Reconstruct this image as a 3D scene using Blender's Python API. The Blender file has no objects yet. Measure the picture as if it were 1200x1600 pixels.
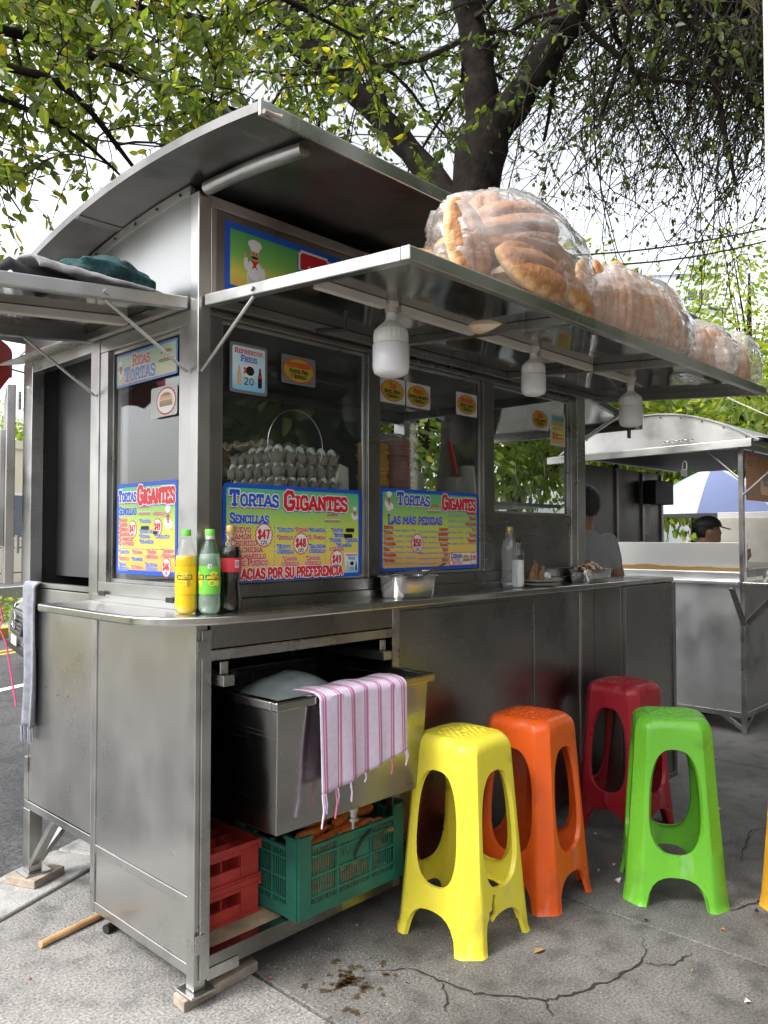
import bpy, bmesh, math, random
import numpy as np
from mathutils import Vector, Matrix, noise as mnoise
R = random.Random(7)
NR = np.random.RandomState(11)
rad = math.radians
SC = bpy.context.scene
COL = SC.collection

# ------------------------------------------------------------------ camera
cam = bpy.data.cameras.new('camera')
cam.sensor_fit = 'VERTICAL'; cam.sensor_height = 36.0; cam.lens = 1235.0 / 1600.0 * 36.0
cam.clip_start = 0.05; cam.clip_end = 2000
camo = bpy.data.objects.new('camera', cam); COL.objects.link(camo)
CAMP = Vector((-1.342, -2.061, 1.40))
camo.location = CAMP
camo.rotation_euler = (rad(90 + 1.77), 0, rad(43.6 - 90))
SC.camera = camo

# ------------------------------------------------------------------ world, sun, exposure
SUN_EL, SUN_AZ = 48.0, 165.0          # degrees; azimuth counter-clockwise from +X, where the light comes from
w = bpy.data.worlds.new('World'); SC.world = w; w.use_nodes = True
wn = w.node_tree; wn.nodes.clear()
wo = wn.nodes.new('ShaderNodeOutputWorld'); bg = wn.nodes.new('ShaderNodeBackground')
sky = wn.nodes.new('ShaderNodeTexSky'); sky.sky_type = 'NISHITA'; sky.sun_disc = False
sky.sun_elevation = rad(SUN_EL); sky.sun_rotation = rad(90 - SUN_AZ)
sky.air_density = 1.0; sky.dust_density = 4.0; sky.ozone_density = 1.0
hs = wn.nodes.new('ShaderNodeHueSaturation'); hs.inputs['Saturation'].default_value = 0.22
wn.links.new(sky.outputs[0], hs.inputs['Color'])
wtc = wn.nodes.new('ShaderNodeTexCoord'); wno = wn.nodes.new('ShaderNodeTexNoise')
wno.inputs['Scale'].default_value = 2.2; wno.inputs['Detail'].default_value = 5
wmr = wn.nodes.new('ShaderNodeMapRange'); wmr.inputs[1].default_value = .35; wmr.inputs[2].default_value = .65
wmr.inputs[3].default_value = .85; wmr.inputs[4].default_value = 1.2
wmx = wn.nodes.new('ShaderNodeVectorMath'); wmx.operation = 'SCALE'
wn.links.new(wtc.outputs['Generated'], wno.inputs['Vector']); wn.links.new(wno.outputs['Fac'], wmr.inputs[0])
wn.links.new(hs.outputs[0], wmx.inputs[0]); wn.links.new(wmr.outputs[0], wmx.inputs['Scale'])
wn.links.new(wmx.outputs[0], bg.inputs['Color']); bg.inputs['Strength'].default_value = 0.15
wn.links.new(bg.outputs[0], wo.inputs['Surface'])
sl = bpy.data.lights.new('sun', 'SUN'); sl.energy = 1.0; sl.angle = rad(14); sl.color = (1, .96, .9)
so = bpy.data.objects.new('sun', sl); COL.objects.link(so)
_d = Vector((math.cos(rad(SUN_EL)) * math.cos(rad(SUN_AZ)), math.cos(rad(SUN_EL)) * math.sin(rad(SUN_AZ)), math.sin(rad(SUN_EL))))
so.rotation_euler = _d.to_track_quat('Z', 'Y').to_euler(); so.location = (0, 0, 20)
SC.view_settings.view_transform = 'Standard'; SC.view_settings.look = 'None'
SC.view_settings.gamma = 1; SC.view_settings.use_curve_mapping = False
SC.view_settings.exposure = 1.62

# ------------------------------------------------------------------ materials
def newmat(name):
    m = bpy.data.materials.new(name); m.use_nodes = True
    nt = m.node_tree; p = nt.nodes['Principled BSDF']
    return m, nt, p
def N(nt, t, **kw):
    n = nt.nodes.new('ShaderNode' + t)
    for k, v in kw.items():
        if k[0] == '_': setattr(n, k[1:], v)
        else: n.inputs[k].default_value = v
    return n
def noise(nt, scale, detail=4, stretch=None, coord='Object'):
    tc = N(nt, 'TexCoord'); n = N(nt, 'TexNoise', Scale=scale, Detail=detail)
    if stretch:
        mp = N(nt, 'Mapping'); mp.inputs['Scale'].default_value = stretch
        nt.links.new(tc.outputs[coord], mp.inputs[0]); nt.links.new(mp.outputs[0], n.inputs['Vector'])
    else: nt.links.new(tc.outputs[coord], n.inputs['Vector'])
    return n.outputs['Fac']
def ramp(nt, src, stops, interp='LINEAR'):
    r = N(nt, 'ValToRGB'); e = r.color_ramp.elements; r.color_ramp.interpolation = interp
    while len(e) < len(stops): e.new(.5)
    for k, (p, c) in enumerate(stops):
        e[k].position = p; e[k].color = (c, c, c, 1) if isinstance(c, (int, float)) else (*c, 1)
    nt.links.new(src, r.inputs[0]); return r.outputs[0]
def bump(nt, p, src, strength, dist):
    b = N(nt, 'Bump', Strength=strength, Distance=dist)
    if p.inputs['Normal'].links: nt.links.new(p.inputs['Normal'].links[0].from_socket, b.inputs['Normal'])
    nt.links.new(src, b.inputs['Height']); nt.links.new(b.outputs[0], p.inputs['Normal'])
def simple(name, col, rough=.5, metal=0, var=0., vs=8, bmp=0, bs=30, spec=.5, emit=None):
    m, nt, p = newmat(name)
    p.inputs['Roughness'].default_value = rough; p.inputs['Metallic'].default_value = metal
    p.inputs['Specular IOR Level'].default_value = spec
    p.inputs['Base Color'].default_value = (*col, 1)
    if var:
        f = noise(nt, vs); c = np.array(col)
        nt.links.new(ramp(nt, f, [(.3, tuple(np.clip(c * (1 - var), 0, 1))), (.7, tuple(np.clip(c * (1 + var), 0, 1)))]), p.inputs['Base Color'])
    if bmp: bump(nt, p, noise(nt, bs, 6), bmp, .01)
    return m
def steel(name, col=.58, r0=.22, r1=.40, wav=.35, ws=1.6, smear=.25, tint=(1, .995, .97), scr=.6):
    m, nt, p = newmat(name)
    p.inputs['Metallic'].default_value = 1
    f = noise(nt, 5, 6); br = noise(nt, 1.3, 3)
    c0 = tuple(col * (1 - smear) * t for t in tint); c1 = tuple(col * t for t in tint)
    nt.links.new(ramp(nt, f, [(.25, c0), (.5, c1), (.8, tuple(min(1, x * (1 + smear * .4)) for x in c1))]), p.inputs['Base Color'])
    mx = N(nt, 'Math', _operation='ADD'); mx.inputs[1].default_value = 0
    a = N(nt, 'Math', _operation='MULTIPLY'); a.inputs[1].default_value = .5; nt.links.new(f, a.inputs[0])
    b = N(nt, 'Math', _operation='MULTIPLY'); b.inputs[1].default_value = .5; nt.links.new(br, b.inputs[0])
    nt.links.new(a.outputs[0], mx.inputs[0]); nt.links.new(b.outputs[0], mx.inputs[1])
    nt.links.new(ramp(nt, mx.outputs[0], [(.3, r0), (.7, r1)]), p.inputs['Roughness'])
    if scr:
        # fine scratches and wiped smears: thin bright hair lines, dull patches
        s1 = ramp(nt, noise(nt, 5, 3, (1, .5, 70)), [(.66, 0.), (.74, 1.)]); s2 = ramp(nt, noise(nt, 6, 3, (40, 36, .5)), [(.68, 0.), (.76, 1.)]); sm = ramp(nt, noise(nt, 2.6, 7), [(.45, 0.), (.75, 1.)])
        mm = N(nt, 'Math', _operation='MAXIMUM'); nt.links.new(s1, mm.inputs[0]); nt.links.new(s2, mm.inputs[1])
        for src, amt in ((mm.outputs[0], .10 * scr), (sm, .14 * scr)):
            k_ = N(nt, 'Math', _operation='MULTIPLY_ADD'); k_.inputs[1].default_value = amt; nt.links.new(src, k_.inputs[0]); nt.links.new(p.inputs['Roughness'].links[0].from_socket, k_.inputs[2]); nt.links.new(k_.outputs[0], p.inputs['Roughness'])
        cm_ = N(nt, 'Mix', _data_type='RGBA'); cm_.inputs[7].default_value = (col * 1.25, col * 1.25, col * 1.22, 1); fm = N(nt, 'Math', _operation='MULTIPLY'); fm.inputs[1].default_value = .22 * min(1, scr); nt.links.new(mm.outputs[0], fm.inputs[0]); nt.links.new(fm.outputs[0], cm_.inputs[0]); nt.links.new(p.inputs['Base Color'].links[0].from_socket, cm_.inputs[6]); nt.links.new(cm_.outputs[2], p.inputs['Base Color'])
    if wav: bump(nt, p, noise(nt, ws, 1), wav, .03)
    return m
def glassy(name, tint=(.93, .96, .95), rough=.02, boost=1.0, ior=1.5, bmp=0, bs=20, haze=0., hazecol=(.8, .8, .8), bst=None):
    m, nt, p = newmat(name); nt.nodes.remove(p)
    t = N(nt, 'BsdfTransparent'); t.inputs[0].default_value = (*tint, 1)
    g = N(nt, 'BsdfGlossy'); g.inputs['Roughness'].default_value = rough
    fr = N(nt, 'Fresnel', IOR=ior); gb = N(nt, 'NewGeometry'); im = N(nt, 'MapRange'); im.inputs[3].default_value = ior; im.inputs[4].default_value = 1 / ior; nt.links.new(gb.outputs['Backfacing'], im.inputs[0]); nt.links.new(im.outputs[0], fr.inputs['IOR']); mul = N(nt, 'Math', _operation='MULTIPLY'); mul.inputs[1].default_value = boost; mul.use_clamp = True
    mx = N(nt, 'MixShader'); nt.links.new(fr.outputs[0], mul.inputs[0]); nt.links.new(mul.outputs[0], mx.inputs[0])
    nt.links.new(t.outputs[0], mx.inputs[1]); nt.links.new(g.outputs[0], mx.inputs[2])
    out = mx
    if haze:
        d = N(nt, 'BsdfDiffuse'); d.inputs[0].default_value = (*hazecol, 1)
        m2 = N(nt, 'MixShader'); nt.links.new(ramp(nt, noise(nt, 6, 5), [(.35, haze * .4), (.75, haze * 1.6)]), m2.inputs[0])
        nt.links.new(mx.outputs[0], m2.inputs[1]); nt.links.new(d.outputs[0], m2.inputs[2]); out = m2
    if bmp:
        b = N(nt, 'Bump', Strength=bmp, Distance=.02); nt.links.new(noise(nt, bs, 3, bst), b.inputs['Height'])
        nt.links.new(b.outputs[0], g.inputs['Normal']); nt.links.new(b.outputs[0], fr.inputs['Normal'])
    nt.links.new(out.outputs[0], nt.nodes['Material Output'].inputs[0])
    return m
def leafmat(name, stops, trans=.5):
    m, nt, p = newmat(name); nt.nodes.remove(p)
    g = N(nt, 'NewGeometry'); o = N(nt, 'ObjectInfo'); ad = N(nt, 'Math', _operation='ADD'); fr = N(nt, 'Math', _operation='FRACT')
    nt.links.new(g.outputs['Random Per Island'], ad.inputs[0]); nt.links.new(o.outputs['Random'], ad.inputs[1]); nt.links.new(ad.outputs[0], fr.inputs[0])
    c = ramp(nt, fr.outputs[0], stops)
    d = N(nt, 'BsdfPrincipled', Roughness=.45); t = N(nt, 'BsdfTranslucent'); mx = N(nt, 'MixShader'); mx.inputs[0].default_value = trans
    nt.links.new(c, d.inputs['Base Color'])
    br = N(nt, 'Mix', _data_type='RGBA', _blend_type='MULTIPLY'); br.inputs[0].default_value = 1
    nt.links.new(c, br.inputs[6]); br.inputs[7].default_value = (2.0, 2.1, .7, 1)
    nt.links.new(br.outputs[2], t.inputs[0])
    nt.links.new(d.outputs[0], mx.inputs[1]); nt.links.new(t.outputs[0], mx.inputs[2])
    nt.links.new(mx.outputs[0], nt.nodes['Material Output'].inputs[0])
    return m

M = {}
M['steel_panel'] = steel('steel_panel', .54, .24, .34, .38, 1.8, .05, scr=.8)
M['steel_frame'] = steel('steel_frame', .50, .20, .42, .2, 6, .35)
M['steel_dark'] = steel('steel_dark', .29, .22, .34, .32, 1.8, .08, (1, .98, .95), scr=.8)
M['steel_counter'] = steel('steel_counter', .62, .14, .26, .3, 3.0, .15)
M['steel_mirror'] = steel('steel_mirror', .38, .05, .12, .35, 2.2, .25)
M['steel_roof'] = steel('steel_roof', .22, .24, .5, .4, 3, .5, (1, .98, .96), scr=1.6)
M['steel_basin'] = steel('steel_basin', .36, .10, .20, .5, 3.0, .15, scr=1.6)
M['steel_gable'] = steel('steel_gable', .36, .24, .34, .3, 1.5, .05, (.98, 1, .97))
M['steel_bright'] = steel('steel_bright', .78, .28, .42, .3, 1.5, .1, (.97, .99, 1))
M['steel_old'] = steel('steel_old', .44, .3, .5, .3, 2, .4)
M['black'] = simple('black_rubber', (.015, .015, .016), .6)
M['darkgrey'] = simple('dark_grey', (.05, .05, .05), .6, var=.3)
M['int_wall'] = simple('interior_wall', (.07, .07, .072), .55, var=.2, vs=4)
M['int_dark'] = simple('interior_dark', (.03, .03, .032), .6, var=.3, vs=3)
M['white_plastic'] = simple('white_plastic', (.72, .71, .68), .4, var=.04)
M['cream_plastic'] = simple('cream_plastic', (.52, .49, .43), .45, var=.1)
M['diffuser'] = simple('lamp_diffuser', (.74, .74, .76), .25)
M['glass'] = glassy('window_glass', boost=1.25, haze=.012, hazecol=(.6, .65, .65))
M['clear'] = glassy('clear_plastic', (.985, .99, .985), .04, 1.2)
M['pet'] = glassy('empty_plastic', (.95, .97, .97), .05, 1.5, haze=.10, hazecol=(.75, .8, .82))
M['bag'] = glassy('bag_plastic', (.985, .985, .985), .08, 2.3, 1.5, 1.0, 8, .15, (.9, .88, .86), (1, 1, 3.4))
def plastic(name, c):
    m, nt, p = newmat(name); c = np.array(c); base = ramp(nt, noise(nt, 5, 5), [(.3, tuple(c * .93)), (.7, tuple(np.clip(c * 1.05 + .01, 0, 1)))])
    dirt = ramp(nt, noise(nt, 9, 8), [(.60, 0.), (.72, .55)]); scuff = ramp(nt, noise(nt, 16, 4, (1, 1, .25)), [(.64, 0.), (.69, .45)])
    g = N(nt, 'Mix', _data_type='RGBA'); g.inputs[7].default_value = (*(c * .55 + .02), 1); nt.links.new(dirt, g.inputs[0]); nt.links.new(base, g.inputs[6])
    h = N(nt, 'Mix', _data_type='RGBA'); h.inputs[7].default_value = (*np.clip(c * .8 + .12, 0, 1), 1); nt.links.new(scuff, h.inputs[0]); nt.links.new(g.outputs[2], h.inputs[6]); nt.links.new(h.outputs[2], p.inputs['Base Color'])
    nt.links.new(ramp(nt, noise(nt, 12, 6), [(.35, .24), (.75, .5)]), p.inputs['Roughness']); bump(nt, p, noise(nt, 45, 5), .05, .01); bump(nt, p, noise(nt, 4, 2), .12, .02)
    return m
M['yellow'] = plastic('yellow_plastic', (.78, .67, .05)); M['orange'] = plastic('orange_plastic', (.68, .095, .006))
M['redp'] = plastic('dark_red_plastic', (.32, .008, .018)); M['greenp'] = plastic('green_plastic', (.11, .37, .02))
M['crate_red'] = simple('crate_red', (.55, .055, .045), .5, var=.25, vs=9, bmp=.1); M['crate_green'] = simple('crate_green', (.02, .15, .105), .5, var=.25, vs=9, bmp=.1)
M['wood'] = simple('weathered_wood', (.30, .25, .20), .8, var=.35, vs=18, bmp=.3, bs=60)
M['board'] = simple('plywood_board', (.36, .28, .18), .75, var=.3, vs=12, bmp=.2, bs=50)
M['stick'] = simple('broom_wood', (.40, .24, .11), .5, var=.2, vs=20)
M['carrot'] = simple('carrot_skin', (.78, .22, .05), .55, var=.25, vs=30, bmp=.2, bs=80)
M['egg'] = simple('egg_shell', (.90, .89, .86), .45)
M['pulp'] = simple('egg_tray_pulp', (.33, .275, .24), .9, var=.15, vs=40, bmp=.5, bs=220)
M['pulp2'] = simple('pulp_lid', (.55, .45, .33), .9, var=.15, vs=40, bmp=.5, bs=200)
M['cheese'] = simple('white_cheese', (.74, .72, .62), .5, var=.06)
M['ham'] = simple('ham_slices', (.34, .15, .14), .4, var=.2, vs=20)
M['ycheese'] = simple('yellow_slices', (.66, .34, .06), .5, var=.15, vs=20)
M['skin'] = simple('skin', (.25, .13, .08), .5, var=.08, vs=14); M['hair'] = simple('black_hair', (.01, .009, .008), .5, bmp=.5, bs=180)
M['shirt_grey'] = simple('grey_tshirt', (.21, .215, .215), .9, var=.1, bmp=.2, bs=150); M['shirt_black'] = simple('black_shirt', (.012, .012, .014), .9, var=.2)
M['trousers'] = simple('dark_trousers', (.02, .022, .03), .9)
M['towel_grey'] = simple('grey_towel', (.25, .26, .30), .95, var=.25, vs=30, bmp=.6, bs=300); M['cloth_grey'] = simple('grey_carpet', (.26, .26, .26), .95, var=.2, vs=60, bmp=.7, bs=260)
M['cloth_teal'] = simple('teal_knit', (.012, .055, .058), .95, var=.5, vs=90, bmp=.8, bs=260); M['cloth_red'] = simple('red_cloth', (.30, .012, .016), .8, var=.2)
M['pink'] = simple('pink_raffia', (.55, .05, .18), .6)
M['ink_blue'] = simple('ink_blue', (.01, .09, .52), .35); M['ink_red'] = simple('ink_red', (.62, .015, .03), .35); M['ink_white'] = simple('ink_white', (.78, .78, .76), .35); M['ink_black'] = simple('ink_black', (.012, .012, .014), .35)
M['ink_green'] = simple('ink_green', (.10, .42, .12), .35); M['ink_yellow'] = simple('ink_yellow', (.80, .62, .05), .35); M['ink_brown'] = simple('ink_brown', (.42, .20, .07), .4); M['ink_tan'] = simple('ink_tan', (.68, .42, .20), .4); M['ink_skin'] = simple('ink_skin', (.62, .33, .22), .4)
M['ink_gold'] = simple('ink_gold', (.42, .32, .03), .4); M['ink_cyan'] = simple('ink_cyan', (.30, .58, .78), .35); M['ink_pink'] = simple('ink_pink', (.60, .18, .20), .4); M['ink_grey'] = simple('ink_grey', (.55, .57, .56), .5)
def gradmat(name, stops):
    m, nt, p = newmat(name); tc = N(nt, 'TexCoord'); s = N(nt, 'SeparateXYZ'); nt.links.new(tc.outputs['Generated'], s.inputs[0])
    nt.links.new(ramp(nt, s.outputs[2], stops), p.inputs['Base Color']); p.inputs['Roughness'].default_value = .3; return m
M['print_grad'] = gradmat('printed_green_to_orange', [(0, (.78, .42, .10)), (.25, (.80, .62, .13)), (.5, (.62, .68, .10)), (.8, (.22, .55, .16)), (1, (.10, .45, .25))])
M['print_blue'] = gradmat('printed_ice_blue', [(0, (.20, .50, .75)), (.4, (.55, .75, .85)), (1, (.62, .78, .88))])

# ground materials
def groundmat(name, c, spread=.35, gs=160, rough=.85, bumps=.35, dark=.5, stain=1.3):
    m, nt, p = newmat(name); c = np.array(c)
    g = noise(nt, gs, 3); b = noise(nt, stain, 6); s2 = noise(nt, stain * 7, 5)
    r1 = ramp(nt, g, [(.3, tuple(c * (1 - spread))), (.7, tuple(c * (1 + spread)))])
    r2 = ramp(nt, b, [(.35, dark), (.62, 1.0)]); r3 = ramp(nt, s2, [(.33, .62), (.5, 1.0), (.8, 1.12)])
    mx = N(nt, 'Mix', _data_type='RGBA', _blend_type='MULTIPLY'); mx.inputs[0].default_value = 1
    nt.links.new(r1, mx.inputs[6]); nt.links.new(r2, mx.inputs[7])
    mx2 = N(nt, 'Mix', _data_type='RGBA', _blend_type='MULTIPLY'); mx2.inputs[0].default_value = 1
    nt.links.new(mx.outputs[2], mx2.inputs[6]); nt.links.new(r3, mx2.inputs[7])
    nt.links.new(mx2.outputs[2], p.inputs['Base Color'])
    nt.links.new(ramp(nt, b, [(.3, rough - .25), (.7, rough)]), p.inputs['Roughness'])
    bump(nt, p, g, bumps, .006); bump(nt, p, s2, bumps, .01)
    return m
M['pave'] = groundmat('worn_concrete', (.140, .135, .127), .5, 120, .85, .55, .45); M['pave_light'] = groundmat('coarse_concrete', (.215, .21, .20), .5, 110, .9, .7, .75)
M['kerbm'] = groundmat('kerb_concrete', (.33, .33, .32), .3, 120, .85, .3, .7); M['asphalt'] = groundmat('asphalt', (.065, .065, .068), .6, 60, .8, .9, .7, .8)
M['crack'] = simple('crack_dirt', (.018, .017, .016), .95); M['earth'] = groundmat('packed_earth', (.09, .085, .07))
M['paint_y'] = simple('yellow_road_paint', (.55, .36, .04), .7, var=.2); M['paint_w'] = simple('white_road_paint', (.6, .6, .58), .7, var=.15)
M['bark'] = simple('dark_bark', (.016, .013, .011), .95, spec=.1, var=.5, vs=12, bmp=1.0, bs=22)
M['twig'] = simple('twig_bark', (.030, .024, .019), .9, spec=.15)
M['leafA'] = leafmat('leaf_green', [(0, (.055, .085, .025)), (.5, (.105, .145, .035)), (.9, (.19, .22, .045)), (.985, (.45, .36, .04))], .6)
M['leafB'] = leafmat('leaf_dark', [(0, (.035, .052, .020)), (.6, (.07, .10, .030)), (1, (.13, .16, .04))], .5)
M['leafC'] = leafmat('leaf_yellowish', [(0, (.10, .16, .03)), (.6, (.17, .23, .04)), (1, (.30, .30, .04))], .5)
M['crustA'] = None

# ------------------------------------------------------------------ mesh building
class MB:
    def __init__(s): s.v = []; s.f = []; s.m = []; s.mi = 0
    def add(s, vs, fs):
        o = len(s.v); s.v += [tuple(v) for v in vs]; s.f += [tuple(i + o for i in f) for f in fs]; s.m += [s.mi] * len(fs); return s
    def box(s, x0, x1, y0, y1, z0, z1):
        return s.add([(x, y, z) for x in (x0, x1) for y in (y0, y1) for z in (z0, z1)],
                     [(0, 1, 3, 2), (4, 6, 7, 5), (0, 4, 5, 1), (2, 3, 7, 6), (0, 2, 6, 4), (1, 5, 7, 3)])
    def obox(s, c, hx, hy, hz):
        c, hx, hy, hz = map(Vector, (c, hx, hy, hz))
        return s.add([c + a * hx + b * hy + d * hz for a in (-1, 1) for b in (-1, 1) for d in (-1, 1)],
                     [(0, 1, 3, 2), (4, 6, 7, 5), (0, 4, 5, 1), (2, 3, 7, 6), (0, 2, 6, 4), (1, 5, 7, 3)])
    def beam(s, p0, p1, w_, h_, up=(0, 0, 1)):
        p0, p1, up = Vector(p0), Vector(p1), Vector(up); d = (p1 - p0); L = d.length; d.normalize()
        sd = d.cross(up)
        if sd.length < 1e-4: sd = d.cross(Vector((1, 0, 0)))
        sd.normalize(); u = sd.cross(d)
        return s.obox((p0 + p1) / 2, d * L / 2, sd * w_ / 2, u * h_ / 2)
    def tube(s, pts, r, n=8, cap=True):
        pts = [Vector(p) for p in pts]; rs = r if isinstance(r, (list, tuple)) else [r] * len(pts)
        vs = []; fs = []; prev = None
        for i, p in enumerate(pts):
            d = (pts[min(i + 1, len(pts) - 1)] - pts[max(i - 1, 0)]).normalized()
            a = prev - d * prev.dot(d) if prev is not None else d.orthogonal()
            if a.length < 1e-6: a = d.orthogonal()
            a.normalize(); prev = a; b = d.cross(a)
            for k in range(n):
                t = 2 * math.pi * k / n; vs.append(p + (a * math.cos(t) + b * math.sin(t)) * rs[i])
        for i in range(len(pts) - 1):
            for k in range(n):
                k2 = (k + 1) % n; fs.append((i * n + k, i * n + k2, (i + 1) * n + k2, (i + 1) * n + k))
        if cap: fs.append(tuple(range(n))[::-1]); fs.append(tuple((len(pts) - 1) * n + k for k in range(n)))
        return s.add(vs, fs)
    def lathe(s, prof, n=20, c=(0, 0, 0), cap=True):
        vs = []; fs = []; c = Vector(c)
        for (r, z) in prof:
            for k in range(n):
                t = 2 * math.pi * k / n; vs.append(c + Vector((r * math.cos(t), r * math.sin(t), z)))
        for i in range(len(prof) - 1):
            for k in range(n):
                k2 = (k + 1) % n; fs.append((i * n + k, i * n + k2, (i + 1) * n + k2, (i + 1) * n + k))
        if cap:
            fs.append(tuple(range(n))[::-1]); fs.append(tuple((len(prof) - 1) * n + k for k in range(n)))
        return s.add(vs, fs)
    def grid(s, fn, nu, nv, closeu=False):
        vs = [fn(i / nu, j / nv) for j in range(nv + 1) for i in range(nu + (0 if closeu else 1))]
        W = nu + (0 if closeu else 1); fs = []
        for j in range(nv):
            for i in range(nu):
                i2 = (i + 1) % W; fs.append((j * W + i, j * W + i2, (j + 1) * W + i2, (j + 1) * W + i))
        return s.add(vs, fs)
    def prism(s, poly, axis_fn, d0, d1):
        n = len(poly); vs = [axis_fn(x, y, d0) for x, y in poly] + [axis_fn(x, y, d1) for x, y in poly]
        fs = [tuple(range(n))[::-1], tuple(range(n, 2 * n))] + [(i, (i + 1) % n, n + (i + 1) % n, n + i) for i in range(n)]
        return s.add(vs, fs)
    def ball(s, c, r, n=12, mth=8, fn=None):
        c = Vector(c); r = Vector(r) if not isinstance(r, (int, float)) else Vector((r, r, r))
        def g(u, v):
            t = 2 * math.pi * u; p = math.pi * v
            d = Vector((math.sin(p) * math.cos(t), math.sin(p) * math.sin(t), math.cos(p)))
            q = Vector((d.x * r.x, d.y * r.y, d.z * r.z))
            return c + (fn(d, q) if fn else q)
        return s.grid(g, n, mth, True)
ORIG = {}
def worldorig(o):
    return ORIG.get(o.name, Vector((0, 0, 0)))
def ob(name, mb, mat, parent=None, smooth=None, bevel=0, local=False, seg=2, mats=None, kind=None):
    me = bpy.data.meshes.new(name)
    off = Vector((0, 0, 0)) if (local or parent is None) else worldorig(parent)
    vs = [(v[0] - off.x, v[1] - off.y, v[2] - off.z) for v in mb.v] if off.length else mb.v
    me.from_pydata(vs, [], mb.f)
    for mm in (mats or [mat]): me.materials.append(mm if not isinstance(mm, str) else M[mm])
    if mats: me.polygons.foreach_set('material_index', mb.m)
    me.validate(); me.update()
    bm = bmesh.new(); bm.from_mesh(me); bmesh.ops.recalc_face_normals(bm, faces=bm.faces); bm.to_mesh(me); bm.free()
    if smooth is not None:
        me.polygons.foreach_set('use_smooth', [True] * len(me.polygons)); me.set_sharp_from_angle(angle=rad(smooth))
    o = bpy.data.objects.new(name, me); COL.objects.link(o)
    if bevel:
        b = o.modifiers.new('bevel', 'BEVEL'); b.width = bevel; b.segments = seg; b.limit_method = 'ANGLE'; b.angle_limit = rad(40)
        me.polygons.foreach_set('use_smooth', [True] * len(me.polygons)); me.set_sharp_from_angle(angle=rad(40)); b.harden_normals = True
    if parent is not None:
        o.parent = parent; ORIG[o.name] = off
    if kind: o['kind'] = kind
    return o
def tag(o, label, cat, group=None):
    o['label'] = label; o['category'] = cat
    if group: o['group'] = group
    return o
def thing(name, loc, label, cat, group=None, rz=0):
    o = bpy.data.objects.new(name, None); COL.objects.link(o); o.empty_display_size = .1
    o.location = loc; o.rotation_euler = (0, 0, rz); ORIG[o.name] = Vector(loc)
    return tag(o, label, cat, group)
def struct(o): o['kind'] = 'structure'; return o
def dup(root, loc, rz=0, label=None, mats=None):
    r = root.copy(); COL.objects.link(r); r.location = loc; r.rotation_euler = (0, 0, rz)
    if label: r['label'] = label
    def rec(a, b):
        for ch in list(a.children):
            c = ch.copy(); COL.objects.link(c); c.parent = b
            if mats and c.type == 'MESH':
                for src, dst in mats.items():
                    if c.data.materials[0] == M[src]:
                        c.data = c.data.copy(); c.data.materials[0] = M[dst]
            rec(ch, c)
    rec(root, r); return r
def cell(p, s): return mnoise.noise(Vector(p) * s)

# ================================================================== SETTING
KD = Vector((.917, .399, 0)); KN = Vector((-.399, .917, 0))      # kerb direction and the way across it, to the road
K0 = Vector((.03, 1.065, 0))                                     # a point on the kerb's pavement-side edge
def kp(a, b, z): p = K0 + KD * a + KN * b; return (p.x, p.y, z)
g = MB().add([(-300, -300, -.16), (300, -300, -.16), (300, 300, -.16), (-300, 300, -.16)], [(0, 1, 2, 3)])
struct(ob('ground', g, 'earth'))
rd = MB().add([kp(-70, .29, -.09), kp(110, .29, -.09), kp(110, 6.9, -.09), kp(-70, 6.9, -.09)], [(0, 1, 2, 3)])
road = struct(ob('road', rd, 'asphalt'))
for b0, b1, mt in ((3.75, 3.87, 'paint_w'), (5.6, 5.7, 'paint_y'), (5.82, 5.92, 'paint_y')):
    ob('road_marking', MB().add([kp(-60, b0, -.086), kp(100, b0, -.086), kp(100, b1, -.086), kp(-60, b1, -.086)], [(0, 1, 2, 3)]), mt, road)
# near kerb in lengths, with open joints
kerb = bpy.data.objects.new('kerb', None); COL.objects.link(kerb); struct(kerb)
for k in range(-14, 24):
    a0 = k * 1.5 + .35
    mb = MB(); vs = [kp(a0 + .006, .0, -.15), kp(a0 + 1.494, .0, -.15), kp(a0 + 1.494, .285, -.15), kp(a0 + .006, .285, -.15)]
    dz = R.uniform(-.003, .003)
    vs += [(x, y, .006 + dz) for x, y, z in vs]
    mb.add(vs, [(0, 3, 2, 1), (4, 5, 6, 7), (0, 1, 5, 4), (1, 2, 6, 5), (2, 3, 7, 6), (3, 0, 4, 7)])
    ob('kerb_stone', mb, 'kerbm', kerb, bevel=.012)
# far kerb painted yellow, far pavement
fk = bpy.data.objects.new('far_kerb', None); COL.objects.link(fk); struct(fk)
for k in range(-12, 20):
    vs = [kp(k * 3 + .01, 6.9, -.15), kp(k * 3 + 2.99, 6.9, -.15), kp(k * 3 + 2.99, 7.15, -.15), kp(k * 3 + .01, 7.15, -.15)]
    vs += [(x, y, .06) for x, y, z in vs]
    ob('kerb_stone', MB().add(vs, [(0, 3, 2, 1), (4, 5, 6, 7), (0, 1, 5, 4), (1, 2, 6, 5), (2, 3, 7, 6), (3, 0, 4, 7)]), 'paint_y', fk, bevel=.015)
struct(ob('far_pavement', MB().add([kp(-70, 7.15, .05), kp(110, 7.15, .05), kp(110, 60, .05), kp(-70, 60, .05)], [(0, 1, 2, 3)]), 'kerbm'))
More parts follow.
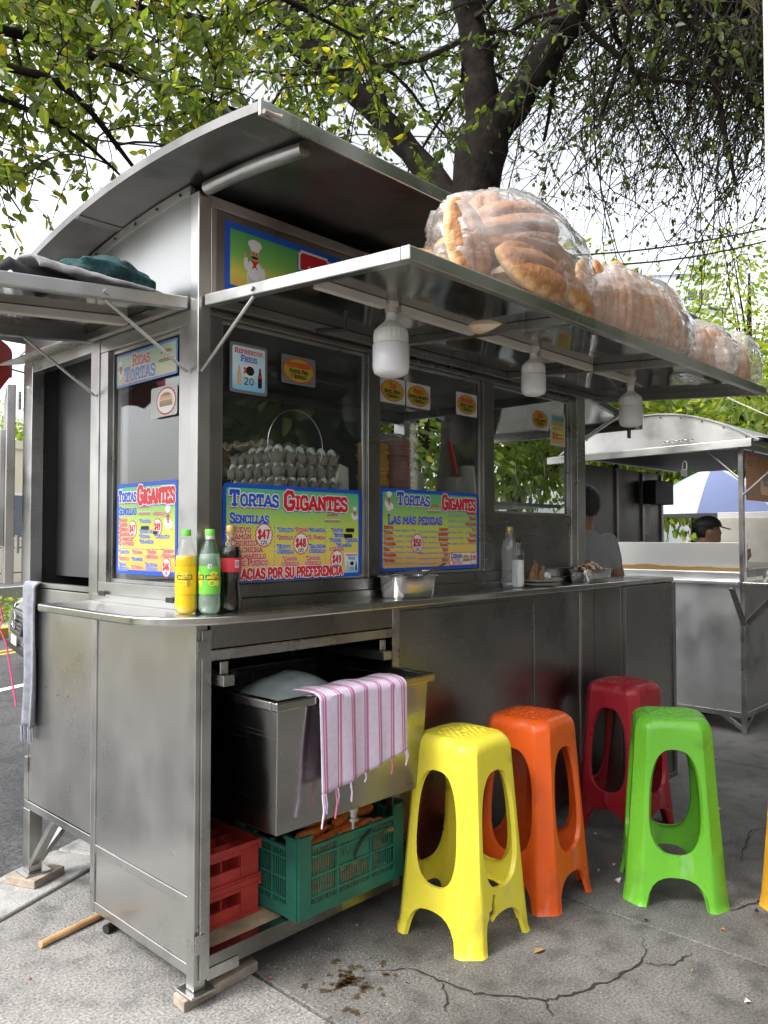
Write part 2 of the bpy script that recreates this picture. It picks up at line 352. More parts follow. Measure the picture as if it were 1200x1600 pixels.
# pavement: slabs of cast concrete parted by open joints, the crack runs through the front slab
pave = bpy.data.objects.new('pavement', None); COL.objects.link(pave); struct(pave)
def slab(poly, mt, z=0.):
    def inset(p, d=.006):
        c = Vector((sum(q[0] for q in p) / len(p), sum(q[1] for q in p) / len(p)))
        out = []
        for i in range(len(p)):
            a, b, e = Vector(p[i - 1]), Vector(p[i]), Vector(p[(i + 1) % len(p)])
            n1 = Vector((-(b - a).y, (b - a).x)).normalized(); n2 = Vector((-(e - b).y, (e - b).x)).normalized()
            m_ = (n1 + n2); m_ = m_ / max(.3, m_.length_squared / 2)
            out.append(b + m_ * d)
        return out
    p = inset(poly)
    ob('paving_slab', MB().prism([(q.x, q.y) for q in p], lambda x, y, d: (x, y, d), -.12, z), mt, pave, bevel=.006, seg=1)
def kline(x): # y of the kerb's near edge at x
    return K0.y + (x - K0.x) * KD.y / KD.x - .004
XL, X1, X2 = -9.0, .60, 3.72
slab([(XL, -9), (-.62, -9), (-.62, kline(-.62)), (XL, kline(XL))], 'pave_light')
slab([(-.62, -9), (.24, -9), (.24, kline(.24)), (-.62, kline(-.62))], 'pave_light')
def jx(y): return 1.45 + .11 * (-.5 - y) * .4
slab([(.24, -9), (1.60, -9), (1.40, -.45), (1.41, kline(1.41)), (.24, kline(.24))], 'pave')
slab([(1.60, -9), (3.95, -9), (3.72, .0), (3.66, kline(3.66)), (1.41, kline(1.41)), (1.40, -.45)], 'pave')
slab([(3.95, -9), (14, -9), (14, kline(14)), (3.66, kline(3.66)), (3.72, 0)], 'pave')
def crack(pts, wid, seed):
    r = random.Random(seed); P = []
    for i in range(len(pts) - 1):
        a, b = Vector(pts[i]), Vector(pts[i + 1]); n = max(2, int((b - a).length / .018))
        for k in range(n): P.append(a.lerp(b, k / n) + Vector((r.uniform(-1, 1), r.uniform(-1, 1))) * .007)
    P.append(Vector(pts[-1])); mb = MB(); vs = []; fs = []
    for i, p in enumerate(P):
        d = (P[min(i + 1, len(P) - 1)] - P[max(0, i - 1)]).normalized(); n_ = Vector((-d.y, d.x))
        w_ = wid * r.uniform(.35, 1.3) * min(1, .25 + 4 * min(i, len(P) - 1 - i) / len(P))
        vs += [(p.x + n_.x * w_, p.y + n_.y * w_, .0035), (p.x - n_.x * w_, p.y - n_.y * w_, .0035)]
        if i: k = 2 * i; fs.append((k - 2, k - 1, k + 1, k))
    ob('crack', mb.add(vs, fs), 'crack', pave)
CK = [(.50, -.24), (.605, -.335), (.613, -.449), (.632, -.56), (.746, -.738), (.848, -.787), (1.003, -.834), (1.137, -.855), (1.217, -.835), (1.308, -.778)]
crack(CK, .0042, 3); crack([(.613, -.449), (.54, -.53), (.50, -.56)], .003, 4); crack([(1.137, -.855), (1.2, -.93), (1.32, -.95)], .003, 5)
crack([(.746, -.738), (.70, -.80)], .003, 6); crack([(1.72, -.93), (1.9, -.99), (2.0, -1.12)], .004, 8); crack([(1.9, -.99), (1.93, -1.2)], .003, 9)
crack([(-.9, .2), (-.7, .45), (-.55, .5), (-.3, .8)], .003, 10); crack([(2.2, -.8), (2.6, -.7), (3.1, -.9)], .003, 12)
# stains: thin films of dried spill with their own outline
def blob(c, r, seed, z, sx=1.):
    rr = random.Random(seed); ph = [rr.uniform(0, 6.3) for _ in range(6)]
    pts = []
    for k in range(48):
        t = 2 * math.pi * k / 48
        q = r * (1 + .22 * math.sin(2 * t + ph[0]) + .18 * math.sin(3 * t + ph[1]) + .12 * math.sin(5 * t + ph[2]) + .08 * math.sin(9 * t + ph[3]) + .06 * math.sin(14 * t + ph[4]))
        pts.append((c[0] + q * math.cos(t) * sx, c[1] + q * math.sin(t), z))
    return MB().add(pts, [tuple(range(48))])
M['stain'] = glassy('damp_film', (.68, .60, .50), .4, .3)
rst = random.Random(6)
for k in range(60):
    rr_ = abs(rst.gauss(0, .07)); t_ = rst.uniform(0, 6.28); ob('stain', blob((.405 + rr_ * math.cos(t_) * 1.3, -.24 + rr_ * math.sin(t_)), rst.uniform(.003, .016), k, .0022 + .00004 * k), 'stain', pave)

# ================================================================== THE CART
cart = thing('food_cart', (1.2, .6, 0), 'stainless steel sandwich stall with arched roof, raised awnings and a wrap-around counter', 'food stall')
def part(name, mb, mat, bevel=.003, parent=cart, **kw): return ob(name, mb, mat, parent, bevel=bevel, **kw)
SF, SP = 'steel_frame', 'steel_panel'
# --- lower body, short side
part('corner_post', MB().box(0, .042, 0, .042, .042, 1.143), SF)
cp = part('front_angle', MB().box(.016, .050, -.010, -.001, .07, 1.115), SF, .002)
for z in (.155, 1.03): ob('bracket', MB().box(-.004, .030, -.014, -.0105, z, z + .055), SF, cp, bevel=.001); ob('rivet', MB().tube([(.006, -.0142, z + .03), (.006, -.018, z + .03)], .0055, 10), SF, cp, smooth=40)
fp = part('foot_plate', MB().box(-.022, .065, -.022, .065, .032, .041), SF, .003)
side = part('side_panel', MB().box(.006, .018, .043, .632, .312, 1.142), SP, .002)
part('kick_panel', MB().box(.006, .018, .043, .632, .112, .282), SP, .002)
part('side_rail', MB().box(.002, .030, .0425, .6325, .2825, .3115), SF)
part('side_rail', MB().box(.002, .030, .0425, .6325, .078, .1115), SF)
part('side_post', MB().box(.0, .036, .633, .664, .075, 1.143), SF)
dr = part('lower_side_door', MB().box(.004, .022, .672, 1.205, .336, 1.192), SP, .003)
for z in (.45, 1.05): ob('hinge', MB().box(-.006, .003, 1.204, 1.228, z, z + .06), SF, dr, bevel=.002)
for (y_, z_) in ((.86, .80), (.95, .79), (1.05, .81)): ob('drilled_hole', MB().tube([(.0036, y_, z_), (.0042, y_, z_)], .004, 8), 'black', dr)
part('side_rail', MB().box(.002, .03, .6645, 1.243, .300, .332), SF)
part('side_post', MB().box(0, .036, 1.2065, 1.2435, .3325, 1.20), SF)
lg = part('leg', MB().box(0, .055, 1.185, 1.243, .05, .2995), SF); ob('brace', MB().beam((.02, 1.185, .085), (.02, .98, .305), .02, .035, (1, 0, 0)), SF, lg, bevel=.002)
ob('brace', MB().beam((.055, 1.21, .085), (.26, 1.21, .305), .02, .035, (0, 1, 0)), SF, lg, bevel=.002); ob('foot_plate', MB().box(-.02, .085, 1.16, 1.265, .042, .0495), SF, lg, bevel=.002)
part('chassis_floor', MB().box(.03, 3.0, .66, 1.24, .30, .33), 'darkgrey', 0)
part('back_wall', MB().box(.03, 3.0, 1.235, 1.25, .33, 1.14), 'steel_old', 0)
# --- lower body, front
part('front_rail', MB().box(.0425, .868, -.004, .036, .078, .134), 'steel_dark', .003)
part('door_stop', MB().box(.045, .16, -.008, -.0045, .062, .098), SF, .002)
bf = part('shelf_board', MB().box(.043, .90, .037, .62, .108, .122), 'board', .001)
for k in range(3): ob('plank', MB().box(.044, .899, .038 + k * .19, .226 + k * .19, .1225, .1265), 'board', bf, bevel=.001)
part('opening_header', MB().box(.051, .865, -.003, .02, 1.055, 1.142), 'steel_dark', .002)
part('opening_beam', MB().box(.051, .865, -.008, .035, 1.018, 1.052), SF, .003)
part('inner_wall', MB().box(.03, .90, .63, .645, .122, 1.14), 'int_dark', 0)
part('inner_wall', MB().box(.019, .0285, .0425, .63, .122, 1.14), 'steel_dark', 0)
part('inner_wall', MB().box(.905, .92, .05, .63, .122, 1.14), 'steel_dark', 0)
part('front_post', MB().box(.866, .904, -.004, .034, .078, 1.142), SF)
def framed(name, x0, x1, z0, z1, y=.0, mat='steel_dark'):
    p = part(name, MB().box(x0 + .03, x1 - .03, y + .006, y + .016, z0 + .03, z1 - .03), mat, .001)
    for (a, b, c, d) in ((x0, x0 + .0295, z0, z1), (x1 - .0295, x1, z0, z1), (x0 + .03, x1 - .03, z0, z0 + .0295), (x0 + .03, x1 - .03, z1 - .0295, z1)):
        ob('frame_bar', MB().box(a, b, y - .003, y + .02, c, d), 'steel_dark', p, bevel=.002)
    return p
framed('front_panel', .906, 1.872, .10, 1.112)
part('front_panel', MB().box(1.877, 2.262, .004, .02, .10, 1.142), 'steel_dark', .002)
part('front_post', MB().box(2.264, 2.29, -.002, .03, .10, 1.142), SF)
part('front_panel', MB().box(2.292, 2.418, .004, .02, .10, 1.142), 'steel_dark', .002)
part('header_strip', MB().box(.905, 2.418, -.006, .003, 1.114, 1.142), 'steel_dark', .001)
part('end_cabinet', MB().box(2.42, 3.026, -.148, .6, .062, 1.143), 'steel_dark', .003)
framed('end_panel', 2.422, 3.024, .065, 1.142, -.169)
for x, y in ((.88, .1), (1.9, .1), (2.45, -.12), (2.98, -.12), (2.98, .55), (.88, .9), (1.9, .9)):
    part('leg', MB().box(x, x + .04, y, y + .04, 0, .30 if y > .7 else .10), SF, .002)
# --- counter
arc = [(-.2 + .26 * (1 - math.cos(t)), .07 - .23 * math.sin(t)) for t in [math.pi / 2 * k / 10 for k in range(11)]]
cpoly = [(-.2, .66)] + arc + [(3.03, -.16), (3.03, .62), (2.34, .62), (2.34, -.0065), (-.0065, -.0065), (-.0065, .66)]
ctr = part('counter', MB().prism(cpoly, lambda x, y, d: (x, y, d), 1.1445, 1.172), 'steel_counter', .007, seg=3)
ob('kick_strip', MB().box(-.006, 2.33, -.006, .0, 1.146, 1.203), 'steel_dark', ctr, bevel=.002); ob('kick_strip', MB().box(-.006, -.0005, .0005, .66, 1.146, 1.197), SP, ctr, bevel=.002)
for y0 in (.115, .56): ob('drain_slot', MB().box(-.0085, -.0062, y0, y0 + .045, 1.192, 1.208), 'black', ctr)
# --- upper body frame
part('corner_post', MB().box(0, .045, 0, .045, 1.1725, 2.462), SF, .003)
part('window_jamb', MB().box(.0455, .092, .004, .045, 1.204, 2.085), 'steel_dark', .002)
part('sill_rail', MB().box(.0455, 2.25, .002, .046, 1.2035, 1.247), 'steel_dark', .003)
part('head_rail', MB().box(.0455, 2.33, .002, .046, 2.086, 2.15), 'steel_dark', .003)
for x0, x1 in ((.742, .806), (1.460, 1.538), (2.20, 2.25)): part('mullion', MB().box(x0, x1, .003, .045, 1.2475, 2.0855), 'steel_dark' if x1 < 2 else SF, .003)
part('end_post', MB().box(2.252, 2.332, -.002, .078, 1.1725, 2.44), SF, .003)
part('lower_panel', MB().box(1.5385, 2.1995, .012, .024, 1.2475, 1.46), 'steel_dark', .001)
part('lower_panel_rail', MB().box(1.5385, 2.1995, .005, .045, 1.4605, 1.502), 'steel_dark', .002)
def window(x0, x1, z0, z1, side=False, y=.0, lab=None):
    fr = .012
    wn_ = part('window', MB().box(x0, x1, .030, .034, z0, z1) if not side else MB().box(.030, .034, x0, x1, z0, z1), 'glass', 0)
    for (a, b, c, d) in ((x0, x0 + fr, z0, z1), (x1 - fr, x1, z0, z1), (x0 + fr, x1 - fr, z0, z0 + fr), (x0 + fr, x1 - fr, z1 - fr, z1)):
        ob('frame', MB().box(a, b, .020, .0295, c, d) if not side else MB().box(.020, .0295, a, b, c, d), SF, wn_, bevel=.0015)
    return wn_
w1 = window(.093, .741, 1.248, 2.085); w2 = window(.807, 1.459, 1.248, 2.085); w3 = window(1.539, 2.199, 1.503, 2.085); w4 = window(.112, .575, 1.240, 2.058, True)
def ring(cx, cz, r, par):
    mb = MB(); mb.tube([(cx + r * math.cos(t), .0285, cz + r * math.sin(t)) for t in np.linspace(0, 2 * math.pi, 49)], .0016, 6, False)
    ob('grip_ring', mb, 'steel_frame', par, smooth=60)
ring(.413, 1.712, .122, w1); ring(1.865, 1.715, .125, w3)
part('fascia', MB().box(.0455, 2.33, .010, .022, 2.1505, 2.425), 'steel_dark', .001)
part('fascia_rail', MB().box(.0455, 2.33, .002, .040, 2.4255, 2.462), SF, .003)
part('fascia_strip', MB().box(.046, .066, .0, .0095, 2.151, 2.425), SF, .002)
# side wall
part('side_jamb', MB().box(.004, .045, .0455, .111, 1.198, 2.0585), SF, .002); part('side_jamb', MB().box(.004, .045, .576, .632, 1.198, 2.0585), SF, .002)
part('side_sill', MB().box(.003, .046, .0455, .632, 1.1725, 1.2395), SP, .002); part('side_head', MB().box(.003, .046, .0455, .632, 2.059, 2.118), SF, .002)
part('door_post', MB().box(0, .045, .6335, .698, 1.1725, 2.118), SF, .003); part('door_post', MB().box(0, .05, 1.212, 1.30, 1.2005, 2.118), SF, .003)
part('door_head', MB().box(.002, .046, .6985, 1.2115, 2.072, 2.118), SF, .003)
part('door_rail', MB().box(.002, .03, .6985, 1.2115, 1.196, 1.215), SF, .002)
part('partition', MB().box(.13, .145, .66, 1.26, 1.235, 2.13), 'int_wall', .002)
part('flashing', MB().add([(-.075, .70, 2.112), (-.075, 1.36, 2.112), (.02, 1.36, 2.132), (.02, .70, 2.132), (-.075, .70, 2.119), (-.075, 1.36, 2.119), (.02, 1.36, 2.139), (.02, .70, 2.139)],
     [(0, 1, 2, 3), (7, 6, 5, 4), (0, 4, 5, 1), (1, 5, 6, 2), (2, 6, 7, 3), (3, 7, 4, 0)]), SF, 0)
RX0, RX1, RY0, RY1 = -.158, 2.56, -.5, 1.45
def rz(y): return 2.522 - .13 * (y - .05) ** 2
ys = [.046 + (1.30 - .046) * k / 16 for k in range(17)]
gp = [(y, 2.119) for y in ys] + [(y, rz(y) - .034) for y in ys[::-1]]
gab = part('gable_panel', MB().prism(gp, lambda y, z, d: (d, y, z), .004, .016), 'steel_gable', .001)
gp2 = [(y, rz(y) - .062) for y in ys] + [(y, rz(y) - .032) for y in ys[::-1]]
ob('edge_strip', MB().prism(gp2, lambda y, z, d: (d, y, z), -.002, .0035), SF, gab)
for k in range(9): ob('rivet', MB().tube([(-.006, .10 + k * .14, rz(.10 + k * .14) - .047), (-.0025, .10 + k * .14, rz(.10 + k * .14) - .047)], .005, 8), 'black', gab)
part('gable_panel', MB().prism(gp, lambda y, z, d: (d, y, z), 2.31, 2.322), SP, .001)
# interior
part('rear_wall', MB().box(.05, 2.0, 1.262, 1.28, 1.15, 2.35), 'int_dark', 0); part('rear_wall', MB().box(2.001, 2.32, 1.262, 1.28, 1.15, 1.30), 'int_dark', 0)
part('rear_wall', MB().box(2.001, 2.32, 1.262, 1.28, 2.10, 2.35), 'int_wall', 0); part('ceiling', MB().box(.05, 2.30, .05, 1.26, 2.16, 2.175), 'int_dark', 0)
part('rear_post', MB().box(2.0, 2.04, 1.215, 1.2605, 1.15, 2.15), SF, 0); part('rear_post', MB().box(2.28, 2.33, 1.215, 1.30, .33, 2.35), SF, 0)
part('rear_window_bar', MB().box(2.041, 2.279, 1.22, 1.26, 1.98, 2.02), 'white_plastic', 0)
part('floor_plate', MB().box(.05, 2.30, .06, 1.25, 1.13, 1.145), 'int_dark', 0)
part('work_shelf', MB().box(.05, 2.19, .055, .50, 1.545, 1.56), 'steel_old', .002)
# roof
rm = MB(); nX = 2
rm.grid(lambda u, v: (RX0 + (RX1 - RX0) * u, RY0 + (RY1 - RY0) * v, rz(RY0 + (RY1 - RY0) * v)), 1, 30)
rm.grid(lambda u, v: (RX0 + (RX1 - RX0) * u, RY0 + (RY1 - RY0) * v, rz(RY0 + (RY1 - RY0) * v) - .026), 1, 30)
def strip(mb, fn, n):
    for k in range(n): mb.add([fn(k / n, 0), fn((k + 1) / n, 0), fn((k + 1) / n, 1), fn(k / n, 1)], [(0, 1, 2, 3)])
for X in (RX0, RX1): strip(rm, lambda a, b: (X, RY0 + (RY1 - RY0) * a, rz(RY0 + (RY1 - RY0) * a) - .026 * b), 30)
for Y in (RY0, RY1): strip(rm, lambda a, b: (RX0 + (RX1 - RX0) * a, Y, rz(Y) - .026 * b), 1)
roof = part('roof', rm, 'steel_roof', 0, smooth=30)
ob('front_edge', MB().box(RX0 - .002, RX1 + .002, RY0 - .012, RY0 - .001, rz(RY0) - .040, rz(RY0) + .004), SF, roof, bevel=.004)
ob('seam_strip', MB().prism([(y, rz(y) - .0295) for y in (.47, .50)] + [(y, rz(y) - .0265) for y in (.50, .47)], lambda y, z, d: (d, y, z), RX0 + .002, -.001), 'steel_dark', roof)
for X in (.022, 1.2, 2.3):
    ob('support_tube', MB().tube([(X, y, rz(y) - .050) for y in np.linspace(-.47, -.012, 8)], .021, 14), SF, roof, smooth=50)
ob('screw', MB().tube([(RX0 + .05, -.535, rz(RY0) - .035), (RX0 + .03, -.52, rz(RY0) - .030), (RX0 + .0, -.525, rz(RY0) - .034)], .006, 8), 'wood', roof, smooth=60)
# front awning
def FA(x, t, n): return (x, -t, 2.140 - .062 * t / .85 + n)
def fbox(x0, x1, t0, t1, n0, n1):
    return MB().add([FA(x, t, n) for x in (x0, x1) for t in (t0, t1) for n in (n0, n1)], [(0, 1, 3, 2), (4, 6, 7, 5), (0, 4, 5, 1), (2, 3, 7, 6), (0, 2, 6, 4), (1, 5, 7, 3)])
aw = part('front_awning', fbox(.017, 2.468, .012, .848, -.003, .0), 'steel_mirror', 0)
ob('edge_bar', fbox(.015, .045, .01, .819, -.034, .002), SF, aw, bevel=.004); ob('edge_bar', fbox(2.440, 2.470, .01, .819, -.034, .002), 'steel_dark', aw, bevel=.004)
ob('edge_bar', fbox(.015, 2.470, .8195, .850, -.034, .003), SF, aw, bevel=.005); ob('edge_bar', fbox(.0455, 2.4395, .010, .04, -.034, -.0035), 'steel_dark', aw, bevel=.003)
for x in (.78, 1.58): ob('cross_bar', fbox(x, x + .035, .041, .819, -.031, -.0035), 'steel_dark', aw, bevel=.002)
for x0, x1 in ((.08, .345), (.415, .778), (.817, 1.12), (1.19, 1.578), (1.617, 1.90)): ob('cable_channel', fbox(x0, x1, .437, .464, -.030, -.0035), 'cream_plastic', aw, bevel=.003)
ob('prop_rod', MB().tube([FA(.022, .25, -.036), (.012, -.004, 1.905)], .0055, 8), SF, aw, smooth=60); ob('prop_rod', MB().tube([FA(2.45, .25, -.036), (2.34, -.004, 1.905)], .0055, 8), SF, aw, smooth=60)
ob('bolt', MB().tube([(.0145, -.25, 2.108), (.008, -.25, 2.108)], .009, 10), SF, aw, smooth=60)
ob('loose_cable', MB().tube([(.30, -.34, 2.085), (.30, -.33, 2.05), (.32, -.31, 2.035), (.27, -.28, 2.03), (.235, -.27, 2.022)], .008, 8), 'black', aw, smooth=60)
# side awning
def LA(t, y, n): return (-t, y, 2.140 - .058 * t / .6 + n)
def lbox(t0, t1, y0, y1, n0, n1):
    return MB().add([LA(t, y, n) for t in (t0, t1) for y in (y0, y1) for n in (n0, n1)], [(0, 1, 3, 2), (4, 6, 7, 5), (0, 4, 5, 1), (2, 3, 7, 6), (0, 2, 6, 4), (1, 5, 7, 3)])
la = part('side_awning', lbox(.006, .80, .052, .690, -.003, 0), 'steel_mirror', 0)
ob('edge_bar', lbox(.004, .80, .050, .078, -.036, .003), SF, la, bevel=.004); ob('edge_bar', lbox(.004, .80, .664, .692, -.036, .003), 'steel_dark', la, bevel=.003)
ob('edge_bar', lbox(.8005, .83, .050, .692, -.036, .003), SF, la, bevel=.004); ob('edge_bar', lbox(.004, .034, .0785, .6635, -.034, -.0035), 'steel_dark', la, bevel=.003)
ob('cross_bar', lbox(.035, .80, .36, .395, -.030, -.0035), 'cream_plastic', la, bevel=.003)
ob('prop_rod', MB().tube([LA(.27, .062, -.037), (-.004, .052, 1.908)], .0055, 8), SF, la, smooth=60); ob('prop_rod', MB().tube([LA(.25, .678, -.037), (-.004, .655, 1.908)], .0055, 8), SF, la, smooth=60)
ob('bolt', MB().tube([(-.27, .0495, 2.098), (-.27, .043, 2.098)], .009, 10), SF, la, smooth=60)
# small awning at the far end
ea = part('end_awning', MB().add([(2.35, .03, 2.16), (2.35, 1.1, 2.16), (2.98, 1.1, 2.055), (2.98, .03, 2.055), (2.35, .03, 2.164), (2.35, 1.1, 2.164), (2.98, 1.1, 2.059), (2.98, .03, 2.059)], [(0, 1, 2, 3), (7, 6, 5, 4), (0, 4, 5, 1), (1, 5, 6, 2), (2, 6, 7, 3), (3, 7, 4, 0)]), 'steel_mirror', 0)
ob('edge_bar', MB().beam((2.345, .015, 2.145), (3.0, .015, 2.036), .028, .035), 'steel_dark', ea, bevel=.003); ob('edge_bar', MB().beam((2.995, .03, 2.04), (2.995, 1.1, 2.04), .028, .035), 'steel_dark', ea, bevel=.003)
ob('prop_rod', MB().tube([(2.72, .02, 2.07), (2.335, .03, 1.90)], .006, 8), SF, ea, smooth=60); ob('latch', MB().box(2.86, 2.89, .02, .03, 1.96, 2.03), 'darkgrey', ea, bevel=.002)
# open door folded round the back corner
du = Vector((.33, .944, 0)); dn = Vector((-.944, .33, 0)); d0 = Vector((-.02, 1.325, 0))
def dbox(a0, a1, n0, n1, z0, z1):
    c = d0 + du * (a0 + a1) / 2 + dn * (n0 + n1) / 2 + Vector((0, 0, (z0 + z1) / 2)); return MB().obox(c, du * (a1 - a0) / 2, dn * (n1 - n0) / 2, (0, 0, (z1 - z0) / 2))
od = part('open_door', dbox(0, .5, .0, .035, 1.20, 2.035), SF, .004)
ob('door_liner', dbox(.12, .48, .0355, .055, 1.36, 1.86), 'steel_old', od, bevel=.003)
for z in (1.33, 1.93): ob('hinge', MB().tube([(-.012, 1.312, z), (-.012, 1.312, z + .075)], .009, 8), SF, od, smooth=60)
for z in (1.44, 1.75):
    lb = ob('lock_box', dbox(.2, .30, .0555, .10, z, z + .07), 'darkgrey', od, bevel=.006); ob('lock_bolt', dbox(.22, .24, .101, .14, z + .02, z + .035), 'darkgrey', od, bevel=.004)
# rails and brackets for the pulled-out basin
for x in (.062, .765):
    rl = part('basin_rail', MB().box(x, x + .042, -.055, .60, .945, .978), SF, .003)
    ob('bracket', MB().box(x + .006, x + .036, -.03, -.024, .9785, 1.017), SF, rl, bevel=.004); ob('bolt', MB().tube([(x + .02, -.031, .998), (x + .02, -.036, .998)], .006, 8), SF, rl)

# ================================================================== basin and what is in and on it
bas = thing('steel_basin', (.49, .05, .5), 'deep stainless steel drawer basin pulled out below the counter, with smeared grey walls', 'basin')
X0, X1, Y0, Y1, ZB, ZT = .150, .838, -.205, .40, .505, .905
def frus(x0, x1, y0, y1, x2, x3, y2, y3, z0, z1): return [(x0, y0, z0), (x1, y0, z0), (x1, y1, z0), (x0, y1, z0), (x2, y2, z1), (x3, y2, z1), (x3, y3, z1), (x2, y3, z1)]
b = MB(); b.add(frus(X0 + .012, X1 - .02, Y0 + .02, Y1, X0, X1, Y0, Y1, ZB, ZT), [(0, 3, 2, 1), (0, 1, 5, 4), (1, 2, 6, 5), (2, 3, 7, 6), (3, 0, 4, 7)])
b.add(frus(X0 + .018, X1 - .026, Y0 + .026, Y1 - .006, X0 + .006, X1 - .006, Y0 + .006, Y1 - .006, ZB + .006, ZT), [(0, 1, 2, 3), (0, 4, 5, 1), (1, 5, 6, 2), (2, 6, 7, 3), (3, 7, 4, 0)])
ob('tub', b, 'steel_basin', bas, bevel=.003)
for (x0, x1, y0, y1) in ((X0 - .018, X1 + .018, Y0 - .018, Y0 + .012), (X0 - .018, X1 + .018, Y1 - .012, Y1 + .018), (X0 - .018, X0 + .012, Y0 + .0125, Y1 - .0125), (X1 - .012, X1 + .018, Y0 + .0125, Y1 - .0125)):
    ob('rim', MB().box(x0, x1, y0, y1, ZT - .024, ZT + .006), 'steel_basin', bas, bevel=.006)
ob('tap', MB().lathe([(.018, 0), (.018, -.012), (.013, -.014), (.013, -.03), (.018, -.032), (.018, -.042), (.006, -.044), (.006, -.07)], 14, (.50, -.165, .5049)), 'steel_frame', bas, smooth=40)
M['ice'] = simple('ice_in_film', (.30, .34, .33), .18, var=.2, vs=10, bmp=.3, bs=14)
ic = MB(); ic.ball((.42, .07, .80), (.20, .17, .14), 28, 18, lambda d, q: q * (1 + .10 * mnoise.noise(d * 2.4) + .03 * mnoise.noise(d * 9)) if d.z < .55 else Vector((q.x, q.y, q.z * .93)) * (1 + .08 * mnoise.noise(d * 3)))
tag(ob('ice_block', ic, 'ice', smooth=60), 'lump of grey ice wrapped in film lying in the steel basin', 'ice')
yc = MB(); yc.box(.19, .27, .44, .54, .905, .94); yc.tube([(.23, .44, .935), (.20, .405, .94), (.185, .40, .94)], .012, 8)
tag(ob('yellow_scoop', yc, 'yellow', bevel=.008), 'yellow plastic scoop lying at the dark back edge of the basin', 'scoop')
M['brownbag'] = simple('brown_film', (.12, .07, .04), .25, var=.4, vs=14, bmp=.5, bs=20)
bb = MB(); bb.ball((.42, .50, .945), (.13, .08, .04), 20, 10, lambda d, q: q * (1 + .25 * mnoise.noise(d * 3)))
tag(ob('plastic_bag', bb, 'brownbag', smooth=70), 'crumpled brown plastic bag in the shadow behind the basin', 'bag')
# striped towel
M['towel_pink'] = simple('lilac_towel', (.74, .62, .78), .95, var=.06, vs=60, bmp=.5, bs=320); M['str_red'] = simple('towel_red_stripe', (.55, .16, .26), .95); M['str_blue'] = simple('towel_blue_stripe', (.30, .22, .40), .95)
tw = MB(); TX0, TX1, nu, nv = .292, .690, 150, 30
strp = [.045, .20, .36, .52, .67, .82, .95]
def towel(u, v):
    hang = .295 - .035 * u - .03 * u * u; L = .10 + .022 + hang; s_ = v * L
    x = TX0 + (TX1 - TX0) * u * (1 - .02 * v); wv = .006 * math.sin(u * 21 + 1.0) * max(0, v - .3) + .004 * math.sin(u * 9)
    if s_ < .09: return (x, Y0 + .012 + (.09 - s_), ZT + .013 + .003 * math.sin(u * 15) - .10 * max(0, (.045 - s_)))
    if s_ < .122: t = (s_ - .09) / .032 * math.pi / 2; return (x, Y0 + .012 - .036 * math.sin(t) , ZT + .013 - .012 * (1 - math.cos(t)))
    return (x, Y0 - .026 - wv - .012 * v, ZT + .001 - (s_ - .122))
W = nu + 1
for j in range(nv + 1):
    for i in range(nu + 1): tw.v.append(towel(i / nu, j / nv))
for j in range(nv):
    for i in range(nu):
        u = (i + .5) / nu; mi = 0
        for q in strp:
            if abs(u - q) < .5 / nu: mi = 2
            elif abs(u - q - 1.5 / nu) < 1.0 / nu or abs(u - q + 3.0 / nu) < 1.0 / nu: mi = 1
        tw.f.append((j * W + i, j * W + i + 1, (j + 1) * W + i + 1, (j + 1) * W + i)); tw.m.append(mi)
tt = thing('striped_towel', (.49, -.23, .6), 'lilac towel with thin red stripes hanging over the front rim of the basin', 'towel')
cl = ob('cloth', tw, None, tt, smooth=60, mats=['towel_pink', 'str_red', 'str_blue'])
so_ = cl.modifiers.new('thick', 'SOLIDIFY'); so_.thickness = .004
for k, u in enumerate([.0, .01, .03, .15, .17, .30, .50, .80, .96, .975, .99]):
    p = Vector(towel(u, 1)); ln = (.10, .07, .06, .09, .05, .06, .03, .05, .045, .05, .04)[k]
    ob('fringe', MB().tube([p, p + Vector((.004, -.002, -ln * .5)), p + Vector((-.004 + .003 * (k % 3), -.001, -ln))], .0028, 5), 'str_red' if k in (3, 7) else 'towel_pink', tt)

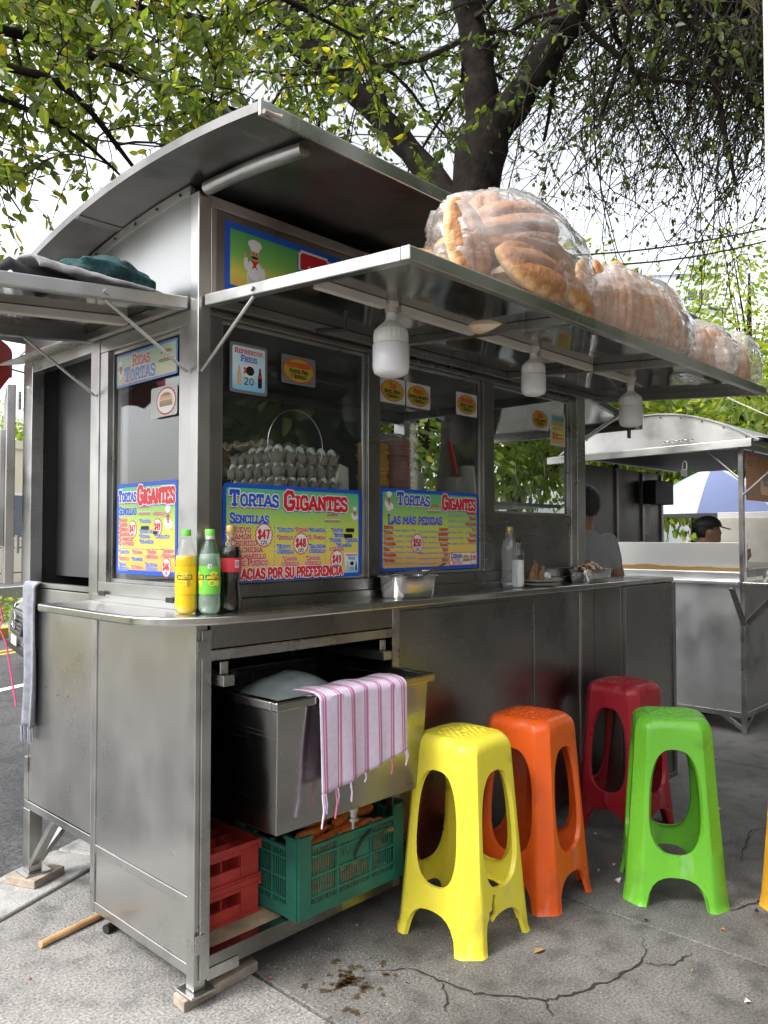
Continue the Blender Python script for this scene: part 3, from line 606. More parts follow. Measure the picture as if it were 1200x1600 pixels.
# ================================================================== crates
def red_crate(zb, lbl):
    t = thing('bottle_crate', (.19, .32, zb), lbl, 'crate', 'red bottle crates')
    x0, x1, y0, y1, h = .052, .342, .135, .50, .118
    for (nm, pts) in (('front', 0), ('back', 1)):
        yy = (y0, y0 + .008) if pts == 0 else (y1 - .008, y1)
        mb = MB(); mb.box(x0, x1, *yy, zb, zb + .045); mb.box(x0, x1, *yy, zb + .085, zb + h); mb.box(x0, x0 + .05, *yy, zb + .0452, zb + .0848); mb.box(x1 - .07, x1, *yy, zb + .0452, zb + .0848)
        ob('end_wall', mb, 'crate_red', t)
    for xx in ((x0, x0 + .008), (x1 - .008, x1)):
        mb = MB(); mb.box(*xx, y0 + .0082, y1 - .0082, zb, zb + h - .001); ob('side_wall', mb, 'crate_red', t)
    ob('rim', MB().box(x0 - .006, x1 + .006, y0 - .007, y0 - .0005, zb + h - .016, zb + h + .003), 'crate_red', t, bevel=.003); ob('rim', MB().box(x1 + .0005, x1 + .010, y0 - .007, y1, zb + h - .03, zb + h + .003), 'crate_red', t, bevel=.003)
    ob('foot_flange', MB().box(x0, x1 + .009, y0 - .008, y0 - .0005, zb, zb + .008), 'crate_red', t, bevel=.002)
    for x in (x0 + .055, x1 - .075): ob('rib', MB().box(x, x + .006, y0 - .006, y0 - .0005, zb + .009, zb + h - .017), 'crate_red', t, bevel=.001)
    ob('base', MB().box(x0 + .0085, x1 - .0085, y0 + .0085, y1 - .0085, zb + .002, zb + .010), 'crate_red', t)
    for k in range(1, 4): ob('divider', MB().box(x0 + k * (x1 - x0) / 4 - .002, x0 + k * (x1 - x0) / 4 + .002, y0 + .009, y1 - .009, zb + .011, zb + h - .012), 'crate_red', t)
    for k in range(1, 5): ob('divider', MB().box(x0 + .009, x1 - .009, y0 + k * (y1 - y0) / 5 - .002, y0 + k * (y1 - y0) / 5 + .002, zb + .011, zb + h - .014), 'crate_red', t)
    return t
red_crate(.1275, 'lower of the two red plastic bottle crates stacked on the plywood shelf'); red_crate(.1275 + .122, 'upper of the two red plastic bottle crates, its empty bottle cells open')
gc = thing('vegetable_crate', (.63, .1, .138), 'green slatted plastic crate full of carrots standing under the steel basin', 'crate')
gx0, gx1, gy0, gy1, gz0, gz1 = .365, .872, -.045, .30, .138, .410
def gwall(P, L, nm):
    # P(a, n, z): a along the wall, n outward; solid bands with slots of upright slats between
    f = MB()
    def bx(a0, a1, z0, z1, n0=0, n1=.006): f.add([P(a, n, z) for a in (a0, a1) for n in (n0, n1) for z in (z0, z1)], [(0, 1, 3, 2), (4, 6, 7, 5), (0, 4, 5, 1), (2, 3, 7, 6), (0, 2, 6, 4), (1, 5, 7, 3)])
    bands = [gz0, gz0 + .062, gz0 + .128, gz0 + .195, gz1 - .022]
    bx(.052, L - .052, gz0, gz0 + .040)
    for z in bands[1:4]: bx(.052, L - .052, z - .004, z + .004, 0, .010)
    dip = gz1 - .022
    cols = [.052, .052 + (L - .104) * .30, .052 + (L - .104) * .70, L - .052]
    for a in cols[1:3]: bx(a - .005, a + .005, gz0 + .0405, gz1 - .03, -.001, .009)
    bx(.0, .0515, gz0, gz1 - .001, 0, .008); bx(L - .0515, L, gz0, gz1 - .001, 0, .008)
    bx(.0, .054, gz1 - .012, gz1, .0082, .016); bx(L - .054, L, gz1 - .012, gz1, .0082, .016)
    bx(.0545, cols[3], gz1 - .05, gz1 - .038, 0, .012)
    w_ = ob('side_wall', f, 'crate_green', gc)
    s = MB(); single = nm in ('front', 'left')
    for lv in range(4):
        z0 = (gz0 + .0405, bands[1] + .0042, bands[2] + .0042, bands[3] + .0042)[lv]; z1 = (bands[1] - .0042, bands[2] - .0042, bands[3] - .0042, gz1 - .0505)[lv]
        for a in np.arange(.060, L - .058, .0115):
            if lv >= 2 and L > .4 and cols[1] < a < cols[2]: continue
            t_ = MB() if single else s
            t_.add([P(a_, n, z) for a_ in (a, a + .0042) for n in (.001, .005) for z in (z0, z1)], [(0, 1, 3, 2), (4, 6, 7, 5), (0, 4, 5, 1), (2, 3, 7, 6), (0, 2, 6, 4), (1, 5, 7, 3)])
            if single: ob('slat', t_, 'crate_green', w_)
    if not single: ob('slats', s, 'crate_green', w_, kind='stuff')
    if L > .4:
        q = MB(); q.add([P(a_, n, z) for a_ in (cols[1] + .0055, cols[2] - .0055) for n in (.0005, .005) for z in (bands[2] + .0045, gz1 - .0505)], [(0, 1, 3, 2), (4, 6, 7, 5), (0, 4, 5, 1), (2, 3, 7, 6), (0, 2, 6, 4), (1, 5, 7, 3)])
        return ob('name_plate', q, 'crate_green', w_)
plate = gwall(lambda a, n, z: (gx0 + a, gy0 - n, z), gx1 - gx0, 'front'); gwall(lambda a, n, z: (gx1 - a, gy1 + n, z), gx1 - gx0, 'back')
gwall(lambda a, n, z: (gx0 - n, gy1 - a, z), gy1 - gy0, 'left'); gwall(lambda a, n, z: (gx1 + n, gy0 + a, z), gy1 - gy0, 'right')
ob('base', MB().box(gx0 + .002, gx1 - .002, gy0 + .002, gy1 - .002, gz0 + .001, gz0 + .008), 'crate_green', gc)
# carrots
cm = MB(); cm.tube([(-.085, 0, 0), (-.08, 0, 0), (-.06, .002, 0), (0, .003, .002), (.05, 0, 0), (.085, -.004, 0), (.1, -.004, 0)], [.004, .015, .0185, .0165, .012, .006, .001], 9)
c0 = ob('carrot', cm, 'carrot', smooth=50); tag(c0, 'orange carrot in the heap filling the green crate under the basin', 'carrot', 'carrots in the green crate')
first = True; rc = random.Random(5)
for lv in range(8):
    for k in range(13 if lv < 7 else 18):
        c = c0 if first else c0.copy()
        if not first: COL.objects.link(c)
        first = False
        edge = rc.random() < .5
        x = rc.uniform(gx0 + .11, gx1 - .11); y = gy0 + rc.choice([.024, .045, .045, .07, .10]) if lv < 7 else rc.uniform(gy0 + .05, gy1 - .05)
        c.location = (x, min(y, gy1 - .03), gz0 + .028 + lv * .030); c.rotation_euler = (rc.uniform(0, 6), rc.uniform(-.15, .15), rc.uniform(-.25, .25) + (math.pi if rc.random() < .5 else 0))

# block under the leg, sticks, far leg's packing
tag(ob('wooden_block', MB().add([(-.035, -.005, 0), (.255, .02, 0), (.262, .082, 0), (-.03, .062, 0), (-.035, -.005, .0315), (.255, .02, .0315), (.262, .082, .0315), (-.03, .062, .0315)], [(0, 3, 2, 1), (4, 5, 6, 7), (0, 1, 5, 4), (1, 2, 6, 5), (2, 3, 7, 6), (3, 0, 4, 7)]), 'wood', bevel=.003), 'weathered plank on the pavement packing up the near corner leg of the cart', 'wood block')
tag(ob('packing_slab', MB().obox((.04, 1.215, .0245), (.075, .03, 0), (-.03, .07, 0), (0, 0, .0165)), 'wood', bevel=.004), 'grey packing slab under the far leg of the cart on the kerb', 'packing')
tag(ob('broom_stick', MB().tube([(-.171, .668, .013), (.75, .86, .013)], .0125, 12), 'stick', bevel=.003), 'wooden broom stick lying half under the side of the cart', 'stick')
tag(ob('black_pipe', MB().tube([(.03, .60, .016), (.7, .78, .016)], .0155, 12), 'black', smooth=40), 'end of a black pipe lying beside the broom stick under the cart', 'pipe')

# ================================================================== stools
def stool_shell(broken=False):
    H = .70; ZS, ZE = .15, .652
    def half(z): return .190 - .052 * (z / H) ** .9 + (.004 if z < .012 else 0)
    def cham(z): return .062 - .012 * z / H
    def sp(s, z, side):             # s in -1..1 on the flat of a side
        a = half(z); e = a - cham(z); x, y = s * e, -a - .0
        for _ in range(side): x, y = -y, x
        return Vector((x, y, z))
    bm = bmesh.new()
    def quad(ps): 
        try: bm.faces.new([bm.verts.new(p) for p in ps])
        except Exception: pass
    S = [-1, -.93, -.86, -.82, -.72, -.58, -.4, -.2, 0, .2, .4, .58, .72, .82, .86, .93, 1]
    ZC = [ZS + (ZE - ZS) * k / 14 for k in range(15)]
    hz, hh = .388, .196
    def hole(th):
        c, s_ = math.cos(th), math.sin(th); n = 2.7
        r = (abs(c) ** n + abs(s_) ** n) ** (-1 / n); return .93 * r * c, hz + hh * r * s_
    rect = [(s_, ZS) for s_ in S] + [(1, z) for z in ZC[1:]] + [(s_, ZE) for s_ in S[::-1][1:]] + [(-1, z) for z in ZC[::-1][1:-1]]
    zfoot = [0, .012, .03, .05, .07, .09, .11, .13, ZS]
    def arch(s_): 
        return 0 if abs(s_) >= .86 else .114 * (1 - (abs(s_) / .86) ** 2.6) ** (1 / 2.6)
    holes = []
    for side in range(4):
        brk = broken and side == 0
        inner = [hole(math.atan2((z - hz) / hh, s_ / .93)) for s_, z in rect]
        K = 5; n = len(rect)
        def lay(k, i):
            t = k / K; a, b = inner[i % n], rect[i % n]; return (a[0] + (b[0] - a[0]) * t, a[1] + (b[1] - a[1]) * t)
        def cut(pts):
            if not brk: return False
            s_ = sum(p[0] for p in pts) / len(pts); z = sum(p[1] for p in pts) / len(pts)
            return -.86 < s_ < -.30 and abs(z - (.135 + (s_ + .5) * .22)) < .03
        for k in range(K):
            for i in range(n):
                q = [lay(k, i), lay(k, i + 1), lay(k + 1, i + 1), lay(k + 1, i)]
                if not cut(q): quad([sp(*p, side) for p in q])
        for i in range(len(S) - 1):
            s0, s1 = S[i], S[i + 1]
            for k in range(8):
                def zz(s_, kk): b = arch(s_); return b + (ZS - b) * kk / 8
                if abs(s0) >= .86 and abs(s1) >= .86: f = lambda s_, kk: zfoot[kk]
                elif abs(s0) >= .86 or abs(s1) >= .86:
                    f = lambda s_, kk: zfoot[kk] if abs(s_) >= .86 else zz(s_, kk)
                    if abs(s0) >= .86 and abs(s1) < .86 or abs(s1) >= .86 and abs(s0) < .86: pass
                else: f = zz
                q = [(s0, f(s0, k)), (s1, f(s1, k)), (s1, f(s1, k + 1)), (s0, f(s0, k + 1))]
                if abs(s0) <= .86 and abs(s1) <= .86 and k < 8:
                    q = [(s0, zz(s0, k) if abs(s0) < .86 else zfoot[k]), (s1, zz(s1, k) if abs(s1) < .86 else zfoot[k]), (s1, zz(s1, k + 1) if abs(s1) < .86 else zfoot[k + 1]), (s0, zz(s0, k + 1) if abs(s0) < .86 else zfoot[k + 1])]
                if not cut(q): quad([sp(*p, side) for p in q])
        # leg: three-faceted corner strip, slightly proud, full height
        rows = sorted(set([round(z, 5) for z in zfoot + ZC]))
        for a_, b_ in zip(rows[:-1], rows[1:]):
            for u0, u1 in ((0, .12), (.12, .5), (.5, .88), (.88, 1)):
                def cpnt(u, z):
                    p, q = sp(1, z, side), sp(-1, z, (side + 1) % 4); o = p.lerp(q, u); d = Vector((o.x, o.y, 0)).normalized()
                    return o + d * (.006 if u in (.12, .5, .88) else 0)
                quad([cpnt(u0, a_), cpnt(u1, a_), cpnt(u1, b_), cpnt(u0, b_)])
    # seat: rounded shoulder and flat top with a finger hole
    def ringpts(ins, z, rnd):
        out = []
        for side in range(4):
            for s_ in S: out.append(sp(s_, ZE, side))
            p, q = sp(1, ZE, side), sp(-1, ZE, (side + 1) % 4)
            for u in (.12, .5, .88):
                o = p.lerp(q, u); out.append(o + Vector((o.x, o.y, 0)).normalized() * .006)
        res = []
        for o in out:
            d = Vector((o.x, o.y, 0)); L = d.length; d.normalize(); circ = .158
            L2 = (L * (1 - rnd) + circ * .92 * rnd) - ins; res.append(Vector((d.x * L2, d.y * L2, z)))
        return res
    RG = [ringpts(0, ZE, 0)]
    for k in range(1, 7):
        t = k / 6 * math.pi / 2; RG.append(ringpts(.040 * (1 - math.cos(t)), ZE + .044 * math.sin(t), .45 * k / 6))
    RG.append(ringpts(.055, ZE + .0435, .6))
    top = RG[-1]
    for f_ in (.75, .5, .3, .17): RG.append([Vector((p.x * f_ + (1 - f_) * 0, p.y * f_, ZE + .0435 + (.0008 if f_ > .2 else 0))) for p in top])
    RG.append([Vector((p.x * .15, p.y * .15, ZE + .030)) for p in top])
    for a_, b_ in zip(RG[:-1], RG[1:]):
        for i in range(len(a_)): quad([a_[i], a_[(i + 1) % len(a_)], b_[(i + 1) % len(a_)], b_[i]])
    bmesh.ops.remove_doubles(bm, verts=bm.verts, dist=.0006)
    bmesh.ops.dissolve_degenerate(bm, dist=.0002, edges=bm.edges)
    bmesh.ops.recalc_face_normals(bm, faces=bm.faces)
    # flanges turned inwards round every opening
    be = [e for e in bm.edges if e.is_boundary]
    ret = bmesh.ops.extrude_edge_only(bm, edges=be)
    for v in [g_ for g_ in ret['geom'] if isinstance(g_, bmesh.types.BMVert)]:
        d = Vector((v.co.x, v.co.y, 0))
        if d.length > .04: v.co -= d.normalized() * .016
    me = bpy.data.meshes.new('shell'); bm.to_mesh(me); bm.free()
    me.polygons.foreach_set('use_smooth', [True] * len(me.polygons)); me.set_sharp_from_angle(angle=rad(33))
    return me
pads = MB()
for j in range(-4, 5):
    for i in range(-4, 5):
        x = (i + .5 * (j % 2)) * .0255; y = j * .0175; d = math.hypot(x, y)
        if d < .085 and d > .024:
            pads.prism([(x + .0105 * math.cos(t) * 1.0, y + .0068 * math.sin(t)) for t in [math.pi / 6 * k for k in range(12)]], lambda a, b_, z: (a, b_, z), .6952, .6992)
sh_ok, sh_br = stool_shell(False), stool_shell(True)
def stool(x, y, rzz, mat, label, sh):
    t = thing('plastic_stool', (x, y, 0), label, 'stool', 'tall plastic stools in front of the stall', rzz)
    me = sh.copy(); me.materials.clear(); me.materials.append(M[mat])
    o = bpy.data.objects.new('shell', me); COL.objects.link(o); o.parent = t
    ob('tread_pads', pads, mat, t, local=True, bevel=.001)
    return t
stool(.946, -.275, 0, 'yellow', 'yellow plastic stool with a cracked lower rail, nearest the steel basin', sh_br)
stool(1.375, -.285, rad(3), 'orange', 'orange plastic stool standing behind the yellow one', sh_ok)
stool(2.285, -.225, rad(-2), 'redp', 'dark red plastic stool at the far end of the counter', sh_ok)
stool(1.760, -.690, rad(-60 + 90 - 90), 'greenp', 'bright green plastic stool standing apart on the right', sh_ok)
M['amber'] = plastic('amber_plastic', (.62, .32, .02))
tq = stool(2.02, -1.155, rad(10), 'amber', 'amber plastic stool cut off by the right edge of the picture', sh_ok)

# ================================================================== bottles and dishes on the counter
CZ = 1.1725
M['liq_y'] = simple('yellow_soda', (.80, .55, .01), .08); M['liq_c'] = glassy('lime_soda', (.80, .92, .84), .03, 1.0, haze=.42, hazecol=(.55, .70, .58)); M['cola'] = simple('cola', (.012, .006, .004), .06)
M['cap_g'] = simple('green_cap', (.16, .58, .07), .35); M['cap_gold'] = simple('gold_cap', (.45, .30, .10), .35, .4); M['lab_y'] = simple('yellow_label', (.85, .50, .01), .35); M['lab_g'] = simple('green_label', (.16, .50, .06), .35); M['lab_r'] = simple('red_label', (.62, .04, .06), .35)
BP = [(.022, 0), (.030, .004), (.0345, .018), (.0350, .040), (.0335, .060), (.0335, .066), (.0335, .150), (.0345, .156), (.0335, .175), (.026, .205), (.017, .232), (.0135, .246), (.0135, .256)]
def wall(mb, prof, n, c, z0, z1, grow, a0=0, a1=2 * math.pi, k=20):
    rs = lambda z: np.interp(z, [p[1] for p in prof], [p[0] for p in prof])
    zs = np.linspace(z0, z1, n)
    mb.grid(lambda u, v: (c[0] + (rs(z0 + (z1 - z0) * v) + grow) * math.cos(a0 + (a1 - a0) * u), c[1] + (rs(z0 + (z1 - z0) * v) + grow) * math.sin(a0 + (a1 - a0) * u), c[2] + z0 + (z1 - z0) * v), k, n)
def bottle(c, label, liq, level, capm, labm, lab0, lab1, scale=1., prof=BP, clear='clear'):
    t = thing('soda_bottle', c, label, 'bottle')
    prof = [(r * scale, z * scale) for r, z in prof]
    # the base has five petal feet
    mb = MB()
    def pet(u, v):
        z = prof[-1][1] * v; r = float(np.interp(z, [p[1] for p in prof], [p[0] for p in prof])); th = 2 * math.pi * u
        if z < .02 * scale: r *= 1 - .10 * (1 - z / (.02 * scale)) * (.5 + .5 * math.cos(5 * th))
        return (c[0] + r * math.cos(th), c[1] + r * math.sin(th), c[2] + z)
    mb.grid(pet, 40, 40, True); ob('bottle_wall', mb, clear, t, smooth=60)
    if liq:
        lq = [(max(.002, r - .0012), z + .0012) for r, z in prof if z < level * scale] ; rl = float(np.interp(level * scale, [p[1] for p in prof], [p[0] for p in prof])) - .0012
        lq.append((rl, level * scale)); ob('drink', MB().lathe(lq, 28, c), liq, t, smooth=50)
    zt = prof[-1][1]; cr = .0155 * scale
    cp_ = MB(); cp_.lathe([(cr, zt - .012 * scale), (cr, zt + .006 * scale), (cr * .9, zt + .009 * scale)], 24, c); ob('cap', cp_, capm, t, smooth=40)
    ob('neck_ring', MB().lathe([(cr * 1.08, zt - .020 * scale), (cr * 1.08, zt - .016 * scale)], 20, c), clear if capm != 'cap_gold' else capm, t)
    if labm:
        lm = MB(); wall(lm, prof, 6, c, lab0 * scale, lab1 * scale, .0006, 0, 2 * math.pi, 36); lb = ob('label', lm, labm, t, smooth=60)
        return t, lb, prof
    return t, None, prof
b1 = bottle((-.050, -.022, CZ), 'yellow pineapple soda bottle with a green cap at the counter corner', 'liq_y', .183, 'cap_g', 'lab_y', .062, .150, .935)
b2 = bottle((.0, -.070, CZ), 'clear lime soda bottle with a green label in the middle of the front three', 'liq_c', .187, 'cap_g', 'lab_g', .062, .150, .94)
b3 = bottle((.083, -.058, CZ), 'cola bottle with a red label and gold cap beside the lime soda', 'cola', .200, 'cap_gold', 'lab_r', .122, .165, .985, [(.022, 0), (.030, .004), (.033, .015), (.034, .03), (.0315, .06), (.0285, .085), (.031, .11), (.0335, .125), (.0335, .165), (.033, .185), (.026, .21), (.017, .232), (.0135, .246), (.0135, .256)])
M['green_glass'] = glassy('green_bottle', (.45, .72, .50), .04, 1.4, haze=.2, hazecol=(.10, .35, .16))
b4 = bottle((.025, .0 - .046 + .012, CZ), 'green bottle with a white cap hidden behind the lime soda', None, 0, 'white_plastic', None, 0, 0, .90, BP, 'green_glass')
b5 = bottle((1.56, -.06, CZ), 'empty clear water bottle with a gold cap on the counter', None, 0, 'cap_gold', None, 0, 0, 1.02, BP, 'pet')
M['saltm'] = simple('white_salt', (.72, .72, .72), .6)
b6 = bottle((1.625, -.06, CZ), 'white filled bottle with a black cap beside the water bottle', 'saltm', .15, 'black', None, 0, 0, .82)
M['pan_steel'] = steel('pan_steel', .6, .12, .24, .3, 6, .15)
def dish(name, x0, x1, y0, y1, h, label, cat, rim=.012):
    t = thing(name, ((x0 + x1) / 2, (y0 + y1) / 2, CZ), label, cat)
    def rr(x0, x1, y0, y1, r, n=5):
        out = []
        for cx, cy, a in ((x1 - r, y1 - r, 0), (x0 + r, y1 - r, 90), (x0 + r, y0 + r, 180), (x1 - r, y0 + r, 270)):
            for k in range(n + 1): t_ = rad(a + 90 * k / n); out.append((cx + r * math.cos(t_), cy + r * math.sin(t_)))
        return out
    L = [(rr(x0 + .012, x1 - .012, y0 + .012, y1 - .012, .03), 0.), (rr(x0 + .005, x1 - .005, y0 + .005, y1 - .005, .035), .008), (rr(x0, x1, y0, y1, .035), h), (rr(x0 - rim, x1 + rim, y0 - rim, y1 + rim, .045), h + .001), (rr(x0 - rim, x1 + rim, y0 - rim, y1 + rim, .045), h + .004), (rr(x0 + .003, x1 - .003, y0 + .003, y1 - .003, .033), h + .003), (rr(x0 + .008, x1 - .008, y0 + .008, y1 - .008, .032), .010)]
    n = len(L[0][0]); mb = MB(); vs = [(p[0], p[1], CZ + z) for ps, z in L for p in ps]
    fs = [(j * n + i, j * n + (i + 1) % n, (j + 1) * n + (i + 1) % n, (j + 1) * n + i) for j in range(len(L) - 1) for i in range(n)]
    fs += [tuple(range(n))[::-1], tuple((len(L) - 1) * n + k for k in range(n))]
    ob('pan_body', mb.add(vs, fs), 'pan_steel', t, smooth=40); return t
dish('steel_pan', .760, .985, -.135, -.018, .078, 'deep steel steam pan standing empty on the counter below the menu', 'pan')
kn = thing('serving_spoon', (.9, -.07, 1.2), 'thin metal spoon handle sticking out of the steel steam pan', 'spoon')
ob('handle', MB().tube([(.90, -.075, 1.215), (.99, -.075, 1.262), (1.10, -.07, 1.292)], .0035, 8), 'steel_dark', kn, smooth=60); ob('bowl', MB().ball((.885, -.075, 1.207), (.025, .018, .008), 14, 8), 'steel_dark', kn, smooth=60)
dish('vegetable_pan', 2.12, 2.37, -.135, -.012, .062, 'shallow steel pan heaped with sliced vegetables near the counter end', 'pan', .008)
vegm = ['onion', 'carrotc', 'chili', 'herb']
M['onion'] = simple('onion_slice', (.72, .70, .60), .4); M['carrotc'] = simple('carrot_slice', (.62, .16, .03), .5); M['chili'] = simple('chili_piece', (.05, .06, .02), .4); M['herb'] = simple('charred_onion', (.14, .08, .03), .6)
rv = random.Random(3)
vst = MB(); 
for k in range(150):
    vst.mi = rv.choice([0, 0, 0, 1, 1, 2, 3]); x = rv.gauss(2.245, .05); y = rv.gauss(-.073, .025)
    x = min(max(x, 2.135), 2.355); y = min(max(y, -.12), -.028)
    hgt = CZ + .058 + .040 * math.exp(-((x - 2.245) / .07) ** 2 - ((y + .073) / .04) ** 2) * rv.uniform(.5, 1); a = rv.uniform(0, 6.28); r = rv.uniform(.010, .022)
    vst.tube([(x + r * math.cos(a + t), y + r * math.sin(a + t) * .7, hgt + .006 * math.sin(t * 1.3 + a)) for t in (0, .6, 1.2, 1.8)], [.002, .0045, .0045, .002], 5)
vo = ob('sliced_vegetables', vst, None, smooth=60, mats=[M[k] for k in vegm]); tag(vo, 'pickled onion, carrot and chili slices heaped in the shallow pan', 'vegetables'); vo['kind'] = 'stuff'
for k, (zz, lb, rr_) in enumerate(((CZ, 'lower of two cream plates on the counter', .098), (CZ + .016, 'upper of two cream plates, with scraps of food on it', .105))):
    tag(ob('plate', MB().lathe([(.05, zz), (.055, zz), (rr_, zz + .013), (rr_ + .002, zz + .015), (rr_ - .004, zz + .0155), (.06, zz + .006), (.001, zz + .006)], 36, (1.80 + .008 * k, -.055, 0)), 'cream_plastic', smooth=40), lb, 'plate')
M['fried'] = simple('fried_crust', (.22, .13, .06), .5, var=.4, vs=40, bmp=.4, bs=60)
for k, (x, y, hh) in enumerate(((1.745, -.06, .075), (1.785, -.05, .085), (1.81, -.065, .06), (1.765, -.035, .05))):
    mb = MB(); mb.tube([(x - .012, y, CZ + .024), (x - .004, y + .004, CZ + .03 + hh * .4), (x + .006, y, CZ + .03 + hh * .8), (x + .014 * (-1) ** k, y, CZ + .028 + hh)], [.022, .016, .011, .006], 9)
    tag(ob('fried_strip', mb, 'fried', smooth=60), ['leftmost', 'tallest', 'rightmost', 'rear'][k] + ' curled brown fried strip standing on the upper plate', 'food')
nap = MB(); nap.ball((1.855, -.06, CZ + .044), (.028, .022, .018), 14, 9, lambda d, q: q * (1 + .45 * mnoise.noise(d * 4)))
tag(ob('paper_napkin', nap, 'ink_white', smooth=20), 'crumpled white paper napkin on the upper plate', 'napkin')

# ================================================================== lamps under the awning
def bulb(x, y, zt, s, label):
    t = thing('light_bulb', (x, y, zt), label, 'light bulb', 'bulbs under the front awning'); z = zt
    zr = FA(x, -y, -.0036)[2]
    ob('lamp_holder', MB().lathe([(.024, zr), (.024, zr - .012), (.018, zr - .014), (.018, z + .002)], 16, (x, y, 0)), 'cream_plastic', t, smooth=40)
    pr_ = [(.016, z + .001), (.0175, z - .02), (.022, z - .03), (.040, z - .045), (.054, z - .060), (.058, z - .075), (.058, z - .105)]
    n = 44; mb = MB()
    mb.grid(lambda u, v: (lambda i: (x + i[0] * math.cos(2 * math.pi * u), y + i[0] * math.sin(2 * math.pi * u), i[1]))((float(np.interp(v * 6, range(7), [p[0] for p in pr_])) * s * (1 + (.018 * (1 if int(u * n + .5) % 2 else -1) if v > .45 and v < .99 else 0)), zt + (float(np.interp(v * 6, range(7), [p[1] for p in pr_])) - zt) * s)), n, 24, True)
    ob('heat_sink', mb, 'white_plastic', t, smooth=25)
    zb = lambda q: zt + (q - zt) * s
    ob('diffuser', MB().lathe([(.057 * s, zb(z - .1045)), (.0615 * s, zb(z - .11)), (.0615 * s, zb(z - .185)), (.056 * s, zb(z - .203)), (.040 * s, zb(z - .212)), (.018 * s, zb(z - .2145)), (.001, zb(z - .215))], 32, (x, y, 0)), 'diffuser', t, smooth=50)
bulb(.380, -.45, 2.072, .90, 'nearest large white bulb under the front awning, above the egg trays'); bulb(1.155, -.45, 2.080, .74, 'middle white bulb under the front awning'); bulb(1.935, -.45, 2.064, .84, 'farthest white bulb, hanging near the end of the front awning')

# ================================================================== bread in plastic bags
m, nt, p = newmat('bread_crust'); p.inputs['Roughness'].default_value = .55
tc = N(nt, 'TexCoord'); sx = N(nt, 'SeparateXYZ'); nt.links.new(tc.outputs['Generated'], sx.inputs[0])
ad = N(nt, 'Math', _operation='ADD'); ml = N(nt, 'Math', _operation='MULTIPLY'); ml.inputs[1].default_value = .75; nt.links.new(noise(nt, 22, 7), ml.inputs[0]); nt.links.new(sx.outputs[2], ad.inputs[0]); nt.links.new(ml.outputs[0], ad.inputs[1])
nt.links.new(ramp(nt, ad.outputs[0], [(.42, (.80, .66, .48)), (.62, (.66, .44, .25)), (.85, (.50, .27, .11)), (1.0, (.32, .14, .05))]), p.inputs['Base Color']); bump(nt, p, noise(nt, 45, 6), 1.0, .010); bump(nt, p, noise(nt, 9, 4), .5, .02); M['crust'] = m
lm = MB()
def loaffn(d, q):
    v = Vector((q.x, q.y, q.z if d.z > 0 else q.z * .55))
    if d.z > .0: v.z *= 1 - .34 * math.exp(-((d.y - .30) / .07) ** 2) - .34 * math.exp(-((d.y + .30) / .07) ** 2)
    return v * (1 + .07 * mnoise.noise(d * 1.8) + .02 * mnoise.noise(d * 6))
lm.ball((0, 0, 0), (.130, .078, .055), 40, 30, loaffn)
lf0 = ob('bread_loaf', lm, 'crust', smooth=60); used = [False]
def loaf(x, y, z, rx, ry, rzz, s, label, group):
    o = lf0 if not used[0] else lf0.copy()
    if used[0]: COL.objects.link(o)
    used[0] = True; o.location = (x, y, z); o.rotation_euler = (rad(rx), rad(ry), rad(rzz)); rq = random.Random(int(x * 971 + z * 77)); o.scale = (s * rq.uniform(.92, 1.12), s * rq.uniform(.88, 1.1), s * rq.uniform(.85, 1.15)); o.rotation_euler = (rad(rx + rq.uniform(-9, 9)), rad(ry + rq.uniform(-7, 7)), rad(rzz + rq.uniform(-8, 8))); tag(o, label, 'bread', group)
def bagmesh(name, c, r, seed, label, squash=None):
    mb = MB()
    def fn(d, q):
        k = 1 + .10 * mnoise.noise(d * 1.7 + Vector((seed, 0, 0))) + .05 * mnoise.noise(d * 4.3 + Vector((0, seed, 0)))
        cr = abs(mnoise.noise(d * 5.0 + Vector((seed, seed, 0)))); k += .035 * (1 - min(1, cr * 6))
        v = q * k; v.z = max(v.z, -r[2] * .74); return v
    mb.ball(c, r, 80, 52, fn); return tag(ob(name, mb, 'bag', smooth=80), label, 'bag')
A = 2.090
G1, G2, G3, G4 = 'loaves in the big near bag', 'loaves in the second bag', 'loaves in the third bag', 'loaves in the last bag'
loaf(.405, -.715, 2.215, 78, 68, -28, 1.02, 'loaf standing on end at the near side of the big bread bag', G1)
loaf(.615, -.735, 2.300, 62, -16, -4, 1.45, 'broad brown loaf across the front of the big bread bag', G1)
loaf(.545, -.685, 2.325, 30, -62, 12, .95, 'pale loaf poking up at the top of the big bread bag', G1)
loaf(.620, -.790, 2.175, 58, 10, -2, 1.30, 'pale loaf lying lowest at the front of the big bread bag', G1)
loaf(.875, -.760, 2.165, 52, 10, 4, 1.15, 'dark loaf at the right end of the big bread bag', G1)
loaf(.815, -.720, 2.275, 55, 22, -4, 1.15, 'golden loaf at the upper right of the big bread bag', G1)
loaf(.935, -.690, 2.215, 45, 50, 10, 1.05, 'loaf tipped down at the far right of the big bread bag', G1)
for k in range(6): loaf(.46 + .10 * k, -.58 + .02 * (k % 2), 2.16 + .075 * (k % 3), 20 * k, 10, 30 * k, 1.05, 'loaf hidden deep inside the big bread bag', G1)
bagmesh('bread_bag', (.675, -.695, 2.240), (.365, .170, .190), 1.3, 'big clear plastic bag of bread resting on the near end of the front awning')
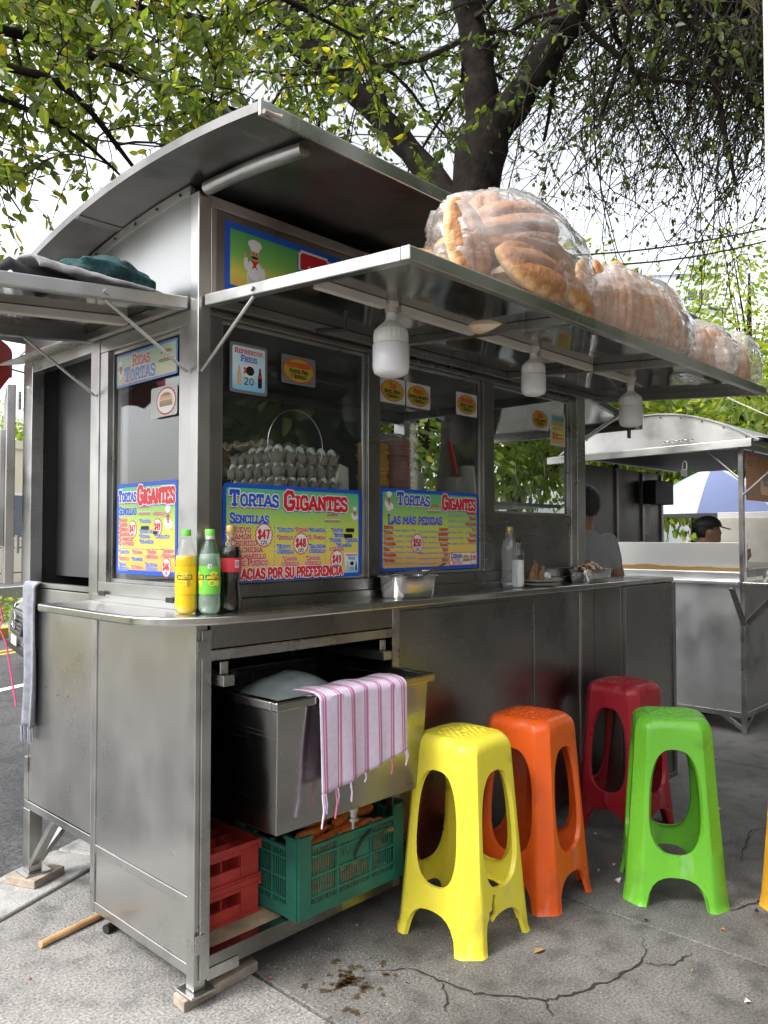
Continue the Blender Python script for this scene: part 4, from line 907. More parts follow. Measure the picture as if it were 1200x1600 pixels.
for k in range(11): loaf(1.11 + .074 * k, -.70 + .012 * (k % 3), 2.232 + .030 * math.sin(math.pi * k / 10) + .006 * (k % 2), 84, 78 + 8 * (k % 2), 14 * (k % 3) - 12, .97 + .10 * math.sin(math.pi * k / 10), ('leftmost', 'second', 'third', 'fourth', 'fifth', 'sixth', 'seventh', 'eighth', 'ninth', 'tenth', 'last')[k] + ' loaf from the left in the row standing on edge in the second bread bag', G2)
bagmesh('bread_bag', (1.47, -.69, 2.225), (.425, .150, .170), 4.1, 'long clear plastic bag of bread in the middle of the front awning')
for k in range(5): loaf(1.92 + .078 * k, -.71 + .01 * k, 2.205 + .010 * (k % 2), 84, 80, 10 * (k % 2) - 22, .82, ('first', 'second', 'third', 'fourth', 'fifth')[k] + ' dark loaf from the left in the low third bread bag', G3)
bagmesh('bread_bag', (2.06, -.71, 2.185), (.235, .13, .135), 7.7, 'low clear plastic bag of dark bread between the second and last bags')
for k in range(5): loaf(2.29 + .072 * k, -.70, 2.228 - .006 * k, 80, 72, -25 + 8 * k, .98 - .04 * k, ('first', 'second', 'third', 'fourth', 'fifth')[k] + ' dark loaf from the left in the last bread bag', G4)
bagmesh('bread_bag', (2.42, -.70, 2.205), (.225, .135, .150), 9.2, 'last plastic bag of dark bread at the far tip of the front awning')
jb = thing('junction_box', (.42, -.30, 2.12), 'open electrical junction box with wires on the front awning under the roof', 'junction box')
ob('box', MB().box(.36, .50, -.36, -.26, 2.118, 2.165), 'cream_plastic', jb, bevel=.004); ob('lamp_socket', MB().tube([(.45, -.33, 2.166), (.45, -.34, 2.22)], [.022, .018], 12), 'white_plastic', jb, smooth=40); ob('lamp_socket', MB().tube([(.40, -.32, 2.166), (.39, -.34, 2.205)], [.018, .02], 12), 'steel_frame', jb, smooth=40)
ob('wire', MB().tube([(.37, -.36, 2.12), (.36, -.38, 2.17), (.39, -.37, 2.23), (.44, -.36, 2.235), (.48, -.35, 2.20), (.53, -.33, 2.21)], .004, 6), 'black', jb, smooth=60); ob('tube_light', MB().tube([(.34, -.37, 2.235), (.42, -.40, 2.215)], .009, 8), 'white_plastic', jb, smooth=50)

# ================================================================== cloths on the side awning and door
def drape(name, fn, nu, nv, mat, label, cat, th=.006):
    o = ob(name, MB().grid(fn, nu, nv), mat, smooth=70); s_ = o.modifiers.new('thick', 'SOLIDIFY'); s_.thickness = th; return tag(o, label, cat)
def lz(x): return 2.140 - .058 * (-x) / .6
drape('grey_rug', lambda u, v: (-.46 + .39 * u + .02 * math.cos(v * 5), .145 - .05 * math.cos(math.pi * 1.25 * v), lz(-.46 + .39 * u) + .008 + (.062 * (1 - u) ** .8 + .012) * (.25 + .75 * math.sin(math.pi * min(1, .12 + v))) + .006 * mnoise.noise(Vector((u * 8, v * 6, 0)))), 30, 24, 'cloth_grey', 'folded grey rug lying along the edge of the side awning', 'rug', .01)
def teal(d, q): return Vector((q.x, q.y, max(q.z, -.03))) * (1 + .30 * mnoise.noise(d * 2.3)) + Vector((0, 0, -.05 * (d.x if d.x > 0 else 0)))
tm = MB(); tm.ball((-.165, .22, lz(-.165) + .075), (.155, .10, .052), 44, 26, teal)
tag(ob('teal_sweater', tm, 'cloth_teal', smooth=70), 'dark teal knitted sweater bundled on top of the side awning', 'sweater')
bmb = MB(); bmb.tube([(-.55, .16, lz(-.55) + .02), (-.50, .15, lz(-.5) + .055), (-.46, .15, lz(-.46) + .03), (-.40, .16, lz(-.4) + .03), (-.30, .17, lz(-.3) + .02)], [.012, .018, .02, .025, .02], 10)
tag(ob('black_strap', bmb, 'black', smooth=60), 'black strap bundle sticking out from under the grey rug', 'strap')
tag(ob('hook_stub', MB().tube([(-.62, .12, lz(-.62) + .003), (-.625, .12, lz(-.62) + .035), (-.64, .12, lz(-.62) + .065)], [.009, .008, .004], 8), 'black', smooth=60), 'small dark hooked stub at the outer end of the side awning', 'hook')
ru = thing('red_parasol', (-.47, 3.12, 0), 'dark red parasol whose edge shows below the side awning on the far left', 'parasol')
for k in range(8):
    a0, a1 = rad(45 * k), rad(45 * k + 45); mb = MB(); mb.grid(lambda u, v: (-.47 + 1.05 * min(v * 1.2, 1) * math.cos(a0 + (a1 - a0) * u), 3.12 + 1.05 * min(v * 1.2, 1) * math.sin(a0 + (a1 - a0) * u), 2.93 - .45 * min(v * 1.2, 1) ** 1.3 - .16 * max(0, v * 1.2 - 1) / .2 * (1 - .3 * abs(math.sin(math.pi * u * 2)))), 8, 12)
    ob('canopy_panel', mb, 'cloth_red', ru, smooth=40)
ob('pole', MB().tube([(-.47, 3.12, -.09), (-.47, 3.12, 2.96)], .02, 10), 'steel_frame', ru, smooth=60)
def gt(u, v):
    wob = .012 * math.sin(u * 14) * v; s_ = v * .62
    x = -.014 - .012 * math.sin(u * 11 + 1) * (.3 + v) if s_ > .06 else .03 - .044 * s_ / .06
    return (x - .008, 1.10 + .125 * u + .006 * math.sin(v * 7), (1.208 if s_ < .06 else 1.204 - (s_ - .06)) + (.012 * math.sin(math.pi * s_ / .06) if s_ < .06 else 0))
gtt = thing('grey_towel', (0, 1.16, .7), 'faded grey-blue fringed towel hanging over the lower side door', 'towel')
o = ob('cloth', MB().grid(gt, 26, 40), 'towel_grey', gtt, smooth=70); o.modifiers.new('thick', 'SOLIDIFY').thickness = .008
for k in range(16):
    p_ = Vector(gt(k / 15, 1)); ob('fringe', MB().tube([p_, p_ + Vector((.002, R.uniform(-.004, .004), -.05 - R.uniform(0, .015)))], .003, 5), 'towel_grey', gtt)
tag(ob('pink_string', MB().tube([(-.05, 1.50, 1.60), (-.045, 1.47, 1.50), (-.06, 1.45, 1.30), (-.04, 1.42, 1.12), (-.03, 1.40, 1.05), (-.045, 1.40, 1.02), (-.02, 1.39, .95), (-.012, 1.30, .70)], .0035, 6), 'pink', smooth=60), 'pink raffia string tied to the lock of the open door', 'string')

# ================================================================== inside the cart
SZ = 1.5605
tm = MB(); NT = 6; PT = .05
def trayfn(u, v):
    x, y = u * NT * PT, v * NT * PT
    cx, cy = math.cos(2 * math.pi * x / PT), math.cos(2 * math.pi * y / PT)
    h = .015 + .011 * cx + .011 * cy
    return (x - .15, y - .15, h * 1.0)
tm.grid(trayfn, 48, 48)
for side in range(4):        # outer walls of the edge cups
    for k in range(NT):
        c_ = -.15 + PT * (k + .5)
        for a0 in np.linspace(-1.2, 1.2, 7)[:-1]:
            a1 = a0 + .4
            def q(a, z, gr):
                x = c_ + .024 * gr * math.sin(a); y = -.15 + .002 + .020 - .022 * gr * math.cos(a)
                for _ in range(side): x, y = -y, x
                return (x, y, z)
            tm.add([q(a0, -.004, .86), q(a1, -.004, .86), q(a1, .040 - .010 * math.cos(a1 * 1.7), 1.0), q(a0, .040 - .010 * math.cos(a0 * 1.7), 1.0)], [(0, 1, 2, 3)])
em = MB(); em.ball((0, 0, 0), (.0195, .0195, .027), 14, 10, lambda d, q: Vector((q.x * (1 - .10 * d.z), q.y * (1 - .10 * d.z), q.z)))
egg0 = None; tray0 = None
for k in range(3):
    ox, oy, a = ((.535, .235, 0), (.525, .245, .05), (.53, .235, -.03))[k]; z = SZ + .004 + k * .050
    if tray0 is None: tray0 = ob('egg_tray', tm, 'pulp', smooth=60); tr = tray0; tr.modifiers.new('thick', 'SOLIDIFY').thickness = .0025
    else: tr = tray0.copy(); COL.objects.link(tr)
    tr.location = (ox, oy, z); tr.rotation_euler = (0, 0, a); tag(tr, ('bottom', 'middle', 'topmost')[k] + ' grey pulp egg tray of the stack behind the first window', 'egg tray', 'stacked egg trays')
    for i in range(6):
        for j in range(6):
            if not (j == 0 or i == 0 or (k == 2 and (j + i) < 4)): continue
            if k == 2 and i == 0 and j > 3: continue
            lx, ly = -.15 + PT * (i + .5) + (.004 if i == 0 else 0), -.15 + PT * (j + .5) + (.004 if j == 0 else 0)
            e = egg0 if egg0 is None else egg0.copy()
            if egg0 is None: e = egg0 = ob('egg', em, 'egg', smooth=80)
            else: COL.objects.link(e)
            e.location = (ox + lx * math.cos(a) - ly * math.sin(a), oy + lx * math.sin(a) + ly * math.cos(a), z + .0330); e.rotation_euler = (R.uniform(-.1, .1), R.uniform(-.1, .1), R.uniform(0, 6))
            tag(e, 'white egg sitting in the %s pulp tray of the stack' % ('bottom', 'middle', 'topmost')[k], 'egg', 'eggs in the %s tray' % ('bottom', 'middle', 'topmost')[k])
for k, (x, y, a) in enumerate(((.47, .33, .5), (.60, .34, -.3))):
    mb = MB(); mb.grid(lambda u, v: (x + (u - .5) * .22 * math.cos(a) - (v - .5) * .16 * math.sin(a), y + (u - .5) * .22 * math.sin(a) + (v - .5) * .16 * math.cos(a), SZ + .185 + .03 * mnoise.noise(Vector((u * 5 + k, v * 5, 0))) + .012 * math.sin(u * 19) * math.sin(v * 19) - .03 * abs(u - .5)), 24, 20)
    o = ob('torn_tray_lid', mb, 'pulp2', smooth=50); o.modifiers.new('thick', 'SOLIDIFY').thickness = .003
    tag(o, ('left', 'right')[k] + ' torn piece of brown egg carton lying on top of the egg stack', 'carton')
def chunk(x, y, w_, d_, h_, tilt, label, name='cheese_block', mat='cheese'):
    mb = MB(); mb.add([(x, y, SZ + .001), (x + w_, y, SZ + .001), (x + w_, y + d_, SZ + .001), (x, y + d_, SZ + .001), (x + tilt, y, SZ + h_), (x + w_, y + .004, SZ + h_ * .88), (x + w_ - .01, y + d_, SZ + h_ * .88), (x + tilt, y + d_, SZ + h_)], [(0, 3, 2, 1), (4, 5, 6, 7), (0, 1, 5, 4), (1, 2, 6, 5), (2, 3, 7, 6), (3, 0, 4, 7)])
    tag(ob(name, mb, mat, bevel=.008, seg=3), label, 'cheese')
chunk(.655, .10, .085, .10, .115, .03, 'white cheese block at the right edge of the first window')
chunk(1.13, .16, .12, .10, .13, .03, 'white cheese block standing behind the second window')
def slices(name, x, y, r, n, mat, label):
    t = thing(name, (x, y, SZ), label, 'food')
    rr_ = random.Random(len(label))
    for k in range(n):
        ob('slice', MB().lathe([(r * .98, 0), (r, .003), (r, .0065), (r * .97, .0085)], 22, (x + rr_.uniform(-.006, .006), y + rr_.uniform(-.006, .006), SZ + .001 + k * .0086)), mat, t, smooth=40)
slices('yellow_cheese_slices', .895, .13, .062, 24, 'ycheese', 'tall stack of yellow cheese slices at the left of the second window'); slices('ham_slices', 1.02, .12, .066, 26, 'ham', 'tall stack of pink ham slices beside the yellow cheese slices')
wf = MB(); wf.ball((.985, .13, SZ + .225), (.12, .08, .028), 24, 12, lambda d, q: q * (1 + .3 * mnoise.noise(d * 3)))
tag(ob('plastic_wrap', wf, 'bag', smooth=60), 'crumpled clear plastic wrap over the ham and cheese stacks', 'plastic wrap')
kb = thing('knife_box', (1.42, .12, SZ), 'beige knife box with a red-handled knife at the right of the second window', 'box')
ob('box', MB().add([(1.36, .09, SZ + .001), (1.455, .09, SZ + .001), (1.455, .17, SZ + .001), (1.36, .17, SZ + .001), (1.39, .10, SZ + .10), (1.45, .10, SZ + .11), (1.45, .16, SZ + .11), (1.39, .16, SZ + .10)], [(0, 3, 2, 1), (4, 5, 6, 7), (0, 1, 5, 4), (1, 2, 6, 5), (2, 3, 7, 6), (3, 0, 4, 7)]), 'cream_plastic', kb, bevel=.004)
tag(ob('red_handled_knife', MB().beam((1.425, .13, SZ + .115), (1.375, .13, SZ + .26), .012, .024, (0, 1, 0)), 'ink_red', bevel=.005), 'red knife handle sticking up from the beige box', 'knife')
tag(ob('plastic_cup', MB().lathe([(.052, 0), (.038, .18), (.036, .18), (.050, .004)], 26, (1.72, .30, SZ + .001)), 'white_plastic', smooth=40), 'upturned white plastic cup seen through the third window', 'cup')

# ================================================================== people
def person(name, loc, yaw, prims, label, hair, extra=None, voxel=.014):
    """prims: (kind, points, radii, material index); the pieces are fused to one skin by a voxel remesh"""
    t = thing(name, loc, label, 'person', rz=yaw)
    mb = MB()
    for kind, pts, rr_, mi in prims:
        if kind == 'tube':
            P = [Vector(q) for q in pts]; mb.tube(P, list(rr_), 12)
            for q, r in zip(P, rr_): mb.ball(q, r * .99, 12, 8)
        else: mb.ball(pts, rr_, 20, 14)
    o = ob('body', mb, 'skin', t, local=True)
    rm_ = o.modifiers.new('r', 'REMESH'); rm_.mode = 'VOXEL'; rm_.voxel_size = voxel
    sm = o.modifiers.new('s', 'SMOOTH'); sm.iterations = 5; sm.factor = .5
    dg = bpy.context.evaluated_depsgraph_get(); me = bpy.data.meshes.new_from_object(o.evaluated_get(dg)); o.modifiers.clear(); o.data = me
    me.materials.clear()
    for k in ('skin', extra or 'shirt_grey', 'trousers'): me.materials.append(M[k])
    segs = []
    for kind, pts, rr_, mi in prims:
        if kind == 'tube':
            for a, b_ in zip(pts[:-1], pts[1:]): segs.append((Vector(a), Vector(b_), max(rr_), mi))
        else: segs.append((Vector(pts), Vector(pts) + Vector((0, 0, .001)), max(rr_) if not isinstance(rr_, float) else rr_, mi))
    idx = []
    for pl in me.polygons:
        c = pl.center; best = 9; bi = 0
        for a, b_, r, mi in segs:
            d = b_ - a; u = max(0, min(1, (c - a).dot(d) / max(1e-9, d.length_squared))); q = (c - a - d * u).length / r
            if q < best: best = q; bi = mi
        idx.append(bi)
    me.polygons.foreach_set('material_index', idx); me.polygons.foreach_set('use_smooth', [True] * len(me.polygons))
    hc, hr = hair
    hm = MB(); hm.ball(hc, hr, 26, 16, lambda d, q: q * (1 + .03 * mnoise.noise(d * 9)) if (d.z > -.15 or d.x < -.15) and not (d.x > .45 and d.z < .45) else q * .80)
    ob('hair', hm, 'hair', t, local=True, smooth=80)
    return t
def hand(side, w_, fwd=Vector((1, 0, 0)), dn_=Vector((0, 0, -1))):
    out = []; sd = fwd.cross(dn_).normalized() * side; w_ = Vector(w_)
    out.append(('tube', [w_, w_ + dn_ * .05, w_ + dn_ * .09], [.026, .036, .036], 0))
    for k in range(4):
        b_ = w_ + dn_ * .09 + fwd * (.030 - .020 * k); ln = (.068, .078, .072, .055)[k]
        out.append(('tube', [b_, b_ + dn_ * ln * .5 + sd * .004, b_ + dn_ * ln * .85 + sd * .018], [.0115, .0105, .009], 0))
    out.append(('tube', [w_ + dn_ * .03 + fwd * .025, w_ + dn_ * .06 + fwd * .055, w_ + dn_ * .09 + fwd * .062], [.014, .012, .010], 0)); return out
def standing(h=1.70, lean=0., head=(0, 0), arms=None, sh=1):
    k = h / 1.70; P = []
    hz = 1.58 * k; hx = lean * .12
    P += [('ball', (hx, 0, hz), (.098 * k, .076 * k, .115 * k), 0), ('ball', (hx + .088 * k, 0, hz - .015), (.022, .014, .026), 0), ('ball', (hx + .05, 0, hz - .07 * k), (.045, .05, .04), 0)]
    for s_ in (-1, 1): P += [('ball', (hx - .005, s_ * .078 * k, hz - .01), (.018, .012, .030), 0), ('ball', (hx + .08 * k, s_ * .032, hz + .01), (.016, .014, .010), 0)]
    P += [('tube', [(hx * .3, 0, 1.38 * k), (hx * .8, 0, 1.50 * k)], [.062, .056], 0)]
    P += [('ball', (0, 0, 1.25 * k), (.12, .19 * k, .20 * k), sh), ('ball', (0, 0, 1.05 * k), (.115, .165 * k, .20 * k), sh), ('ball', (0, 0, .92 * k), (.115, .165, .13), 2)]
    for s_ in (-1, 1):
        el, wr = (arms[0 if s_ < 0 else 1] if arms else ((-.02, s_ * .27, 1.08 * k), (.06, s_ * .28, .84 * k)))
        P += [('tube', [(0, s_ * .185 * k, 1.365 * k), (-.01, s_ * .22, 1.25 * k)], [.062, .055], sh), ('tube', [(-.01, s_ * .22, 1.25 * k), el], [.048, .042], 0), ('tube', [el, wr], [.040, .028], 0)]
        P += [('tube', [(0, s_ * .09, .90 * k), (.01, s_ * .10, .50 * k)], [.085, .058], 2), ('tube', [(.01, s_ * .10, .50 * k), (-.01, s_ * .10, .09)], [.054, .038], 2), ('tube', [(-.03, s_ * .10, .045), (.13, s_ * .115, .035)], [.042, .034], 2)]
        d = (Vector(wr) - Vector(el)).normalized(); P += hand(s_, wr, Vector((1, 0, 0)) if abs(d.z) > .6 else Vector((0, -s_, 0)), d)
    return P
person('person', (2.86, .31, 0), rad(70), standing(1.70), 'person in a grey T-shirt standing at the end of the stall behind the vegetable pan', ((-.012, 0, 1.600), (.104, .086, .108)), 'shirt_grey')
person('person', (.60, .66, .33), rad(134), standing(1.55, .25), 'person with short black hair working inside the stall behind the egg trays', ((.020, 0, 1.462), (.098, .082, .102)), 'shirt_black')
pc = person('person', (5.10, .56, .0), rad(-60), standing(1.55, .9, arms=[((.12, -.25, 1.02), (.33, -.08, 1.20)), ((.12, .25, 1.02), (.33, .10, 1.20))]), 'person in a dark shirt and black cap bending over the grill of the far stall', ((.095, 0, 1.462), (.096, .08, .10)), 'shirt_black')
cpm = MB(); cpm.ball((.10, 0, 1.485), (.108, .090, .085), 24, 14, lambda d, q: q if d.z > 0 else Vector((q.x, q.y, q.z * .15))); cpm.add([(.17, -.06, 1.485), (.17, .06, 1.485), (.27, .045, 1.455), (.27, -.045, 1.455), (.17, -.06, 1.490), (.17, .06, 1.490), (.27, .045, 1.460), (.27, -.045, 1.460)], [(0, 3, 2, 1), (4, 5, 6, 7), (0, 1, 5, 4), (1, 2, 6, 5), (2, 3, 7, 6), (3, 0, 4, 7)])
ob('cap', cpm, 'black', pc, local=True, smooth=50)

# ================================================================== lettering: a slab-serif drawn from strokes
GL = {
'A': (.70, '0,0 .35,1 .70,0;.13,.34 .57,.34'), 'B': (.62, '.1,0 .1,1 .42,1 .54,.88 .54,.64 .42,.53 .1,.53;.42,.53 .58,.42 .58,.12 .44,0 .1,0'), 'C': (.62, '.60,.76 .50,.97 .24,1 .06,.80 .06,.20 .24,0 .50,.03 .60,.24'),
'D': (.66, '.1,0 .1,1 .38,1 .60,.78 .60,.22 .38,0 .1,0'), 'E': (.58, '.1,0 .1,1 .54,1 .54,.80;.1,.52 .42,.52;.1,0 .56,0 .56,.22'), 'F': (.56, '.1,0 .1,1 .54,1 .54,.80;.1,.50 .42,.50'),
'G': (.68, '.60,.76 .50,.97 .24,1 .06,.80 .06,.20 .24,0 .50,.03 .62,.20 .62,.44 .38,.44'), 'H': (.68, '.1,0 .1,1;.58,0 .58,1;.1,.5 .58,.5'), 'I': (.30, '.15,0 .15,1'), 'J': (.52, '.38,1 .38,.20 .24,0 .08,.06 .04,.26'),
'K': (.68, '.1,0 .1,1;.60,1 .12,.46;.26,.60 .62,0'), 'L': (.56, '.1,1 .1,0 .54,0 .54,.24'), 'M': (.84, '.08,0 .10,1 .42,.30 .74,1 .76,0'), 'N': (.70, '.1,0 .1,1 .60,0 .60,1'), 'O': (.68, '.34,1 .12,.86 .06,.5 .12,.14 .34,0 .56,.14 .62,.5 .56,.86 .34,1'),
'P': (.60, '.1,0 .1,1 .42,1 .56,.86 .56,.60 .42,.46 .1,.46'), 'Q': (.68, '.34,1 .12,.86 .06,.5 .12,.14 .34,0 .56,.14 .62,.5 .56,.86 .34,1;.38,.26 .66,-.08'), 'R': (.66, '.1,0 .1,1 .42,1 .56,.86 .56,.62 .42,.50 .1,.50;.36,.50 .62,0'),
'S': (.58, '.54,.78 .44,.98 .18,1 .06,.84 .08,.62 .50,.42 .54,.18 .42,0 .14,.02 .04,.22'), 'T': (.62, '.31,0 .31,1;.04,.78 .04,1 .58,1 .58,.78'), 'U': (.68, '.1,1 .1,.20 .24,0 .44,0 .58,.20 .58,1'), 'V': (.68, '.04,1 .34,0 .64,1'), 'W': (.92, '.04,1 .24,0 .46,.8 .68,0 .88,1'),
'X': (.66, '.06,0 .60,1;.06,1 .60,0'), 'Y': (.66, '.04,1 .33,.48 .62,1;.33,.48 .33,0'), 'Z': (.60, '.06,.80 .06,1 .54,1 .06,0 .54,0 .54,.2'),
'0': (.56, '.28,1 .08,.8 .08,.2 .28,0 .48,.2 .48,.8 .28,1'), '2': (.54, '.08,.78 .22,1 .42,.94 .46,.70 .08,0 .48,0'), '4': (.58, '.40,0 .40,1 .04,.30 .54,.30'), '5': (.54, '.46,1 .12,1 .10,.56 .34,.60 .48,.42 .46,.14 .26,0 .06,.12'), '6': (.54, '.44,.92 .26,1 .08,.72 .08,.2 .26,0 .46,.16 .46,.40 .28,.54 .10,.42'),
'7': (.52, '.06,1 .48,1 .20,0'), '8': (.54, '.28,.54 .10,.70 .14,.94 .28,1 .42,.94 .46,.70 .28,.54 .08,.34 .10,.08 .28,0 .46,.08 .48,.34 .28,.54'), '9': (.54, '.46,.58 .28,.46 .10,.58 .10,.86 .28,1 .46,.84 .46,.30 .28,0 .10,.08'), '1': (.36, '.06,.80 .20,1 .20,0'), '3': (.54, '.08,.86 .26,1 .44,.88 .42,.64 .24,.54 .46,.40 .46,.12 .26,0 .06,.14'),
'$': (.54, '.48,.76 .40,.92 .16,.94 .08,.76 .46,.30 .42,.06 .14,.04 .06,.22;.28,1.1 .28,-.1'), '/': (.40, '.04,-.05 .36,1.05'), '.': (.20, '.08,.0 .10,.07'), ',': (.20, '.12,.06 .06,-.14'), '*': (.34, '.17,1 .17,.66;.04,.92 .30,.74;.30,.92 .04,.74'), '-': (.4, '.06,.45 .34,.45'), '!': (.24, '.12,.3 .12,1;.12,0 .12,.08'), "'": (.16, '.08,1 .08,.78')}
ACC = {'Á': 'A', 'É': 'E', 'Í': 'I', 'Ó': 'O', 'Ú': 'U', 'Ñ': 'N'}
def measure(s, h, sc=.80, sp=.10):
    wd = 0
    for i, ch in enumerate(s):
        if ch == ' ': wd += .34 * h; continue
        u = ch.upper(); k = h * (sc if ch != u else 1); wd += (GL[ACC.get(u, u)][0] + sp) * k
    return wd
def strokes(s, x, y, h, sc=.80, sp=.10, fit=None, align='l', serif=True):
    """2-D stroke list; lower-case letters are set as small capitals"""
    out = []; wd = measure(s, h, sc, sp); kx = 1. if not fit else fit / wd
    if align == 'c': x -= wd * kx / 2
    elif align == 'r': x -= wd * kx
    for ch in s:
        if ch == ' ': x += .34 * h * kx; continue
        u = ch.upper(); k = h * (sc if ch != u else 1); base = ACC.get(u, u); w_, d = GL[base]
        for pl in d.split(';'):
            P = [tuple(map(float, q.split(','))) for q in pl.split()]
            pts = [(x + px_ * k * kx, y + py * k) for px_, py in P]; out.append((pts, k, 1.0))
            if serif and base.isalpha():
                for (e, nb) in ((0, 1), (-1, -2)):
                    if P[e][1] in (0., 1.) and abs(P[e][1] - P[nb][1]) > 1.2 * abs(P[e][0] - P[nb][0]) and abs(P[e][1] - P[nb][1]) > .3:
                        q = pts[e]; yy = q[1] + (.07 * k if P[e][1] == 0 else -.07 * k); out.append(([(q[0] - .17 * k * kx, yy), (q[0] + .17 * k * kx, yy)], k, .75))
        if u in ACC:
            cx_ = x + w_ * k * kx / 2; out.append(([(cx_ - .04 * k, y + 1.12 * k), (cx_ + .10 * k, y + 1.26 * k)] if u != 'Ñ' else [(cx_ - .16 * k, y + 1.14 * k), (cx_ + .16 * k, y + 1.2 * k)], k, .7))
        x += (w_ + .10 * (sp / .10)) * k * kx
    return out
def ink(mb, st, wt, grow, P, z, joints=True, dx=0, dy=0):
    e = 0
    for pts, k, f in st:
        hw = wt * k * f / 2 + grow; e += 1; zz = z + (e % 7) * .000035
        for i in range(len(pts) - 1):
            (x0, y0), (x1, y1) = pts[i], pts[i + 1]; L = math.hypot(x1 - x0, y1 - y0) or 1e-6; ux, uy = (x1 - x0) / L, (y1 - y0) / L
            ex = hw * .62 if joints else hw * .5
            a, b_, c, d = (x0 - ux * ex - uy * hw, y0 - uy * ex + ux * hw), (x1 + ux * ex - uy * hw, y1 + uy * ex + ux * hw), (x1 + ux * ex + uy * hw, y1 + uy * ex - ux * hw), (x0 - ux * ex + uy * hw, y0 - uy * ex - ux * hw)
            zq = zz + (i % 3) * .000012; mb.add([P(q[0] + dx, q[1] + dy, zq) for q in (a, b_, c, d)], [(0, 1, 2, 3)])
class Board:
    """a flat printed sheet; local x to the right, y up, n out of the wall"""
    def __init__(s, name, label, cat, org, axis, W_, H_, group=None, r=.012):
        s.W, s.H = W_, H_; o = Vector(org)
        s.P = (lambda x, y, n: (o.x + x, o.y - n, o.z + y)) if axis == 'front' else (lambda x, y, n: (o.x - n, o.y - x, o.z + y)) if axis == 'side' else (lambda x, y, n: (o.x + x * axis[0] + n * axis[2], o.y + x * axis[1] + n * axis[3], o.z + y))
        s.t = thing(name, s.P(W_ / 2, 0, 0), label, cat, group)
    def rrect(s, x0, y0, x1, y1, r, n=5):
        out = []
        for cx, cy, a in ((x1 - r, y1 - r, 0), (x0 + r, y1 - r, 90), (x0 + r, y0 + r, 180), (x1 - r, y0 + r, 270)):
            for k in range(n + 1): t = rad(a + 90 * k / n); out.append((cx + r * math.cos(t), cy + r * math.sin(t)))
        return out
    def sheet(s, nm, mat, x0=0, y0=0, x1=None, y1=None, r=.012, n0=0., n1=.0008, par=None):
        return ob(nm, MB().prism(s.rrect(x0, y0, s.W if x1 is None else x1, s.H if y1 is None else y1, r), s.P, n0, n1), mat, par or s.t)
    def flat(s, nm, poly, mat, n, par=None): return ob(nm, MB().add([s.P(x, y, n) for x, y in poly], [tuple(range(len(poly)))]), mat, par or s.t)
    def text(s, txt, x, y, h, mat, wt=.21, outline=None, shadow=None, fit=None, align='l', n=.0016, sc=.80, sp=.10, serif=True, og=.0036, sh=(-.0030, -.0046), nm='lettering'):
        st = strokes(txt, x, y, h, sc, sp, fit, align, serif)
        if shadow: m_ = MB(); ink(m_, st, wt, og * .5, s.P, n - .0006, True, *sh); ob('letter_shadow', m_, shadow, s.t)
        if outline: m_ = MB(); ink(m_, st, wt, og, s.P, n - .0003); ob('letter_outline', m_, outline, s.t)
        m_ = MB(); ink(m_, st, wt, 0, s.P, n); return ob(nm, m_, mat, s.t)
    def burst(s, cx, cy, r, txt, n=.0016, cu=True, k=18):
        def star(q0, q1): return [(cx + (q0 if i % 2 else q1) * math.cos(math.pi * i / k), cy + (q0 if i % 2 else q1) * 1.1 * math.sin(math.pi * i / k)) for i in range(2 * k)]
        b_ = s.flat('price_burst', star(r * 1.0, r * 1.12), 'ink_red', n - .0007); s.flat('burst_face', star(r * .90, r * 1.0), 'ink_white', n - .0005, b_)
        s.text(txt, cx, cy - r * .32, r * .80, 'ink_red', .24, fit=r * 1.45, align='c', n=n)
        if cu: s.text('C/U', cx, cy - r * .88, r * .34, 'ink_black', .2, fit=r * .7, align='c', n=n)
    def sandwich(s, cx, cy, w_, n=.0018, rim=True):
        def dome(q, hq, y0): return [(cx - q, y0)] + [(cx + q * math.cos(math.pi - math.pi * i / 14), y0 + hq * math.sin(math.pi * i / 14) ** .8) for i in range(15)] + [(cx + q, y0)]
        h = w_ * .55
        p_ = s.flat('sandwich_picture', dome(w_ * .55, h * 1.08, cy - h * .42), 'ink_white', n - .0010)
        s.flat('bottom_bun', s.rrect(cx - w_ * .48, cy - h * .38, cx + w_ * .48, cy - h * .12, h * .1), 'ink_brown', n - .0008, p_)
        s.flat('top_bun', dome(w_ * .47, h * .60, cy + h * .02), 'ink_tan', n - .0006, p_); s.flat('bun_crust', dome(w_ * .36, h * .22, cy + h * .36), 'ink_brown', n - .0003, p_)
        wav = lambda y0, a, ph: [(cx - w_ * .47 + w_ * .94 * i / 16, y0 + a * math.sin(i * 1.9 + ph)) for i in range(17)]
        for k_, (mt, y0, hh) in enumerate((('ink_green', -.16, .10), ('ink_pink', -.06, .14), ('ink_white', .06, .06))):
            lo, hi = wav(cy + h * y0, h * .03, k_), wav(cy + h * (y0 + hh), h * .04, k_ * 2.1 + 1); s.flat('filling', lo + hi[::-1], mt, n - .0002 + k_ * .0002, p_)
